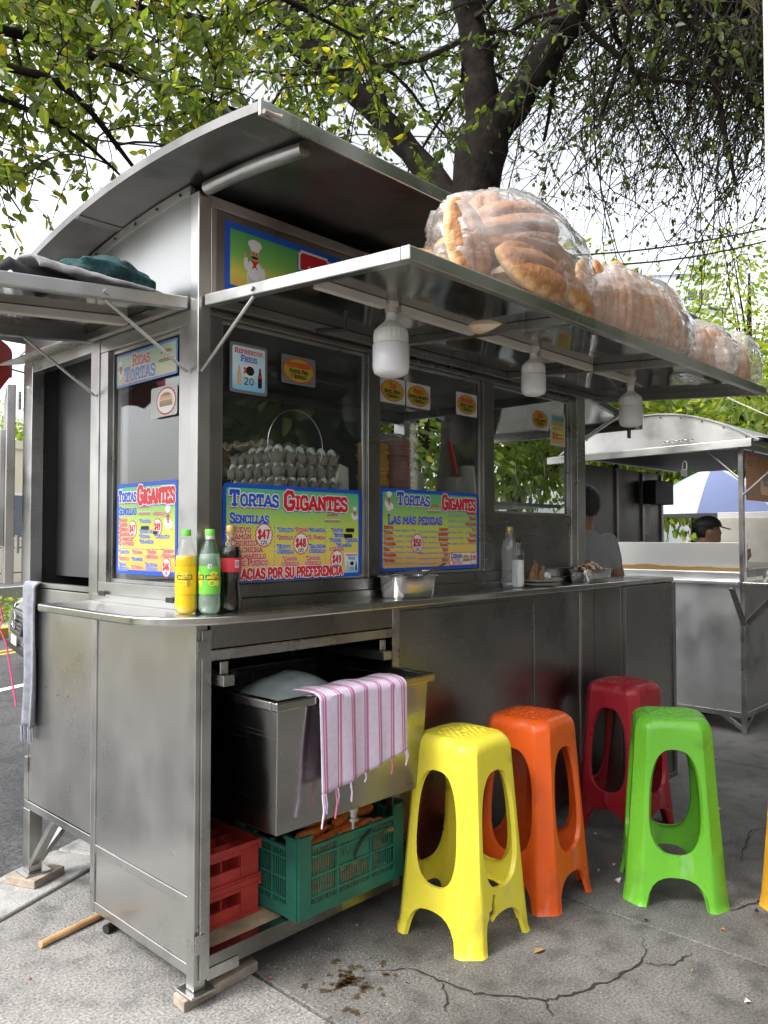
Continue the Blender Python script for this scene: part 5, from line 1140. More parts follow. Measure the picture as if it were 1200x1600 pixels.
    def chef(s, cx, y0, h, n=.0018):
        c = lambda x, y, rx, ry, k=14: [(cx + (x + rx * math.cos(2 * math.pi * i / k)) * h, y0 + (y + ry * math.sin(2 * math.pi * i / k)) * h) for i in range(k)]
        q = s.flat('cook_picture', c(0, .42, .185, .195), 'ink_grey', n - .0012); z = n - .001
        def f(nm, poly, mt):
            nonlocal z; z += .00012; s.flat(nm, poly, mt, z, q)
        f('trouser_outline', [(cx + a * h, y0 + b_ * h) for a, b_ in ((-.15, .02), (.15, .02), (.17, .34), (-.17, .34))], 'ink_white'); f('trousers', [(cx + a * h, y0 + b_ * h) for a, b_ in ((-.13, .04), (-.02, .04), (0, .2), (.02, .04), (.13, .04), (.15, .32), (-.15, .32))], 'ink_grey')
        f('shoe', c(-.08, .035, .075, .03), 'ink_black'); f('shoe', c(.08, .035, .075, .03), 'ink_black')
        f('jacket', c(0, .42, .18, .19), 'ink_white'); f('arm', c(.2, .38, .05, .13), 'ink_white'); f('arm', c(-.2, .52, .05, .13), 'ink_white'); f('hand', c(-.22, .66, .045, .05), 'ink_skin'); f('hand', c(.22, .26, .04, .04), 'ink_skin')
        f('scarf', [(cx + a * h, y0 + b_ * h) for a, b_ in ((-.10, .60), (.10, .60), (.03, .52), (.07, .42), (0, .48), (-.07, .42), (-.03, .52))], 'ink_red')
        f('face', c(0, .69, .10, .11), 'ink_skin'); f('moustache', c(0, .655, .085, .028), 'ink_black'); f('eye', c(-.035, .72, .014, .018, 8), 'ink_black'); f('eye', c(.035, .72, .014, .018, 8), 'ink_black')
        f('hat_outline', c(0, .895, .165, .10), 'ink_grey'); f('hat_band', s.rrect(cx - .105 * h, y0 + .77 * h, cx + .105 * h, y0 + .87 * h, .02 * h), 'ink_white'); f('hat_puff', c(0, .895, .155, .09), 'ink_white')
def under(b, x, y, w_, mat='ink_red', n=.0012): b.flat('underline', [(x, y - .0026), (x + w_, y - .0026), (x + w_, y - .0012), (x, y - .0012)], mat, n)
# --- menu in the first front window
def menu(name, label, org, axis, W_, H_):
    b = Board(name, label, 'menu sign', org, axis, W_, H_); b.sheet('border', 'ink_blue', r=.016); b.sheet('printed_field', 'print_grad', .014, .014, W_ - .014, H_ - .014, .008, .0009, .0013); return b
FY = .0195
W_, H_ = .612, .316
b = menu('menu_board', 'wide menu board in the first front window, headed TORTAS GIGANTES with SENCILLAS below', (.106, FY, 1.254), 'front', W_, H_)
X = lambda q: q * W_
Y = lambda q: q * H_
b.text('Tortas', X(.045), Y(.775), .046, 'ink_blue', .24, 'ink_white', 'ink_red', X(.325), n=.0026, sc=.78); b.text('Gigantes', X(.405), Y(.755), .057, 'ink_red', .26, 'ink_white', 'ink_blue', X(.485), n=.0026, sc=.78)
b.text('Sencillas', X(.045), Y(.60), .030, 'ink_blue', .24, 'ink_white', None, X(.255), n=.0024, og=.0015)
for k, (tx, fw_) in enumerate((('*Huevo', .15), ('*Jamón', .15), ('*Chorizo', .19), ('*Salchicha', .225), ('*Q. Amarillo', .25), ('*Q. de Puerco', .265))):
    b.text(tx, X(.032), Y(.505 - .068 * k), .0185, 'ink_red', .24, 'ink_white', None, X(fw_), n=.0024, og=.0012); under(b, X(.05), Y(.505 - .068 * k), X(fw_ - .02), 'ink_blue')
b.burst(X(.265), Y(.475), .034, '$47', .0030)
for x in (.335, .712):
    for k in range(9): b.flat('dash', [(X(x), Y(.14 + .05 * k)), (X(x) + .002, Y(.14 + .05 * k)), (X(x) + .002, Y(.17 + .05 * k)), (X(x), Y(.17 + .05 * k))], 'ink_blue', .0016)
for tx, x, y, fw_, mt in (('*Chuleta', .355, .515, .115, 'ink_blue'), ('*Pierna', .477, .515, .10, 'ink_red'), ('*Milanesa', .58, .515, .125, 'ink_blue'), ('*Quesillo', .352, .432, .115, 'ink_red'), ('*Q. Panela', .575, .432, .13, 'ink_red'), ('*Huevo', .352, .335, .10, 'ink_blue'), ('c/Quesillo', .352, .282, .125, 'ink_blue'), ('*Salchicha', .585, .335, .125, 'ink_blue'), ('c/Quesillo', .585, .282, .12, 'ink_blue'), ('*Jamón', .395, .205, .10, 'ink_red'), ('c/Quesillo', .385, .150, .125, 'ink_red'), ('*Chorizo', .56, .205, .11, 'ink_red'), ('c/Quesillo', .555, .150, .125, 'ink_red'),
        ('*Pastor', .755, .515, .095, 'ink_blue'), ('*Bistec', .775, .455, .085, 'ink_blue'), ('*Pierna', .74, .40, .095, 'ink_blue'), ('*Chuleta', .865, .40, .105, 'ink_blue'), ('*Milanesa', .795, .345, .125, 'ink_blue'), ('c/Queso', .74, .30, .12, 'ink_red')):
    b.text(tx, X(x), Y(y), .0135, mt, .22, 'ink_white', None, X(fw_), n=.0024, og=.001); under(b, X(x), Y(y), X(fw_), 'ink_blue' if mt == 'ink_red' else 'ink_red')
for (x, y) in ((.905, .53), (.89, .465)): b.flat('black_tape', b.rrect(X(x) - .022, Y(y) - .006, X(x) + .022, Y(y) + .008, .005), 'ink_black', .0032)
b.burst(X(.525), Y(.385), .032, '$48', .0030); b.burst(X(.80), Y(.20), .030, '$49', .0030)
b.text('Gracias por su preferencia'.upper(), X(.05), Y(.030), .031, 'ink_red', .25, 'ink_white', None, X(.80), n=.0026, og=.003, serif=False, sp=.14)
b.sandwich(X(.765), Y(.64), .078); b.chef(X(.945), Y(.60), .066)
def drinks(b, x0, y0, x1, y1, n=.002):
    w_, h_ = x1 - x0, y1 - y0; q = b.sheet('drinks_panel', 'print_blue', x0, y0, x1, y1, min(w_, h_) * .06, n - .0003, n); q2 = n + .0004
    b.text('Refrescos', x0 + w_ * .06, y0 + h_ * .84, h_ * .10, 'ink_red', .22, 'ink_white', None, w_ * .86, n=n + .001, og=.0006); b.text('Fríos', x0 + w_ * .25, y0 + h_ * .66, h_ * .13, 'ink_blue', .22, 'ink_white', None, w_ * .5, n=n + .001, og=.0006)
    bo = lambda cx: [(x0 + w_ * (cx + a), y0 + h_ * c) for a, c in ((-.06, .10), (.06, .10), (.065, .34), (.03, .46), (.025, .56), (-.025, .56), (-.03, .46), (-.065, .34))]
    b.flat('bottle_picture', bo(.2), 'ink_tan', q2); b.flat('bottle_picture', bo(.84), 'ink_black', q2); b.flat('bottle_label', [(x0 + w_ * a, y0 + h_ * c) for a, c in ((.78, .32), (.90, .32), (.89, .40), (.79, .40))], 'ink_red', q2 + .0003)
    b.flat('round_patch', [(x0 + w_ * (.5 + .19 * math.cos(t)), y0 + h_ * (.46 + .155 * math.sin(t))) for t in np.linspace(0, 6.28, 21)[:-1]], 'ink_white', q2); b.flat('black_tape', [(x0 + w_ * (.53 + .13 * math.cos(t)), y0 + h_ * (.46 + .11 * math.sin(t))) for t in np.linspace(0, 6.28, 15)[:-1]], 'ink_black', q2 + .0004)
    b.text('$', x0 + w_ * .33, y0 + h_ * .40, h_ * .12, 'ink_red', .2, n=q2 + .0008); b.text('20', x0 + w_ * .34, y0 + h_ * .14, h_ * .15, 'ink_black', .14, fit=w_ * .33, n=q2 + .0008)
drinks(b, X(.865), Y(.045), X(.975), Y(.275))
# --- menu in the second window
W_, H_ = .618, .322
b = menu('menu_board', 'menu board in the second front window headed LAS MÁS PEDIDAS', (.820, FY, 1.264), 'front', W_, H_)
b.text('Tortas', X(.155), Y(.805), .046, 'ink_blue', .24, 'ink_white', 'ink_red', X(.32), n=.0026, sc=.78); b.text('Gigantes', X(.60), Y(.775), .055, 'ink_red', .26, 'ink_white', 'ink_blue', X(.37), n=.0026, sc=.78)
b.text('Las más pedidas', X(.07), Y(.575), .035, 'ink_blue', .24, 'ink_white', 'ink_red', X(.53), n=.0026, og=.0014, sh=(-.0015, -.002))
L1 = (('*Especial', 'Pierna, Milanesa, Quesillo y Piña'), ('*Tatiana', 'Pierna, Milanesa y Quesillo'), ('*Lambada', 'Chorizo, Huevo y Pierna'), ('*Toluqueña', 'Milanesa, Chorizo y Quesillo'), ('*Rusa', 'Milanesa, Pierna y Chuleta'), ('*Oaxaqueña', 'Jamón, Huevo y Quesillo'), ('*Victorino', 'Pastor, Huevo y Quesillo'))
L2 = (('Alemania*', 'Salchicha, Chorizo y Q. Blanco'), ('Argentina*', 'Milanesa, Pierna y Salchicha'), ('Hawaiana*', 'Jamón, Quesillo y Piña'), ('Italiana*', 'Jamón, Q. Amarillo y Quesillo'), ('Suiza*', 'Quesillo, Q. Amarillo y Q. Blanco'), ('Fox*', 'Milanesa, Salchicha y Quesillo'), ('Paola*', 'Pastor, Milanesa y Quesillo'))
L3 = (('*Alejandra', 'Pierna, Salchicha y Quesillo'), ('*Wenchi', 'Bistec, Jamón y Quesillo'), ('*Michoacana', 'Pierna, Chuleta y Quesillo'), ('*Lily', 'Bistec, Piña y Quesillo'), ('*Golosa', 'Huevo, Chorizo y Salchicha'), ('*Verónica', 'Milanesa, Jamón y Quesillo'))
for L_, x, al, y0, st_ in ((L1, .03, 'l', .515, .0665), (L2, .665, 'r', .50, .0665), (L3, .97, 'r', .715, .0735)):
    for k, (a, c) in enumerate(L_):
        b.text(a, X(x), Y(y0 - st_ * k), .0115, 'ink_red', .24, None, None, None, al, n=.0022); b.text(c, X(x), Y(y0 - st_ * k - .030), .0068, 'ink_blue', .24, 'ink_white', None, X(.305), al, n=.0022, og=.0005, serif=False)
b.burst(X(.345), Y(.335), .034, '$50', .0030); b.sandwich(X(.515), Y(.74), .092); b.chef(X(.08), Y(.66), .098)
b.sheet('special_box', 'ink_red', X(.675), Y(.045), X(.98), Y(.215), .006, .0014, .0017); b.sheet('special_field', 'ink_white', X(.68), Y(.052), X(.975), Y(.208), .005, .0018, .0020)
b.text('Cubana', X(.69), Y(.145), .018, 'ink_blue', .22, n=.0026, fit=X(.125)); b.text('de todo', X(.69), Y(.105), .012, 'ink_red', .22, n=.0026, fit=X(.10)); b.text('un poco', X(.705), Y(.062), .012, 'ink_red', .22, n=.0026, fit=X(.11)); b.sandwich(X(.855), Y(.125), .050, .0036); b.burst(X(.935), Y(.13), .022, '$70', .0034, False)
# --- menu and signs in the side window (x runs from the back edge to the corner)
W_, H_ = .390, .310
SXX = .0195
b = menu('menu_board', 'menu board in the side window headed TORTAS GIGANTES, SENCILLAS beneath', (SXX, .527, 1.272), 'side', W_, H_)
b.text('Tortas', X(.04), Y(.80), .036, 'ink_blue', .24, 'ink_white', 'ink_red', X(.31), n=.0026); b.text('Gigantes', X(.37), Y(.77), .056, 'ink_red', .27, 'ink_white', 'ink_blue', X(.60), n=.0026, sc=.8); b.text('Sencillas', X(.05), Y(.655), .026, 'ink_blue', .24, 'ink_white', None, X(.30), n=.0024, og=.0012)
for k, tx in enumerate(('*Huevo', '*Jamón', '*Chorizo', '*Salchicha', '*Q. Amarillo', '*Q. de Puerco')): b.text(tx, X(.04), Y(.575 - .052 * k), .0135, 'ink_red', .22, 'ink_white', None, X((.15, .15, .17, .21, .25, .27)[k]), n=.0024, og=.001)
for tx, x, y, fw_, mt in (('*Pastor', .40, .54, .19, 'ink_blue'), ('*Bistec de', .40, .43, .22, 'ink_blue'), ('*Pierna', .40, .375, .18, 'ink_blue'), ('*Chuleta', .65, .375, .24, 'ink_blue'), ('*Milanesa', .40, .32, .24, 'ink_blue'), ('c/Queso', .62, .615, .2, 'ink_red'), ('*Chuleta', .05, .205, .18, 'ink_blue'), ('*Pierna', .28, .205, .17, 'ink_red'), ('*Jamón', .53, .21, .15, 'ink_red'), ('c/Quesillo', .51, .16, .2, 'ink_red'), ('*Chorizo', .77, .225, .18, 'ink_red'), ('c/Quesillo', .76, .175, .2, 'ink_red'), ('*Quesillo', .05, .13, .18, 'ink_red'), ('*Milanesa', .27, .13, .19, 'ink_blue'), ('*Huevo', .05, .065, .12, 'ink_blue'), ('c/Quesillo', .04, .02, .18, 'ink_blue'), ('*Q. Panela', .26, .04, .2, 'ink_red'), ('*Salchicha', .50, .075, .2, 'ink_blue'), ('c/Quesillo', .50, .03, .2, 'ink_blue')):
    b.text(tx, X(x), Y(y) + .006, .0120, mt, .22, 'ink_white', None, X(fw_), n=.0024, og=.0009)
b.burst(X(.285), Y(.49), .026, '$47', .0030); b.burst(X(.70), Y(.51), .025, '$49', .0030); b.burst(X(.84), Y(.09), .027, '$46', .0030)
for k in range(16): b.flat('dash', [(X(.05 + .056 * k), Y(.272)), (X(.085 + .056 * k), Y(.272)), (X(.085 + .056 * k), Y(.280)), (X(.05 + .056 * k), Y(.280))], 'ink_blue', .0016)
b.flat('black_tape', b.rrect(X(.43), Y(.485), X(.56), Y(.525), .005), 'ink_black', .0032); b.flat('black_tape', b.rrect(X(.63), Y(.435), X(.70), Y(.47), .004), 'ink_black', .0032)
b.sandwich(X(.48), Y(.665), .080); b.chef(X(.86), Y(.40), .105)
W_, H_ = .395, .115
b = Board('shop_sign', 'faded RICAS TORTAS sign across the top of the side window', 'sign', (SXX, .540, 1.921), 'side', W_, H_)
M['fade_blue'] = simple('faded_blue', (.16, .30, .60), .4); M['fade_grad'] = gradmat('faded_green_yellow', [(0, (.66, .60, .42)), (.5, (.55, .66, .46)), (1, (.40, .58, .46))])
b.sheet('border', 'fade_blue', r=.006); b.sheet('printed_field', 'fade_grad', .008, .008, W_ - .008, H_ - .008, .004, .0009, .0013)
b.text('Ricas', X(.29), Y(.56), .036, 'ink_pink', .24, 'ink_white', None, X(.29), n=.0024); b.text('Tortas', X(.15), Y(.13), .046, 'fade_blue', .25, 'ink_white', 'ink_pink', X(.52), n=.0026); b.sandwich(X(.83), Y(.5), .10); b.chef(X(.08), Y(.08), .085)
b = Board('sandwich_sticker', 'square sticker of a sandwich in a red scalloped ring on the side window', 'sticker', (SXX, .305, 1.790), 'side', .160, .100)
W_, H_ = .160, .100; b.sheet('backing', 'ink_grey', r=.01)
b.flat('ring', [(.095 + (.058 + .004 * (i % 2)) * math.cos(math.pi * i / 22), .05 + (.044 + .003 * (i % 2)) * math.sin(math.pi * i / 22)) for i in range(44)], 'ink_red', .0012); b.flat('disc', [(.095 + .054 * math.cos(math.pi * i / 22), .05 + .040 * math.sin(math.pi * i / 22)) for i in range(44)], 'ink_white', .0015); b.sandwich(.095, .050, .082, .0032)
# --- small stickers on the front windows
def sticker(x, z, w_, h_, lines, label):
    b = Board('filling_sticker', label, 'sticker', (x, FY, z), 'front', w_, h_); b.sheet('backing', 'ink_grey' if x > .6 else 'fade_grey', r=.008); k = 20
    b.flat('gold_edge', [(w_ * (.5 + (.445 + .02 * (i % 2)) * math.cos(math.pi * i / k)), h_ * (.5 + (.42 + .02 * (i % 2)) * math.sin(math.pi * i / k))) for i in range(2 * k)], 'ink_red', .0011); b.flat('gold_badge', [(w_ * (.5 + .425 * math.cos(math.pi * i / k)), h_ * (.5 + .40 * math.sin(math.pi * i / k))) for i in range(2 * k)], 'ink_gold', .0013)
    b.text(lines[0], w_ * .5, h_ * .60, h_ * .19, 'ink_red', .22, 'ink_gold', None, min(w_ * .8, measure(lines[0], h_ * .19)), 'c', n=.0022, og=.0005)
    for j, l in enumerate(lines[1:]): b.text(l, w_ * .5, h_ * (.40 - .17 * j), h_ * .13, 'ink_black', .2, None, None, min(w_ * .76, measure(l, h_ * .13)), 'c', n=.0022)
M['fade_grey'] = simple('dull_sticker_grey', (.16, .165, .165), .5)
sticker(.340, 1.921, .152, .098, ('Pastoreña', 'Pastor, Piña', 'y Quesillo'), 'grey sticker with a gold PASTOREÑA badge high in the first window')
sticker(.817, 1.916, .146, .098, ('Tom', 'Bistec, Huevo', 'y Quesillo'), 'white sticker with a gold TOM badge at the upper left of the second window')
sticker(.970, 1.914, .146, .098, ('Paolo', 'Pastor, Milanesa', 'y Quesillo'), 'white sticker with a gold PAOLO badge beside the TOM one')
sticker(1.286, 1.918, .146, .098, ('Wlenchi', 'Bistec, Jamón', 'y Quesillo'), 'white sticker with a gold WLENCHI badge at the upper right of the second window')
sticker(1.862, 1.915, .150, .100, ('Ezra', 'Bistec, Jamón', 'y Quesillo'), 'white sticker with a gold badge at the top of the third window')
b = Board('price_sticker', 'tall white price sticker with a sandwich at the edge of the third window', 'sticker', (2.028, FY, 1.850), 'front', .140, .165)
W_, H_ = .140, .165; b.sheet('backing', 'ink_grey', r=.008); b.sheet('printed_field', 'print_grad', .012, .014, .128, .151, .004, .0009, .0013); b.text('Cubana', .07, .125, .018, 'ink_blue', .22, 'ink_white', None, .10, 'c', n=.0024, og=.0008); b.text('de todo', .07, .100, .014, 'ink_red', .22, 'ink_white', None, .09, 'c', n=.0024, og=.0008); b.text('un poco', .07, .078, .014, 'ink_red', .22, 'ink_white', None, .09, 'c', n=.0024, og=.0008); b.sandwich(.088, .040, .064); b.text('$70', .018, .035, .026, 'ink_red', .24, 'ink_white', None, .05, n=.0032, og=.001)
b = Board('drinks_sticker', 'tall pale blue REFRESCOS FRÍOS sticker with two bottles in the first window', 'sticker', (.130, FY, 1.862), 'front', .150, .162)
b.sheet('backing', 'fade_grey', r=.01); drinks(b, .010, .010, .140, .152, .0014)
# --- long sign above the front awning
W_, H_ = 2.05, .222
b = Board('shop_sign', 'long blue-edged sign with a cook and red lettering above the front awning', 'sign', (.102, .0095, 2.182), 'front', W_, H_)
M['banner_grad'] = gradmat('printed_orange_to_green', [(0, (.72, .42, .10)), (.25, (.72, .62, .08)), (.55, (.22, .52, .10)), (1, (.08, .36, .10))])
b.sheet('border', 'ink_blue', r=.004); b.sheet('printed_field', 'banner_grad', .020, .020, W_ - .02, H_ - .022, .003, .0009, .0013); b.chef(.115, .012, .175, .003)
b.text('Tortas', .32, .045, .135, 'ink_red', .26, 'ink_white', 'ink_blue', .64, n=.0028, og=.008, sh=(-.008, -.008)); b.text('Gigantes', 1.04, .045, .135, 'ink_red', .26, 'ink_white', 'ink_blue', .86, n=.0028, og=.008, sh=(-.008, -.008))
# --- lettering wrapped on the bottle labels
def wraptext(bt, txt, zc, h, mat, ang, wt=.22, par=None, grow=.0012, band=None):
    t, lb, prof = bt; o = ORIG[t.name]
    r = lambda z: float(np.interp(z, [p[1] for p in prof], [p[0] for p in prof])) + grow
    def P(x, y, n): 
        rr_ = r(zc) + n; th = ang + x / rr_; return (o.x + rr_ * math.cos(th), o.y + rr_ * math.sin(th), o.z + zc + y)
    if band:
        m_ = MB(); hw, hh, mt = band; m_.grid(lambda u, v: P(-hw + 2 * hw * u, -hh + 2 * hh * v, 0), 12, 1); ob('label_band', m_, mt, lb)
    m_ = MB()
    if txt: ink(m_, strokes(txt, 0, -h / 2, h, fit=band[0] * 1.8 if band else None, align='c'), wt, 0, P, .0004); ob('lettering', m_, mat, lb)
    return P
def blobon(P, lb, x, y, rx, ry, mat, n, k=12): ob('label_picture', MB().add([P(x + rx * math.cos(2 * math.pi * i / k), y + ry * math.sin(2 * math.pi * i / k), n) for i in range(k)], [tuple(range(k))]), mat, lb)
va = math.atan2(CAMP.y + .04, CAMP.x + .04)
for bt, ang in ((b1, va - .15), (b2, va + .35), (b2, va - 1.3)):
    P = wraptext(bt, 'JARRITOS', .108, .0085, 'ink_yellow', ang, band=(.024, .0068, 'ink_black'))
    blobon(P, bt[1], 0, .013, .018, .007, 'cap_g', .0); blobon(P, bt[1], 0, .011, .012, .006, 'ink_yellow', .0003)
    blobon(P, bt[1], -.004, -.016, .013, .009, 'ink_yellow', .0); blobon(P, bt[1], .013, -.018, .006, .010, 'ink_gold' if bt is b1 else 'ink_yellow', .0003)
P = wraptext(b2, '', .140, .006, 'ink_black', va + .0, band=(.006, .006, 'ink_white'))
for ch_, da in (('1', -.07), ('0', .07)): wraptext(b2, ch_, .140, .006, 'ink_black', va + da, grow=.0016)
t, lb, prof = b3
P = wraptext(b3, '', .15, .01, 'ink_white', va + .55); ob('barcode', MB().add([P(x, y, .0004) for x, y in ((-.007, -.016), (.007, -.016), (.007, .006), (-.007, .006))], [(0, 1, 2, 3)]), 'ink_white', lb)
for k in range(6): ob('barcode_bar', MB().add([P(-.0055 + .002 * k + dx, y, .0008) for dx, y in ((0, -.013), (.0009, -.013), (.0009, .003), (0, .003))], [(0, 1, 2, 3)]), 'ink_black', lb)
b_ = Board('tmp', '', '', (gx0 + .19, gy0 - .0056, .318), 'front', .1, .05) if False else None
M['crate_mark'] = simple('scratched_mark', (.005, .07, .045), .6)
for ch_, x_ in (('N', .175), ('O', .208)):
    m_ = MB(); ink(m_, strokes(ch_, gx0 + x_, .298, .042, serif=False), .10, 0, lambda x, y, n: (x, gy0 - .0052 - n, y), .0002); ob('letter', m_, 'crate_mark', gc)
ob('cable_tie', MB().tube([(gx0 + .33, gy0 - .012, .355), (gx0 + .28, gy0 - .014, .33), (gx0 + .25, gy0 - .012, .29), (gx0 + .255, gy0 - .012, .27)], [.004, .006, .005, .002], 6), 'black', gc, smooth=60)

# ================================================================== the far stall
M['int_steel'] = steel('interior_steel', .16, .25, .4, .3, 2, .2)
st2 = thing('far_stall', (5.5, .6, 0), 'second steel food stall with a barrel-arched roof standing behind the first', 'food stall')
def q2(name, mb, mat, bevel=.003, parent=st2, **kw): return ob(name, mb, mat, parent, bevel=bevel, **kw)
SX, SY, EX = 4.50, -.03, 6.55
q2('side_panel', MB().box(SX, SX + .012, SY + .03, 1.25, .15, 1.05), 'steel_bright', .002); q2('front_panel', MB().box(SX + .035, EX, SY, SY + .012, .15, 1.05), 'steel_old', .002)
q2('corner_post', MB().box(SX - .004, SX + .03, SY - .004, SY + .0295, .0, 2.09), SF); q2('rear_post', MB().box(SX - .004, SX + .03, 1.251, 1.285, 0, 2.05), 'white_plastic')
q2('bottom_rail', MB().box(SX - .003, SX + .025, SY + .03, 1.25, .11, .149), SF); q2('bottom_rail', MB().box(SX + .031, EX, SY - .003, SY + .025, .11, .149), SF)
for p0, p1 in (((SX + .01, SY + .015, .03), (SX + .01, .17, .14)), ((SX + .01, SY + .01, .03), (SX + .2, SY + .01, .14))): q2('leg_brace', MB().beam(p0, p1, .02, .03), SF, .002)
q2('counter_edge', MB().box(SX - .03, SX + .09, SY + .031, 1.25, 1.0505, 1.080), 'steel_bright', .006); q2('step', MB().box(SX + .06, SX + .16, SY + .031, 1.25, 1.0805, 1.142), 'steel_bright', .006)
m, nt, p = newmat('rusted_splash'); p.inputs['Metallic'].default_value = .9; tc = N(nt, 'TexCoord'); sxx = N(nt, 'SeparateXYZ'); nt.links.new(tc.outputs['Generated'], sxx.inputs[0])
f = noise(nt, 4, 5); mu = N(nt, 'Math', _operation='MULTIPLY'); mu.inputs[1].default_value = .24; nt.links.new(f, mu.inputs[0]); sb = N(nt, 'Math', _operation='SUBTRACT'); nt.links.new(sxx.outputs[2], sb.inputs[0]); nt.links.new(mu.outputs[0], sb.inputs[1])
nt.links.new(ramp(nt, sb.outputs[0], [(-.0, (.30, .17, .06)), (.02, (.46, .38, .24)), (.06, (.54, .54, .52)), (1, (.56, .56, .55))]), p.inputs['Base Color']); p.inputs['Roughness'].default_value = .4; bump(nt, p, noise(nt, 1.5, 1), .3, .03); M['splash'] = m
q2('splash_guard', MB().box(SX + .161, SX + .175, SY + .031, 1.25, 1.1425, 1.355), 'splash', .003); q2('griddle', MB().box(SX + .176, EX, SY + .04, .62, 1.10, 1.16), 'steel_dark', .004)
for k, (a, b_) in enumerate(((4.56, 5.12), (5.125, 5.62), (5.625, 6.02))):
    q2('rear_panel', MB().box(a + .02, b_ - .02, 1.262, 1.274, 1.02, 2.0), 'int_steel', .002); q2('rear_mullion', MB().box(b_ - .019, b_ + .024, 1.245, 1.28, 1.02, 2.0), 'steel_dark', .002)
q2('rear_lower_wall', MB().box(SX + .03, EX, 1.262, 1.274, .15, 1.019), 'steel_old', 0)
q2('paper_notice', MB().box(5.66, 5.78, 1.255, 1.2575, 1.42, 1.72), 'cream_plastic', 0)
def za(y, top=2.335): t = (y - .62) / .78; return 2.085 + (top - 2.085) * (1 - t * t)
ays = [-.16 + 1.56 * k / 20 for k in range(21)]
ga = q2('arched_gable', MB().prism([(y, za(y) - .012) for y in ays] + [(1.40, 2.07), (-.16, 2.07)], lambda y, z, d: (d, y, z), SX - .06, SX - .048), 'steel_old', 0)
for k in range(1, 20, 2): ob('rivet', MB().tube([(SX - .065, ays[k], za(ays[k]) - .03), (SX - .0605, ays[k], za(ays[k]) - .03)], .007, 8), 'darkgrey', ga)
rf = MB(); rf.grid(lambda u, v: (SX - .08 + (EX + .2 - SX) * u, -.17 + 1.58 * v, za(-.17 + 1.58 * v)), 1, 24); rf.grid(lambda u, v: (SX - .08 + (EX + .2 - SX) * u, -.17 + 1.58 * v, za(-.17 + 1.58 * v) - .011), 1, 24)
for e_ in (0, 1): strip(rf, lambda a, b_: (SX - .08 + (EX + .2 - SX) * e_, -.17 + 1.58 * a, za(-.17 + 1.58 * a) - .011 * b_), 24)
q2('arched_roof', rf, 'steel_old', 0, smooth=40)
ev = q2('side_awning', MB().beam((SX - .10, SY - .10, 2.055), (SX - .28, 1.40, 2.01), .02, .055), SF, .003)
ob('sheet', MB().add([(SX - .09, SY - .1, 2.085), (SX - .27, 1.40, 2.04), (SX + .02, 1.40, 2.088), (SX + .02, SY - .1, 2.10), (SX - .09, SY - .1, 2.081), (SX - .27, 1.40, 2.036), (SX + .02, 1.40, 2.084), (SX + .02, SY - .1, 2.096)], [(0, 1, 2, 3), (7, 6, 5, 4), (0, 4, 5, 1), (1, 5, 6, 2), (2, 6, 7, 3), (3, 7, 4, 0)]), 'steel_old', ev)
q2('roof_beam', MB().box(SX + .031, EX, SY - .003, SY + .03, 2.03, 2.07), SF); q2('roof_beam', MB().box(SX, SX + .03, SY + .03, 1.25, 2.03, 2.066), 'steel_dark')
q2('underside', MB().box(SX + .031, EX, SY + .031, 1.25, 2.045, 2.055), 'int_dark', 0)
fa = q2('front_awning', MB().beam((SX + .02, SY - .02, 2.10), (EX + .1, SY - .02, 2.10), .02, .05), SF, .003)
ob('sheet', MB().add([(SX, SY, 2.125), (EX, SY, 2.125), (EX, SY - .55, 2.03), (SX, SY - .55, 2.03), (SX, SY, 2.121), (EX, SY, 2.121), (EX, SY - .55, 2.026), (SX, SY - .55, 2.026)], [(0, 1, 2, 3), (7, 6, 5, 4), (0, 4, 5, 1), (1, 5, 6, 2), (2, 6, 7, 3), (3, 7, 4, 0)]), 'steel_old', fa)
for p0, p1 in (((SX + .01, SY + .01, 1.80), (SX + .01, .22, 2.03)), ((SX + .01, SY - .005, 1.70), (SX + .02, SY - .40, 2.05)), ((SX + .03, SY + .01, 1.80), (SX + .25, SY + .01, 2.03))): q2('prop_rod', MB().tube([p0, p1], .009, 8), SF, 0, smooth=60)
q2('front_shelf', MB().box(SX - .05, EX, SY - .26, SY - .005, 1.052, 1.078), 'steel_panel', .006)
for p0, p1 in (((SX + .0, SY - .012, .78), (SX + .0, SY - .25, 1.045)), ((SX - .012, SY + .0, .78), (SX - .24, SY + .0, 1.05)), ((SX + .05, SY - .012, .78), (SX + .28, SY - .2, 1.045))): q2('shelf_brace', MB().beam(p0, p1, .03, .03), 'steel_dark', .002)
tag(ob('hanging_speaker', MB().box(5.62, 6.02, 1.13, 1.24, 1.70, 1.92), 'black', bevel=.01), 'black box hanging high on the rear wall of the far stall', 'appliance')
pl = thing('padlock', (SX - .06, .36, 1.85), 'brass padlock and chain hanging from the awning of the far stall', 'padlock')
ob('lock_body', MB().box(SX - .075, SX - .045, .335, .385, 1.84, 1.90), 'steel_dark', pl, bevel=.006); ob('shackle', MB().tube([(SX - .06, .345, 1.90), (SX - .06, .345, 1.945), (SX - .06, .36, 1.96), (SX - .06, .375, 1.945), (SX - .06, .375, 1.90)], .005, 8), SF, pl, smooth=60)
for k in range(7): ob('chain_link', MB().tube([(SX - .10 + .012 * math.sin(t) * (k % 2), .30 + .035 * k + .022 * math.cos(t), 2.098 + .004 * k * 0 + .010 * math.sin(t) * ((k + 1) % 2) + .012) for t in np.linspace(0, 6.28, 11)], .0045, 6, False), SF, pl, smooth=60)
tag(ob('paper_napkin', MB().grid(lambda u, v: (SX + .10 + .20 * u, SY - .10 - .05 * v + .03 * mnoise.noise(Vector((u * 4, v * 4, 1))), 1.079 + .115 * v + .015 * mnoise.noise(Vector((u * 5, v * 3, 4)))), 14, 10), 'ink_white', smooth=30), 'white folded paper standing on the front shelf of the far stall', 'paper')
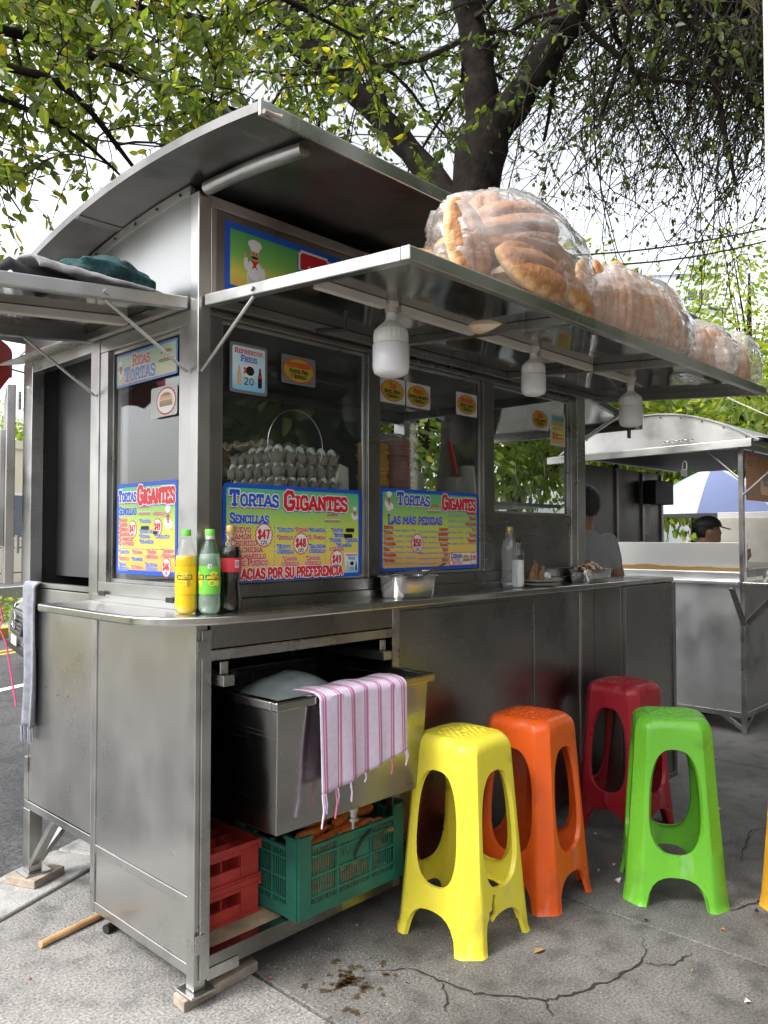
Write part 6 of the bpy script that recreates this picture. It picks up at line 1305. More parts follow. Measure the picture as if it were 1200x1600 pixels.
b = Board('price_banner', 'orange price banner hanging at the front of the far stall', 'banner', (SX + .035, SY - .012, 1.66), 'front', .85, .33)
M['banner_or'] = simple('orange_banner', (.42, .17, .05), .5, var=.15); W_, H_ = .85, .33; b.sheet('cloth', 'banner_or', r=.004); b.sheet('faded_patch', 'ink_tan', .30, .05, .80, .16, .03, .0009, .0013)
for k, (tx, y) in enumerate((('ALL 1G', .25), ('Z', .16), ('MOZA 135', .04))): b.text(tx, .02, y, .045, 'ink_black', .2, 'ink_tan', n=.0030)
b.text('TACO', .36, .12, .045, 'ink_black', .2, 'ink_tan', n=.0030)

# ================================================================== beyond the stalls
def wallbox(nm, c, ux, w_, d_, z0, z1, mat, par=None, bevel=0):
    u = Vector((ux[0], ux[1], 0)).normalized(); v = Vector((-u.y, u.x, 0)); return ob(nm, MB().obox(Vector(c) + Vector((0, 0, (z0 + z1) / 2)), u * w_ / 2, v * d_ / 2, (0, 0, (z1 - z0) / 2)), mat, par, bevel=bevel)
um = thing('market_umbrella', (8.6, 1.75, 0), 'blue and white market umbrella standing behind the far stall', 'umbrella')
M['um_blue'] = simple('umbrella_blue', (.17, .21, .38), .8); M['um_teal'] = simple('umbrella_teal', (.12, .34, .40), .8); M['um_white'] = simple('umbrella_white', (.50, .52, .54), .8)
for k in range(8):
    a0, a1 = rad(45 * k + 12), rad(45 * k + 57); mb = MB()
    mb.grid(lambda u, v: (8.6 + 1.10 * v * math.cos(a0 + (a1 - a0) * u) * (1 - .05 * math.sin(math.pi * u)), 1.75 + 1.10 * v * math.sin(a0 + (a1 - a0) * u) * (1 - .05 * math.sin(math.pi * u)), 2.26 - .60 * v ** 1.3), 6, 6)
    ob('canopy_panel', mb, ('um_white', 'um_blue', 'um_teal', 'um_white', 'um_blue', 'um_white', 'um_blue', 'um_blue')[k], um, smooth=60)
ob('pole', MB().tube([(8.6, 1.75, 0), (8.6, 1.75, 2.30)], .022, 10), 'white_plastic', um, smooth=60); ob('base', MB().lathe([(.25, 0), (.25, .06), (.1, .1), (.03, .3)], 20, (8.6, 1.75, 0)), 'darkgrey', um, smooth=40)
for k, (x, y) in enumerate(((7.35, .95), (7.45, .30))):
    t = thing('white_cabinet', (x, y, 0), ('left', 'right')[k] + ' white cabinet behind the far stall, below the umbrella', 'cabinet')
    ob('carcass', MB().box(x, x + .5, y - .28, y + .28, .02, 1.66), 'white_plastic', t, bevel=.01); ob('door_panel', MB().box(x - .012, x - .001, y - .25, y + .25, .1, 1.60), 'cream_plastic', t, bevel=.006); ob('handle', MB().tube([(x - .02, y - .2, .8), (x - .02, y - .2, 1.0)], .008, 8), SF, t)
M['cream_wall'] = simple('cream_render', (.66, .60, .46), .9, var=.06, vs=.6, bmp=.1, bs=8); M['white_wall'] = simple('pale_blue_render', (.60, .64, .72), .9, var=.06, vs=.5); M['glass_dark'] = simple('dark_window_glass', (.05, .06, .08), .08); M['grey_wall'] = simple('grey_block_wall', (.30, .30, .28), .9, var=.15, vs=3, bmp=.2, bs=20)
M['brownwall'] = simple('brown_facade', (.20, .17, .145), .85, var=.2, vs=1.2); M['shutter'] = simple('metal_shutter', (.12, .13, .14), .5, .3)
KA = math.atan2(KD.y, KD.x)
def building(nm, c, ux, w_, d_, h_, mat, label, nx=0, nz=0, ww=1.2, wh=1.3, z0=1., face=-1):
    t = thing(nm, c, label, 'building'); u = Vector((ux[0], ux[1], 0)).normalized(); v = Vector((-u.y, u.x, 0)); C_ = Vector(c)
    wallbox('wall', C_, u, w_, d_, 0, h_, mat, t); wallbox('parapet', C_, u, w_ + .2, d_ + .2, h_ + .002, h_ + .25, mat, t)
    for i in range(nx):
        for k in range(nz):
            p_ = C_ + u * (w_ * ((i + .5) / nx - .5)) + v * face * (d_ / 2 + .005); zz = z0 + k * (h_ - z0) / max(nz, 1)
            wd = ob('window', MB().obox(p_ + Vector((0, 0, zz + wh / 2)), u * ww / 2, v * .04, (0, 0, wh / 2)), 'white_plastic', t)
            for s_ in (-1, 1): ob('pane', MB().obox(p_ + v * face * .045 + u * s_ * ww * .235 + Vector((0, 0, zz + wh / 2)), u * ww * .20, v * .008, (0, 0, wh * .44)), 'glass_dark', wd)
    return t
c = Vector(kp(14.5, 19, 0)); building('cream_building', (c.x, c.y, 0), KD, 20, 6, 4.0, 'cream_wall', 'low cream-coloured building across the road on the left', 6, 1, 1.6, 1.4, 1.3)
lw = thing('garden_wall', kp(6, 8.8, .05), 'low grey wall with a railing along the far side of the road', 'wall')
for k in range(-6, 12):
    c = Vector(kp(k * 2.0, 8.8, 0)); wallbox('block', (c.x, c.y, 0), KD, 1.98, .2, .05, .50, 'grey_wall', lw, .01)
    c = Vector(kp(k * 2.0, 8.8, 0)); ob('rail_post', MB().tube([(c.x, c.y, .5), (c.x, c.y, 1.25)], .02, 8), 'shutter', lw)
for z in (.75, 1.2): ob('rail', MB().tube([kp(-13, 8.8, z), kp(24, 8.8, z)], .014, 6), 'shutter', lw)
pb = CAMP + Vector((1, 0, 0)) * 0
def rayp(px, py, k):
    fw = Vector((math.cos(rad(43.6)) * math.cos(rad(1.77)), math.sin(rad(43.6)) * math.cos(rad(1.77)), math.sin(rad(1.77)))); rt = Vector((math.sin(rad(43.6)), -math.cos(rad(43.6)), 0)); up = rt.cross(fw)
    return CAMP + (fw + rt * (px - 600) / 1235 - up * (py - 800) / 1235) * k
# apartment block far to the right, with a lower white annex
c = Vector((29.0, 12.4, 0)); building('apartment_block', c, (.62, -.785), 4.6, 5, 11.2, 'white_wall', 'pale blue-white apartment block seen far off through the branches', 3, 5, .9, 1.5, 1.2)
c = Vector((24.2, 9.4, 0)); building('white_annex', c, (.62, -.785), 3.2, 3, 8.6, 'white_wall', 'lower white annex with a flat roof beside the apartment block', 2, 4, .8, 1.2, 1.0)
building('added_shop_row', (6, -8.6, 0), (1, 0, 0), 42, 4, 3.8, 'brownwall', 'unseen brown shop row added behind the camera to darken the front reflections', 10, 2, 1.8, 1.6, 1.0, 1)  # unseen row added so the steel front mirrors something dark instead of sky
for k, (x, y, w_, h_) in enumerate(((-34, 10, 12, 6), (-36, -4, 10, 8), (-30, 26, 14, 5))): building('street_house', (x, y, 0), (0, 1, 0), w_, 8, h_, ('cream_wall', 'grey_wall', 'white_wall')[k], ('cream', 'grey', 'pale')[k] + ' house down the street on the far left, outside the picture', 3, 2, 1.4, 1.3, 1.0, -1)

# ================================================================== car across the road
cr = thing('parked_car', (4.37, 6.43, -.09), 'silver-grey car with a dark grille driving up the road behind the cart', 'car', rz=rad(180 - 13))
M['carpaint'] = simple('silver_car_paint', (.30, .31, .32), .25, .6); M['rubber'] = simple('tyre_rubber', (.02, .02, .02), .8); M['lampg'] = glassy('lamp_lens', (.8, .82, .85), .05, 2.); M['chrome'] = steel('chrome', .7, .05, .1, 0, 1, 0)
prof = [(-2.25, .35, .62, .70), (-2.2, .30, .78, .80), (-1.7, .25, .92, .86), (-1.1, .22, .96, .88), (-.5, .22, .97, .88), (.5, .22, .97, .88), (1.0, .22, .96, .88), (1.6, .24, .90, .86), (2.0, .26, .80, .82), (2.2, .30, .66, .72)]
mb = MB()
def sec(x, z0, z1, hw): return [(x, -hw * .9, z0), (x, -hw, z0 + .12), (x, -hw, z1 - .18), (x, -hw * .86, z1 - .03), (x, -hw * .4, z1), (x, hw * .4, z1), (x, hw * .86, z1 - .03), (x, hw, z1 - .18), (x, hw, z0 + .12), (x, hw * .9, z0)]
vs = [q for pf in prof for q in sec(*pf)]; n = 10
mb.add(vs, [(i * n + k, i * n + (k + 1) % n, (i + 1) * n + (k + 1) % n, (i + 1) * n + k) for i in range(len(prof) - 1) for k in range(n)] + [tuple(range(n)), tuple((len(prof) - 1) * n + k for k in range(n))[::-1]])
ob('body', mb, 'carpaint', cr, local=True, smooth=40)
cab = [(-1.75, .93, .70), (-1.05, 1.42, .58), (.15, 1.46, .60), (1.05, .95, .74)]; mb = MB(); vs = []
for x, z, hw in cab: vs += [(x, -hw, z), (x, hw, z), (x, -.80, .93), (x, .80, .93)]
for i in range(3): a = i * 4; b_ = a + 4; mb.add([vs[a], vs[a + 1], vs[b_ + 1], vs[b_]], [(0, 1, 2, 3)]); mb.add([vs[a], vs[b_], vs[b_ + 2], vs[a + 2]], [(0, 1, 2, 3)]); mb.add([vs[a + 1], vs[b_ + 1], vs[b_ + 3], vs[a + 3]], [(0, 1, 2, 3)])
ob('windows', mb, 'glass_dark', cr, local=True, smooth=20); ob('roof', MB().box(-1.0, .12, -.57, .57, 1.445, 1.475), 'carpaint', cr, local=True, bevel=.02)
for x in (-1.35, 1.35):
    for s_ in (-1, 1):
        wmb = MB(); wmb.tube([(x, s_ * .70, .31), (x, s_ * .885, .31)], .31, 22); wh = ob('wheel', wmb, 'rubber', cr, local=True, smooth=40); ob('rim', MB().tube([(x, s_ * .886, .31), (x, s_ * .895, .31)], .2, 16), 'chrome', wh, local=True)
gr = ob('grille', MB().add([(2.19, -.36, .42), (2.19, .36, .42), (2.17, .46, .68), (2.17, -.46, .68), (2.235, -.36, .42), (2.235, .36, .42), (2.19, .46, .68), (2.19, -.46, .68)], [(0, 1, 2, 3), (7, 6, 5, 4), (0, 4, 5, 1), (1, 5, 6, 2), (2, 6, 7, 3), (3, 7, 4, 0)]), 'black', cr, local=True)
for k in range(5): ob('grille_bar', MB().beam((2.236 - .006 * k, -.36 - .015 * k, .45 + .045 * k), (2.236 - .006 * k, .36 + .015 * k, .45 + .045 * k), .008, .012), 'shutter', gr, local=True)
em_ = ob('emblem', MB().tube([(2.245, .085 * math.cos(t), .57 + .085 * math.sin(t)) for t in np.linspace(0, 6.283, 25)], .010, 6, False), 'chrome', cr, local=True, smooth=60); ob('emblem_bar', MB().box(2.24, 2.252, -.105, .105, .552, .588), 'chrome', em_, local=True)
for s_ in (-1, 1):
    ob('headlight', MB().add([(2.12, s_ * .48, .60), (2.06, s_ * .74, .64), (1.98, s_ * .78, .76), (2.10, s_ * .50, .72), (2.20, s_ * .48, .60), (2.12, s_ * .74, .64), (2.04, s_ * .79, .76), (2.16, s_ * .50, .72)], [(0, 1, 2, 3), (7, 6, 5, 4), (0, 4, 5, 1), (1, 5, 6, 2), (2, 6, 7, 3), (3, 7, 4, 0)]), 'chrome', cr, local=True, bevel=.01)
    ob('mirror', MB().ball((.75, s_ * .95, .98), (.08, .10, .06), 12, 8), 'carpaint', cr, local=True, smooth=60)
ob('number_plate', MB().box(2.238, 2.25, -.16, .16, .30, .40), 'white_plastic', cr, local=True, bevel=.004); ob('bumper', MB().box(2.12, 2.225, -.72, .72, .20, .30), 'black', cr, local=True, bevel=.03)

# ================================================================== trees
def leaves_mesh(name, pts, dirs, size, mat, parent, rs, droop=.3, kind='stuff'):
    n = len(pts); P = np.array(pts); D = np.array(dirs); D = D / (np.linalg.norm(D, axis=1, keepdims=True) + 1e-9)
    D[:, 2] -= droop; D /= np.linalg.norm(D, axis=1, keepdims=True)
    A = rs.normal(size=(n, 3)); S_ = np.cross(D, A); S_ /= np.linalg.norm(S_, axis=1, keepdims=True) + 1e-9; U = np.cross(S_, D)
    L = (size * rs.uniform(.6, 1.25, n))[:, None]; wd = L * rs.uniform(.20, .30, n)[:, None]
    v = np.empty((n, 6, 3)); v[:, 0] = P; v[:, 1] = P + D * L * .35 + S_ * wd + U * wd * .35; v[:, 2] = P + D * L * .70 + S_ * wd * .75 + U * wd * .2; v[:, 3] = P + D * L - U * L * .06; v[:, 4] = P + D * L * .70 - S_ * wd * .75 + U * wd * .2; v[:, 5] = P + D * L * .35 - S_ * wd + U * wd * .35
    me = bpy.data.meshes.new(name); me.vertices.add(n * 6); me.vertices.foreach_set('co', v.reshape(-1))
    idx = (np.arange(n)[:, None] * 6 + np.array([0, 1, 2, 3, 0, 3, 4, 5])[None, :]).reshape(-1)
    me.loops.add(n * 8); me.loops.foreach_set('vertex_index', idx); me.polygons.add(n * 2); me.polygons.foreach_set('loop_start', np.arange(n * 2) * 4); me.polygons.foreach_set('loop_total', np.full(n * 2, 4))
    me.update(calc_edges=True); me.validate(); me.materials.append(M[mat]); o = bpy.data.objects.new(name, me); COL.objects.link(o); o.parent = parent
    o.location = -worldorig(parent); o['kind'] = kind; return o, v
def wander(p, d, L, n, rr, wig, grav):
    pts = [Vector(p)]; d = Vector(d).normalized()
    for i in range(n):
        d = (d + Vector((rr.gauss(0, wig), rr.gauss(0, wig), rr.gauss(0, wig) - grav))).normalized(); pts.append(pts[-1] + d * L / n)
    return pts
def make_tree(name, label, base, limbs, seed, nbr, ntw, nlf, mat, lsize, blen=1.6, tlen=.7, grav=.05, group=None, keep=None, twr=.0035, bdir=None, t0=.25):
    rr = random.Random(seed); rs = np.random.RandomState(seed); t = thing(name, base, label, 'tree', group)
    tm_ = MB(); bm_ = MB(); P_ = []; D_ = []
    for li, (pts, r0, r1) in enumerate(limbs):
        Q = [Vector(q) for q in pts]; sm = []
        for i in range(len(Q) - 1):
            for k in range(5):
                u = k / 5; a = Q[max(i - 1, 0)]; b_ = Q[i]; c_ = Q[i + 1]; d_ = Q[min(i + 2, len(Q) - 1)]
                sm.append(.5 * ((2 * b_) + (c_ - a) * u + (2 * a - 5 * b_ + 4 * c_ - d_) * u * u + (3 * b_ - a - 3 * c_ + d_) * u ** 3))
        sm.append(Q[-1]); n = len(sm); rad_ = [(r0 + (r1 - r0) * i / (n - 1)) * (1 + .10 * math.sin(i * 1.7 + li)) for i in range(n)]
        tm_.tube(sm, rad_, 14)
        if nbr:
            for k in range(nbr if not isinstance(nbr, (list, tuple)) else nbr[li]):
                i = int(n * rr.uniform(t0, 1)); i = min(i, n - 1); ax = (sm[min(i + 1, n - 1)] - sm[max(i - 1, 0)]).normalized()
                d = Vector((rr.gauss(0, 1), rr.gauss(0, 1), rr.gauss(.1, .6))); d = (d - ax * d.dot(ax) * .5).normalized()
                if bdir is not None: d = (d + Vector(bdir)).normalized()
                bl = blen * rr.uniform(.5, 1.3); br = wander(sm[i], d, bl, 9, rr, .16, grav)
                if keep and not any(keep(q) for q in br): continue
                rb = min(rad_[i] * .35, .022); bm_.tube(br, [rb * (1 - .85 * j / 9) + .0025 for j in range(10)], 5, False)
                for m_ in range(ntw):
                    j = rr.randint(2, 9); tp = br[j]; ad = (br[j] - br[j - 1]).normalized(); td = (ad * .6 + Vector((rr.gauss(0, .6), rr.gauss(0, .6), rr.gauss(0, .5)))).normalized()
                    tl = tlen * rr.uniform(.5, 1.3); tw_ = wander(tp, td, tl, 5, rr, .16, grav * 1.6); bm_.tube(tw_, [twr, twr * .9, twr * .8, twr * .7, twr * .6, twr * .4], 3, False)
                    for _ in range(nlf):
                        u = rr.uniform(.1, 1) * 5; jj = min(int(u), 4); q = tw_[jj].lerp(tw_[jj + 1], u - jj); P_.append(q + Vector((rr.gauss(0, .008),) * 3)); dd = (tw_[jj + 1] - tw_[jj]).normalized(); D_.append(dd * .5 + Vector((rr.gauss(0, .6), rr.gauss(0, .6), rr.gauss(0, .5))))
    ob('trunk', tm_, 'bark', t, smooth=70)
    if bm_.v: ob('branches', bm_, 'twig', t)
    o = v = None
    if P_: o, v = leaves_mesh('crown', P_, D_, lsize, mat, t, rs)
    return t, o, v
# the big tree behind the cart
K = 5.6
base = Vector((3.12, 1.42, 0))
tr_main, o_, v_ = make_tree('street_tree', 'big dark forked tree standing close behind the stall', base, [
    ([base, (3.10, 1.38, 1.6), rayp(742, 310, K), rayp(768, 190, K)], .22, .165),
    ([rayp(752, 250, K), rayp(752, 130, K), rayp(735, 30, K), rayp(700, -130, K), rayp(640, -330, K)], .125, .08),
    ([rayp(768, 215, K), rayp(820, 140, K - .1), rayp(875, 55, K - .2), rayp(915, -20, K - .3), rayp(985, -200, K - .5), rayp(1080, -380, K - .6)], .120, .07),
    ([rayp(715, 330, K), rayp(640, 235, K + .5), rayp(560, 150, K + .8), rayp(475, 70, K + .9), rayp(425, -10, K + 1), rayp(360, -120, K + 1.2)], .105, .06),
    ([rayp(600, 190, K + .7), rayp(565, 60, K + .9), rayp(505, -60, K + 1.0)], .07, .04),
    ([rayp(905, 0, K - .3), rayp(1000, -60, K - .2), rayp(1120, -70, K), rayp(1250, -20, K + .3)], .06, .03)],
    21, [0, 16, 12, 20, 18, 14], 11, 17, 'leafB', .058, 1.5, .75, .04, t0=.42)
# a second tree whose branches reach in from the left, near the camera
lb0 = Vector((-3.6, 2.6, 0))
lt, lo, lv = make_tree('street_tree', 'leafy tree on the left whose thin branches hang over the stall roof', lb0, [
    ([lb0, lb0 + Vector((.1, 0, 2.0)), lb0 + Vector((.3, .1, 3.6)), lb0 + Vector((.8, .1, 4.6))], .20, .10),
    ([lb0 + Vector((.3, .1, 3.5)), rayp(-420, -80, 3.6), rayp(-150, 20, 3.8), rayp(60, 60, 4.1), rayp(250, 130, 4.5), rayp(420, 190, 5.0)], .05, .008),
    ([lb0 + Vector((.3, .1, 3.3)), rayp(-350, 40, 3.4), rayp(-100, 90, 3.6), rayp(90, 130, 3.8), rayp(200, 250, 4.2), rayp(270, 350, 4.4)], .035, .006),
    ([lb0 + Vector((.2, .1, 3.0)), rayp(-250, 60, 3.3), rayp(-60, 130, 3.5), rayp(100, 200, 3.9), rayp(200, 285, 4.3)], .03, .005),
    ([lb0 + Vector((.6, .1, 4.4)), rayp(-200, -260, 3.8), rayp(100, -160, 4.0), rayp(330, -60, 4.2), rayp(560, 60, 4.6)], .05, .008),
    ([lb0 + Vector((.6, .1, 4.2)), rayp(-150, -120, 4.4), rayp(60, -40, 4.8), rayp(250, 20, 5.2), rayp(420, 60, 5.6), rayp(560, 160, 5.8)], .045, .008)],
    33, [0, 26, 9, 5, 24, 28], 10, 13, 'leafA', .070, .8, .5, .05)
# the nearest leaves of that tree are single leaves
cl_ = lv.mean(axis=1); fwv = np.array(rayp(600, 800, 1) - CAMP); rtv = np.array([math.sin(rad(43.6)), -math.cos(rad(43.6)), 0]); rel = cl_ - np.array(CAMP); dz_ = rel @ fwv; xs_ = rel @ rtv / dz_
cand = np.where((dz_ > 1) & (np.abs(xs_) < .49))[0]; cand = cand[np.argsort(np.linalg.norm(rel[cand], axis=1))[:300]]
lme = bpy.data.meshes.new('leaf'); lme.from_pydata([(0, 0, 0), (.35, .25, .09), (.7, .19, .05), (1, 0, -.06), (.7, -.19, .05), (.35, -.25, .09)], [], [(0, 1, 2, 3), (0, 3, 4, 5)]); lme.materials.append(M['leafA'])
keepm = np.ones(len(lv), bool); keepm[cand] = False
for i in cand:
    q = lv[i]; d = Vector(q[3] - q[0]); L = d.length; d.normalize(); s_ = Vector(q[1] - q[5]).normalized(); u_ = s_.cross(d) * -1
    lf = bpy.data.objects.new('leaf', lme); COL.objects.link(lf); lf.parent = lt; mw = Matrix((( d.x, s_.x, u_.x, q[0][0] - lb0.x), (d.y, s_.y, u_.y, q[0][1] - lb0.y), (d.z, s_.z, u_.z, q[0][2] - lb0.z), (0, 0, 0, 1))); lf.matrix_basis = mw @ Matrix.Scale(L, 4)
kv = lv[keepm]; n = len(kv); me = lo.data; me2 = bpy.data.meshes.new('crown'); me2.vertices.add(n * 6); me2.vertices.foreach_set('co', kv.reshape(-1))
idx = (np.arange(n)[:, None] * 6 + np.array([0, 1, 2, 3, 0, 3, 4, 5])[None, :]).reshape(-1); me2.loops.add(n * 8); me2.loops.foreach_set('vertex_index', idx); me2.polygons.add(n * 2); me2.polygons.foreach_set('loop_start', np.arange(n * 2) * 4); me2.polygons.foreach_set('loop_total', np.full(n * 2, 4)); me2.update(calc_edges=True); me2.validate(); me2.materials.append(M['leafA']); lo.data = me2
# a weeping tree on the right: long hanging strands
wb = Vector((7.6, -1.2, 0))
wt = thing('weeping_tree', wb, 'weeping tree on the right with long hanging bare strands', 'tree')
rw = random.Random(44); tmb = MB(); smb = MB(); P_ = []; D_ = []
tmb.tube([wb, wb + Vector((0, .1, 2.5)), wb + Vector((-.2, .2, 5.0)), wb + Vector((-.5, .5, 6.6))], [.2, .17, .13, .08], 12)
boughs = []
for k in range(12):
    e = rayp(rw.uniform(830, 1260), rw.uniform(-140, 40), rw.uniform(5.0, 7.2)); s0 = wb + Vector((-.3, .3, rw.uniform(4.4, 6.4))); md = s0.lerp(e, .5) + Vector((0, 0, rw.uniform(.3, .9)))
    pts = [s0.lerp(md, t).lerp(md.lerp(e, t), t) for t in [j / 10 for j in range(11)]]; tmb.tube(pts, [.05 * (1 - .8 * j / 10) + .004 for j in range(11)], 8); boughs.append(pts)
for (a, b_, c_) in (((1055, -20), (1105, 110), (1215, 190)), ((860, -30), (880, 90), (850, 220)), ((1000, -40), (985, 60), (940, 180)), ((1110, 90), (1130, 200), (1150, 290))):
    pts = [rayp(*a, 5.6), rayp(*b_, 5.6), rayp(*c_, 5.6)]; tmb.tube([pts[0].lerp(pts[1], t).lerp(pts[1].lerp(pts[2], t), t) for t in [j / 8 for j in range(9)]], [.028 * (1 - .6 * j / 8) for j in range(9)], 8); boughs.append(pts * 2)
for k in range(820):
    bo = rw.choice(boughs[:12]); p0 = rw.choice(bo[4:]); L = rw.uniform(.8, 2.9)
    st_ = wander(p0, (rw.gauss(0, .5), rw.gauss(0, .5), rw.uniform(-.6, .4)), L, 12, rw, .24, .12); smb.tube(st_, [.0070 * (1 - .75 * j / 12) + .0016 for j in range(13)], 3, False)
    for m_ in range(int(L * 3.4)):
        j = rw.randint(3, 11); tw_ = wander(st_[j], (rw.gauss(0, 1), rw.gauss(0, 1), -.4), rw.uniform(.15, .5), 4, rw, .35, .08); smb.tube(tw_, [.0034, .003, .0026, .002, .0015], 3, False)
        for _ in range(rw.choice([0, 2, 3, 5])): q = tw_[rw.randint(1, 4)]; P_.append(q + Vector((rw.gauss(0, .015), rw.gauss(0, .015), rw.gauss(0, .015)))); D_.append(Vector((rw.gauss(0, .6), rw.gauss(0, .6), -.6)))
ob('trunk', tmb, 'bark', wt, smooth=70); ob('strands', smb, 'twig', wt); leaves_mesh('crown', P_, D_, .046, 'leafB', wt, np.random.RandomState(4))
# trees further off
def far_tree(x, y, h, r, seed, mat, label, n=6500, ls=.16):
    rr = random.Random(seed); t = thing('background_tree', (x, y, 0), label, 'tree', 'trees behind the stalls'); b0 = Vector((x, y, 0)); tm_ = MB(); P_ = []; D_ = []
    tm_.tube([b0, b0 + Vector((.1, 0, h * .3)), b0 + Vector((0, .1, h * .6)), b0 + Vector((.1, .1, h * .85))], [.2, .15, .1, .03], 9); cl = []
    for k in range(26):
        d = Vector((rr.gauss(0, 1), rr.gauss(0, 1), rr.gauss(0, .8))).normalized() * rr.uniform(.5, 1); c_ = b0 + Vector((d.x * r, d.y * r, h * .60 + d.z * h * .36)); cl.append((c_, rr.uniform(.25, .5) * r))
        s0 = b0 + Vector((0, 0, h * rr.uniform(.3, .6))); tm_.tube([s0, s0.lerp(c_, .5) + Vector((0, 0, .2)), c_], [.05, .03, .01], 5)
    for k in range(n):
        c_, q = rr.choice(cl); d = Vector((rr.gauss(0, 1), rr.gauss(0, 1), rr.gauss(0, .75))); d = d.normalized() * q * rr.random() ** .4; P_.append(c_ + d); D_.append(d + Vector((0, 0, -.2)))
    ob('trunk', tm_, 'bark', t, smooth=60); leaves_mesh('crown', P_, D_, ls, mat, t, np.random.RandomState(seed)); return t
for k, (px, kk, h, r, mt, lb) in enumerate(((640, 13, 7.0, 2.4, 'leafC', 'yellow-green tree behind the fork of the big trunk'), (800, 15, 6.6, 2.6, 'leafC', 'pale tree seen through the cart windows'), (960, 14, 5.0, 2.0, 'leafC', 'yellowish tree above the arched roof of the far stall'), (1090, 16, 5.6, 2.3, 'leafA', 'green tree behind the far stall'), (1230, 13, 5.4, 2.2, 'leafC', 'tall yellow-green tree at the right edge'), (480, 12, 7.6, 2.2, 'leafA', 'dense green tree behind the roof of the stall'), (330, 14, 6.4, 1.9, 'leafA', 'green tree behind the back corner of the roof'), (30, 26, 5.6, 2.0, 'leafC', 'small yellowish tree across the road on the left'), (1180, 21, 10.0, 3.2, 'leafC', 'tall pale tree rising far behind the weeping strands'), (900, 22, 9.5, 3.0, 'leafC', 'tall pale tree far behind, between the trunk and the apartment block'))):
    q = rayp(px, 800, kk); far_tree(q.x, q.y, h, r, 60 + k, mt, lb)
for k, (x, y, h, r) in enumerate(((4.6, -4.9, 7.2, 2.6), (8.8, -4.2, 7.4, 3.0))): far_tree(x, y, h, r, 90 + k, 'leafB', ('left', 'right')[k] + ' unseen tree added behind the camera to block sky light from the stall front', 8000, .26)  # out-of-view crowns added to hold sky light off the stall front
hg = thing('flower_hedge', kp(4, 7.9, .05), 'low green hedge with yellow flowers beyond the far kerb', 'hedge'); rh = random.Random(3); P_ = []; D_ = []
for k in range(7000): P_.append(Vector(kp(rh.uniform(-12, 22), 7.9 + rh.gauss(0, .28), .05 + abs(rh.gauss(0, .16))))); D_.append(Vector((rh.gauss(0, 1), rh.gauss(0, 1), .6)))
leaves_mesh('foliage', P_, D_, .12, 'leafC', hg, np.random.RandomState(8))
# overhead cables, pole at the right edge
for k, (a, b_, ka, kb, lb) in enumerate((((-40, 560), (330, 590), 9, 12, 'thin blue-black cable low across the left sky'), ((-30, 190), (560, 210), 8, 12, 'black cable crossing behind the left branches'), ((240, 60), (760, 330), 7, 9, 'black cable slanting down behind the roof corner'), ((560, 392), (1290, 335), 8, 10, 'upper of two cables crossing the right sky'), ((700, 405), (1290, 350), 8, 10, 'lower of two cables crossing the right sky'), ((820, 420), (1300, 690), 12, 10, 'pale wire crossing in front of the green trees'), ((-60, 640), (300, 250), 12, 14, 'cable rising behind the side awning'))):
    p0, p1 = rayp(*a, ka), rayp(*b_, kb); pts = [p0.lerp(p1, t) - Vector((0, 0, .25 * math.sin(math.pi * t))) for t in [j / 14 for j in range(15)]]
    d = (p1 - p0); pts = [p0 - d * .8] + pts + [p1 + d * .8]
    tag(ob('overhead_cable', MB().tube(pts, .010, 6), 'black' if k != 5 else 'cream_plastic', smooth=60), lb, 'cable', 'overhead cables')
q = rayp(1199, 100, 3.8); pp = thing('lamp_pole', (q.x + .02, q.y - .02, 0), 'pale grey pole cut off by the upper right edge of the picture', 'pole')
ob('shaft', MB().tube([(q.x, q.y, 2.72), (q.x, q.y, 5.5)], .016, 12), 'cream_plastic', pp, smooth=60); ob('arm', MB().tube([(q.x, q.y, 2.72), (q.x + .02, q.y - .25, 2.70), (q.x + .05, q.y - .6, 2.68)], .016, 10), 'cream_plastic', pp, smooth=60); ob('post', MB().tube([(q.x + .05, q.y - .6, 0), (q.x + .05, q.y - .6, 2.70)], .03, 10), 'cream_plastic', pp, smooth=60)

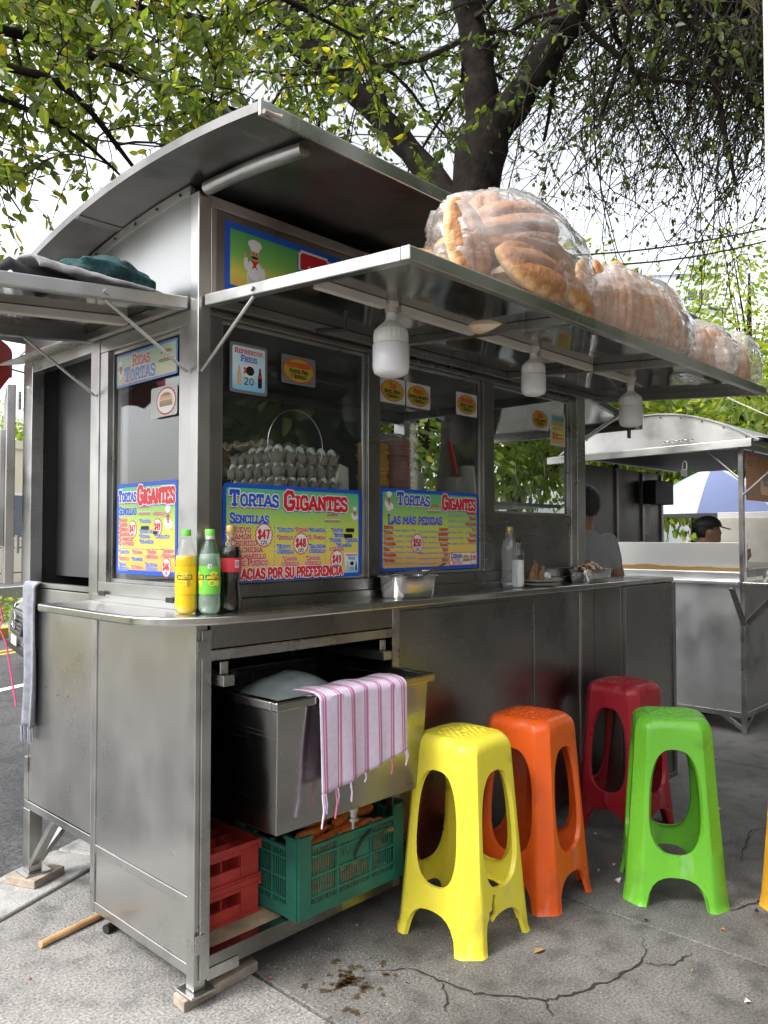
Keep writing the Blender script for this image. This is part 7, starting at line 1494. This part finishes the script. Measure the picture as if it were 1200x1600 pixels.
# ================================================================== litter on the pavement
rl_ = random.Random(12); M['leaf_dry'] = simple('dry_leaf', (.34, .20, .08), .7, var=.3); M['chip_red'] = simple('brick_chip', (.34, .09, .05), .8); M['paperbit'] = simple('paper_scrap', (.6, .58, .52), .8)
for k, (px, py, mt, sz) in enumerate(((842, 1488, 'leaf_dry', .022), (868, 1427, 'chip_red', .018), (885, 1362, 'chip_red', .016), (935, 1362, 'paperbit', .010), (960, 1353, 'paperbit', .010), (1168, 1568, 'paperbit', .012), (1130, 1455, 'chip_red', .010), (1182, 1425, 'black', .014), (965, 1378, 'paperbit', .024), (1065, 1243, 'leaf_dry', .014), (1125, 1265, 'paperbit', .012), (558, 1448, 'paperbit', .008), (432, 1514, 'leaf_dry', .010), (48, 1533, 'chip_red', .005), (115, 1507, 'leaf_dry', .006), (422, 1532, 'chip_red', .006), (700, 1410, 'chip_red', .008), (930, 1305, 'paperbit', .012), (1010, 1440, 'black', .010), (1080, 1520, 'leaf_dry', .008))):
    d = rayp(px, py, 1) - CAMP; q = CAMP + d * (CAMP.z / -d.z); a = rl_.uniform(0, 6)
    mb = MB(); mb.add([(q.x + sz * r_ * math.cos(a + t), q.y + sz * r_ * .6 * math.sin(a + t), .0045 + .004 * ((i * 7) % 3)) for i, (t, r_) in enumerate(((0, 1.2), (.9, .7), (1.8, 1), (3.0, 1.3), (4.2, .7), (5.2, .9)))] + [(q.x, q.y, .0040)], [(i, (i + 1) % 6, 6) for i in range(6)])
    tag(ob('litter_scrap', mb, mt), ('dry leaf', 'red chip', 'pale scrap', 'dark scrap')[{'leaf_dry': 0, 'chip_red': 1, 'paperbit': 2, 'black': 3}[mt]] + ' lying on the pavement in front of the stall', 'litter', 'scraps on the pavement ' + mt)
rg = random.Random(77); gm = MB()
for k in range(3800):
    x, y = rg.uniform(-1.0, 3.2), rg.uniform(-1.6, 1.0)
    if rg.random() < .45: x, y = rg.gauss(.35, .35), rg.gauss(-.25, .3)
    if y > .03 and -.02 < x < 3.0 and y < .9: y = -y
    if y > kline(x) - .02: continue
    s_ = rg.uniform(.0008, .0028) * (1.6 if rg.random() < .06 else 1); gm.mi = rg.choice([0, 0, 1, 1, 1, 3]); a = rg.uniform(0, 6)
    gm.add([(x + s_ * math.cos(a + t), y + s_ * .8 * math.sin(a + t), .0004) for t in (0, 2.1, 4.2)] + [(x, y, .0004 + s_ * rg.uniform(.6, 1.2))], [(0, 1, 3), (1, 2, 3), (2, 0, 3)])
go = ob('grit', gm, None, mats=['crack', 'kerbm', 'paperbit', 'leaf_dry']); tag(go, 'fine grit and crumbs scattered over the pavement', 'grit'); go['kind'] = 'stuff'
print('TOTAL OBJECTS', len(bpy.data.objects))
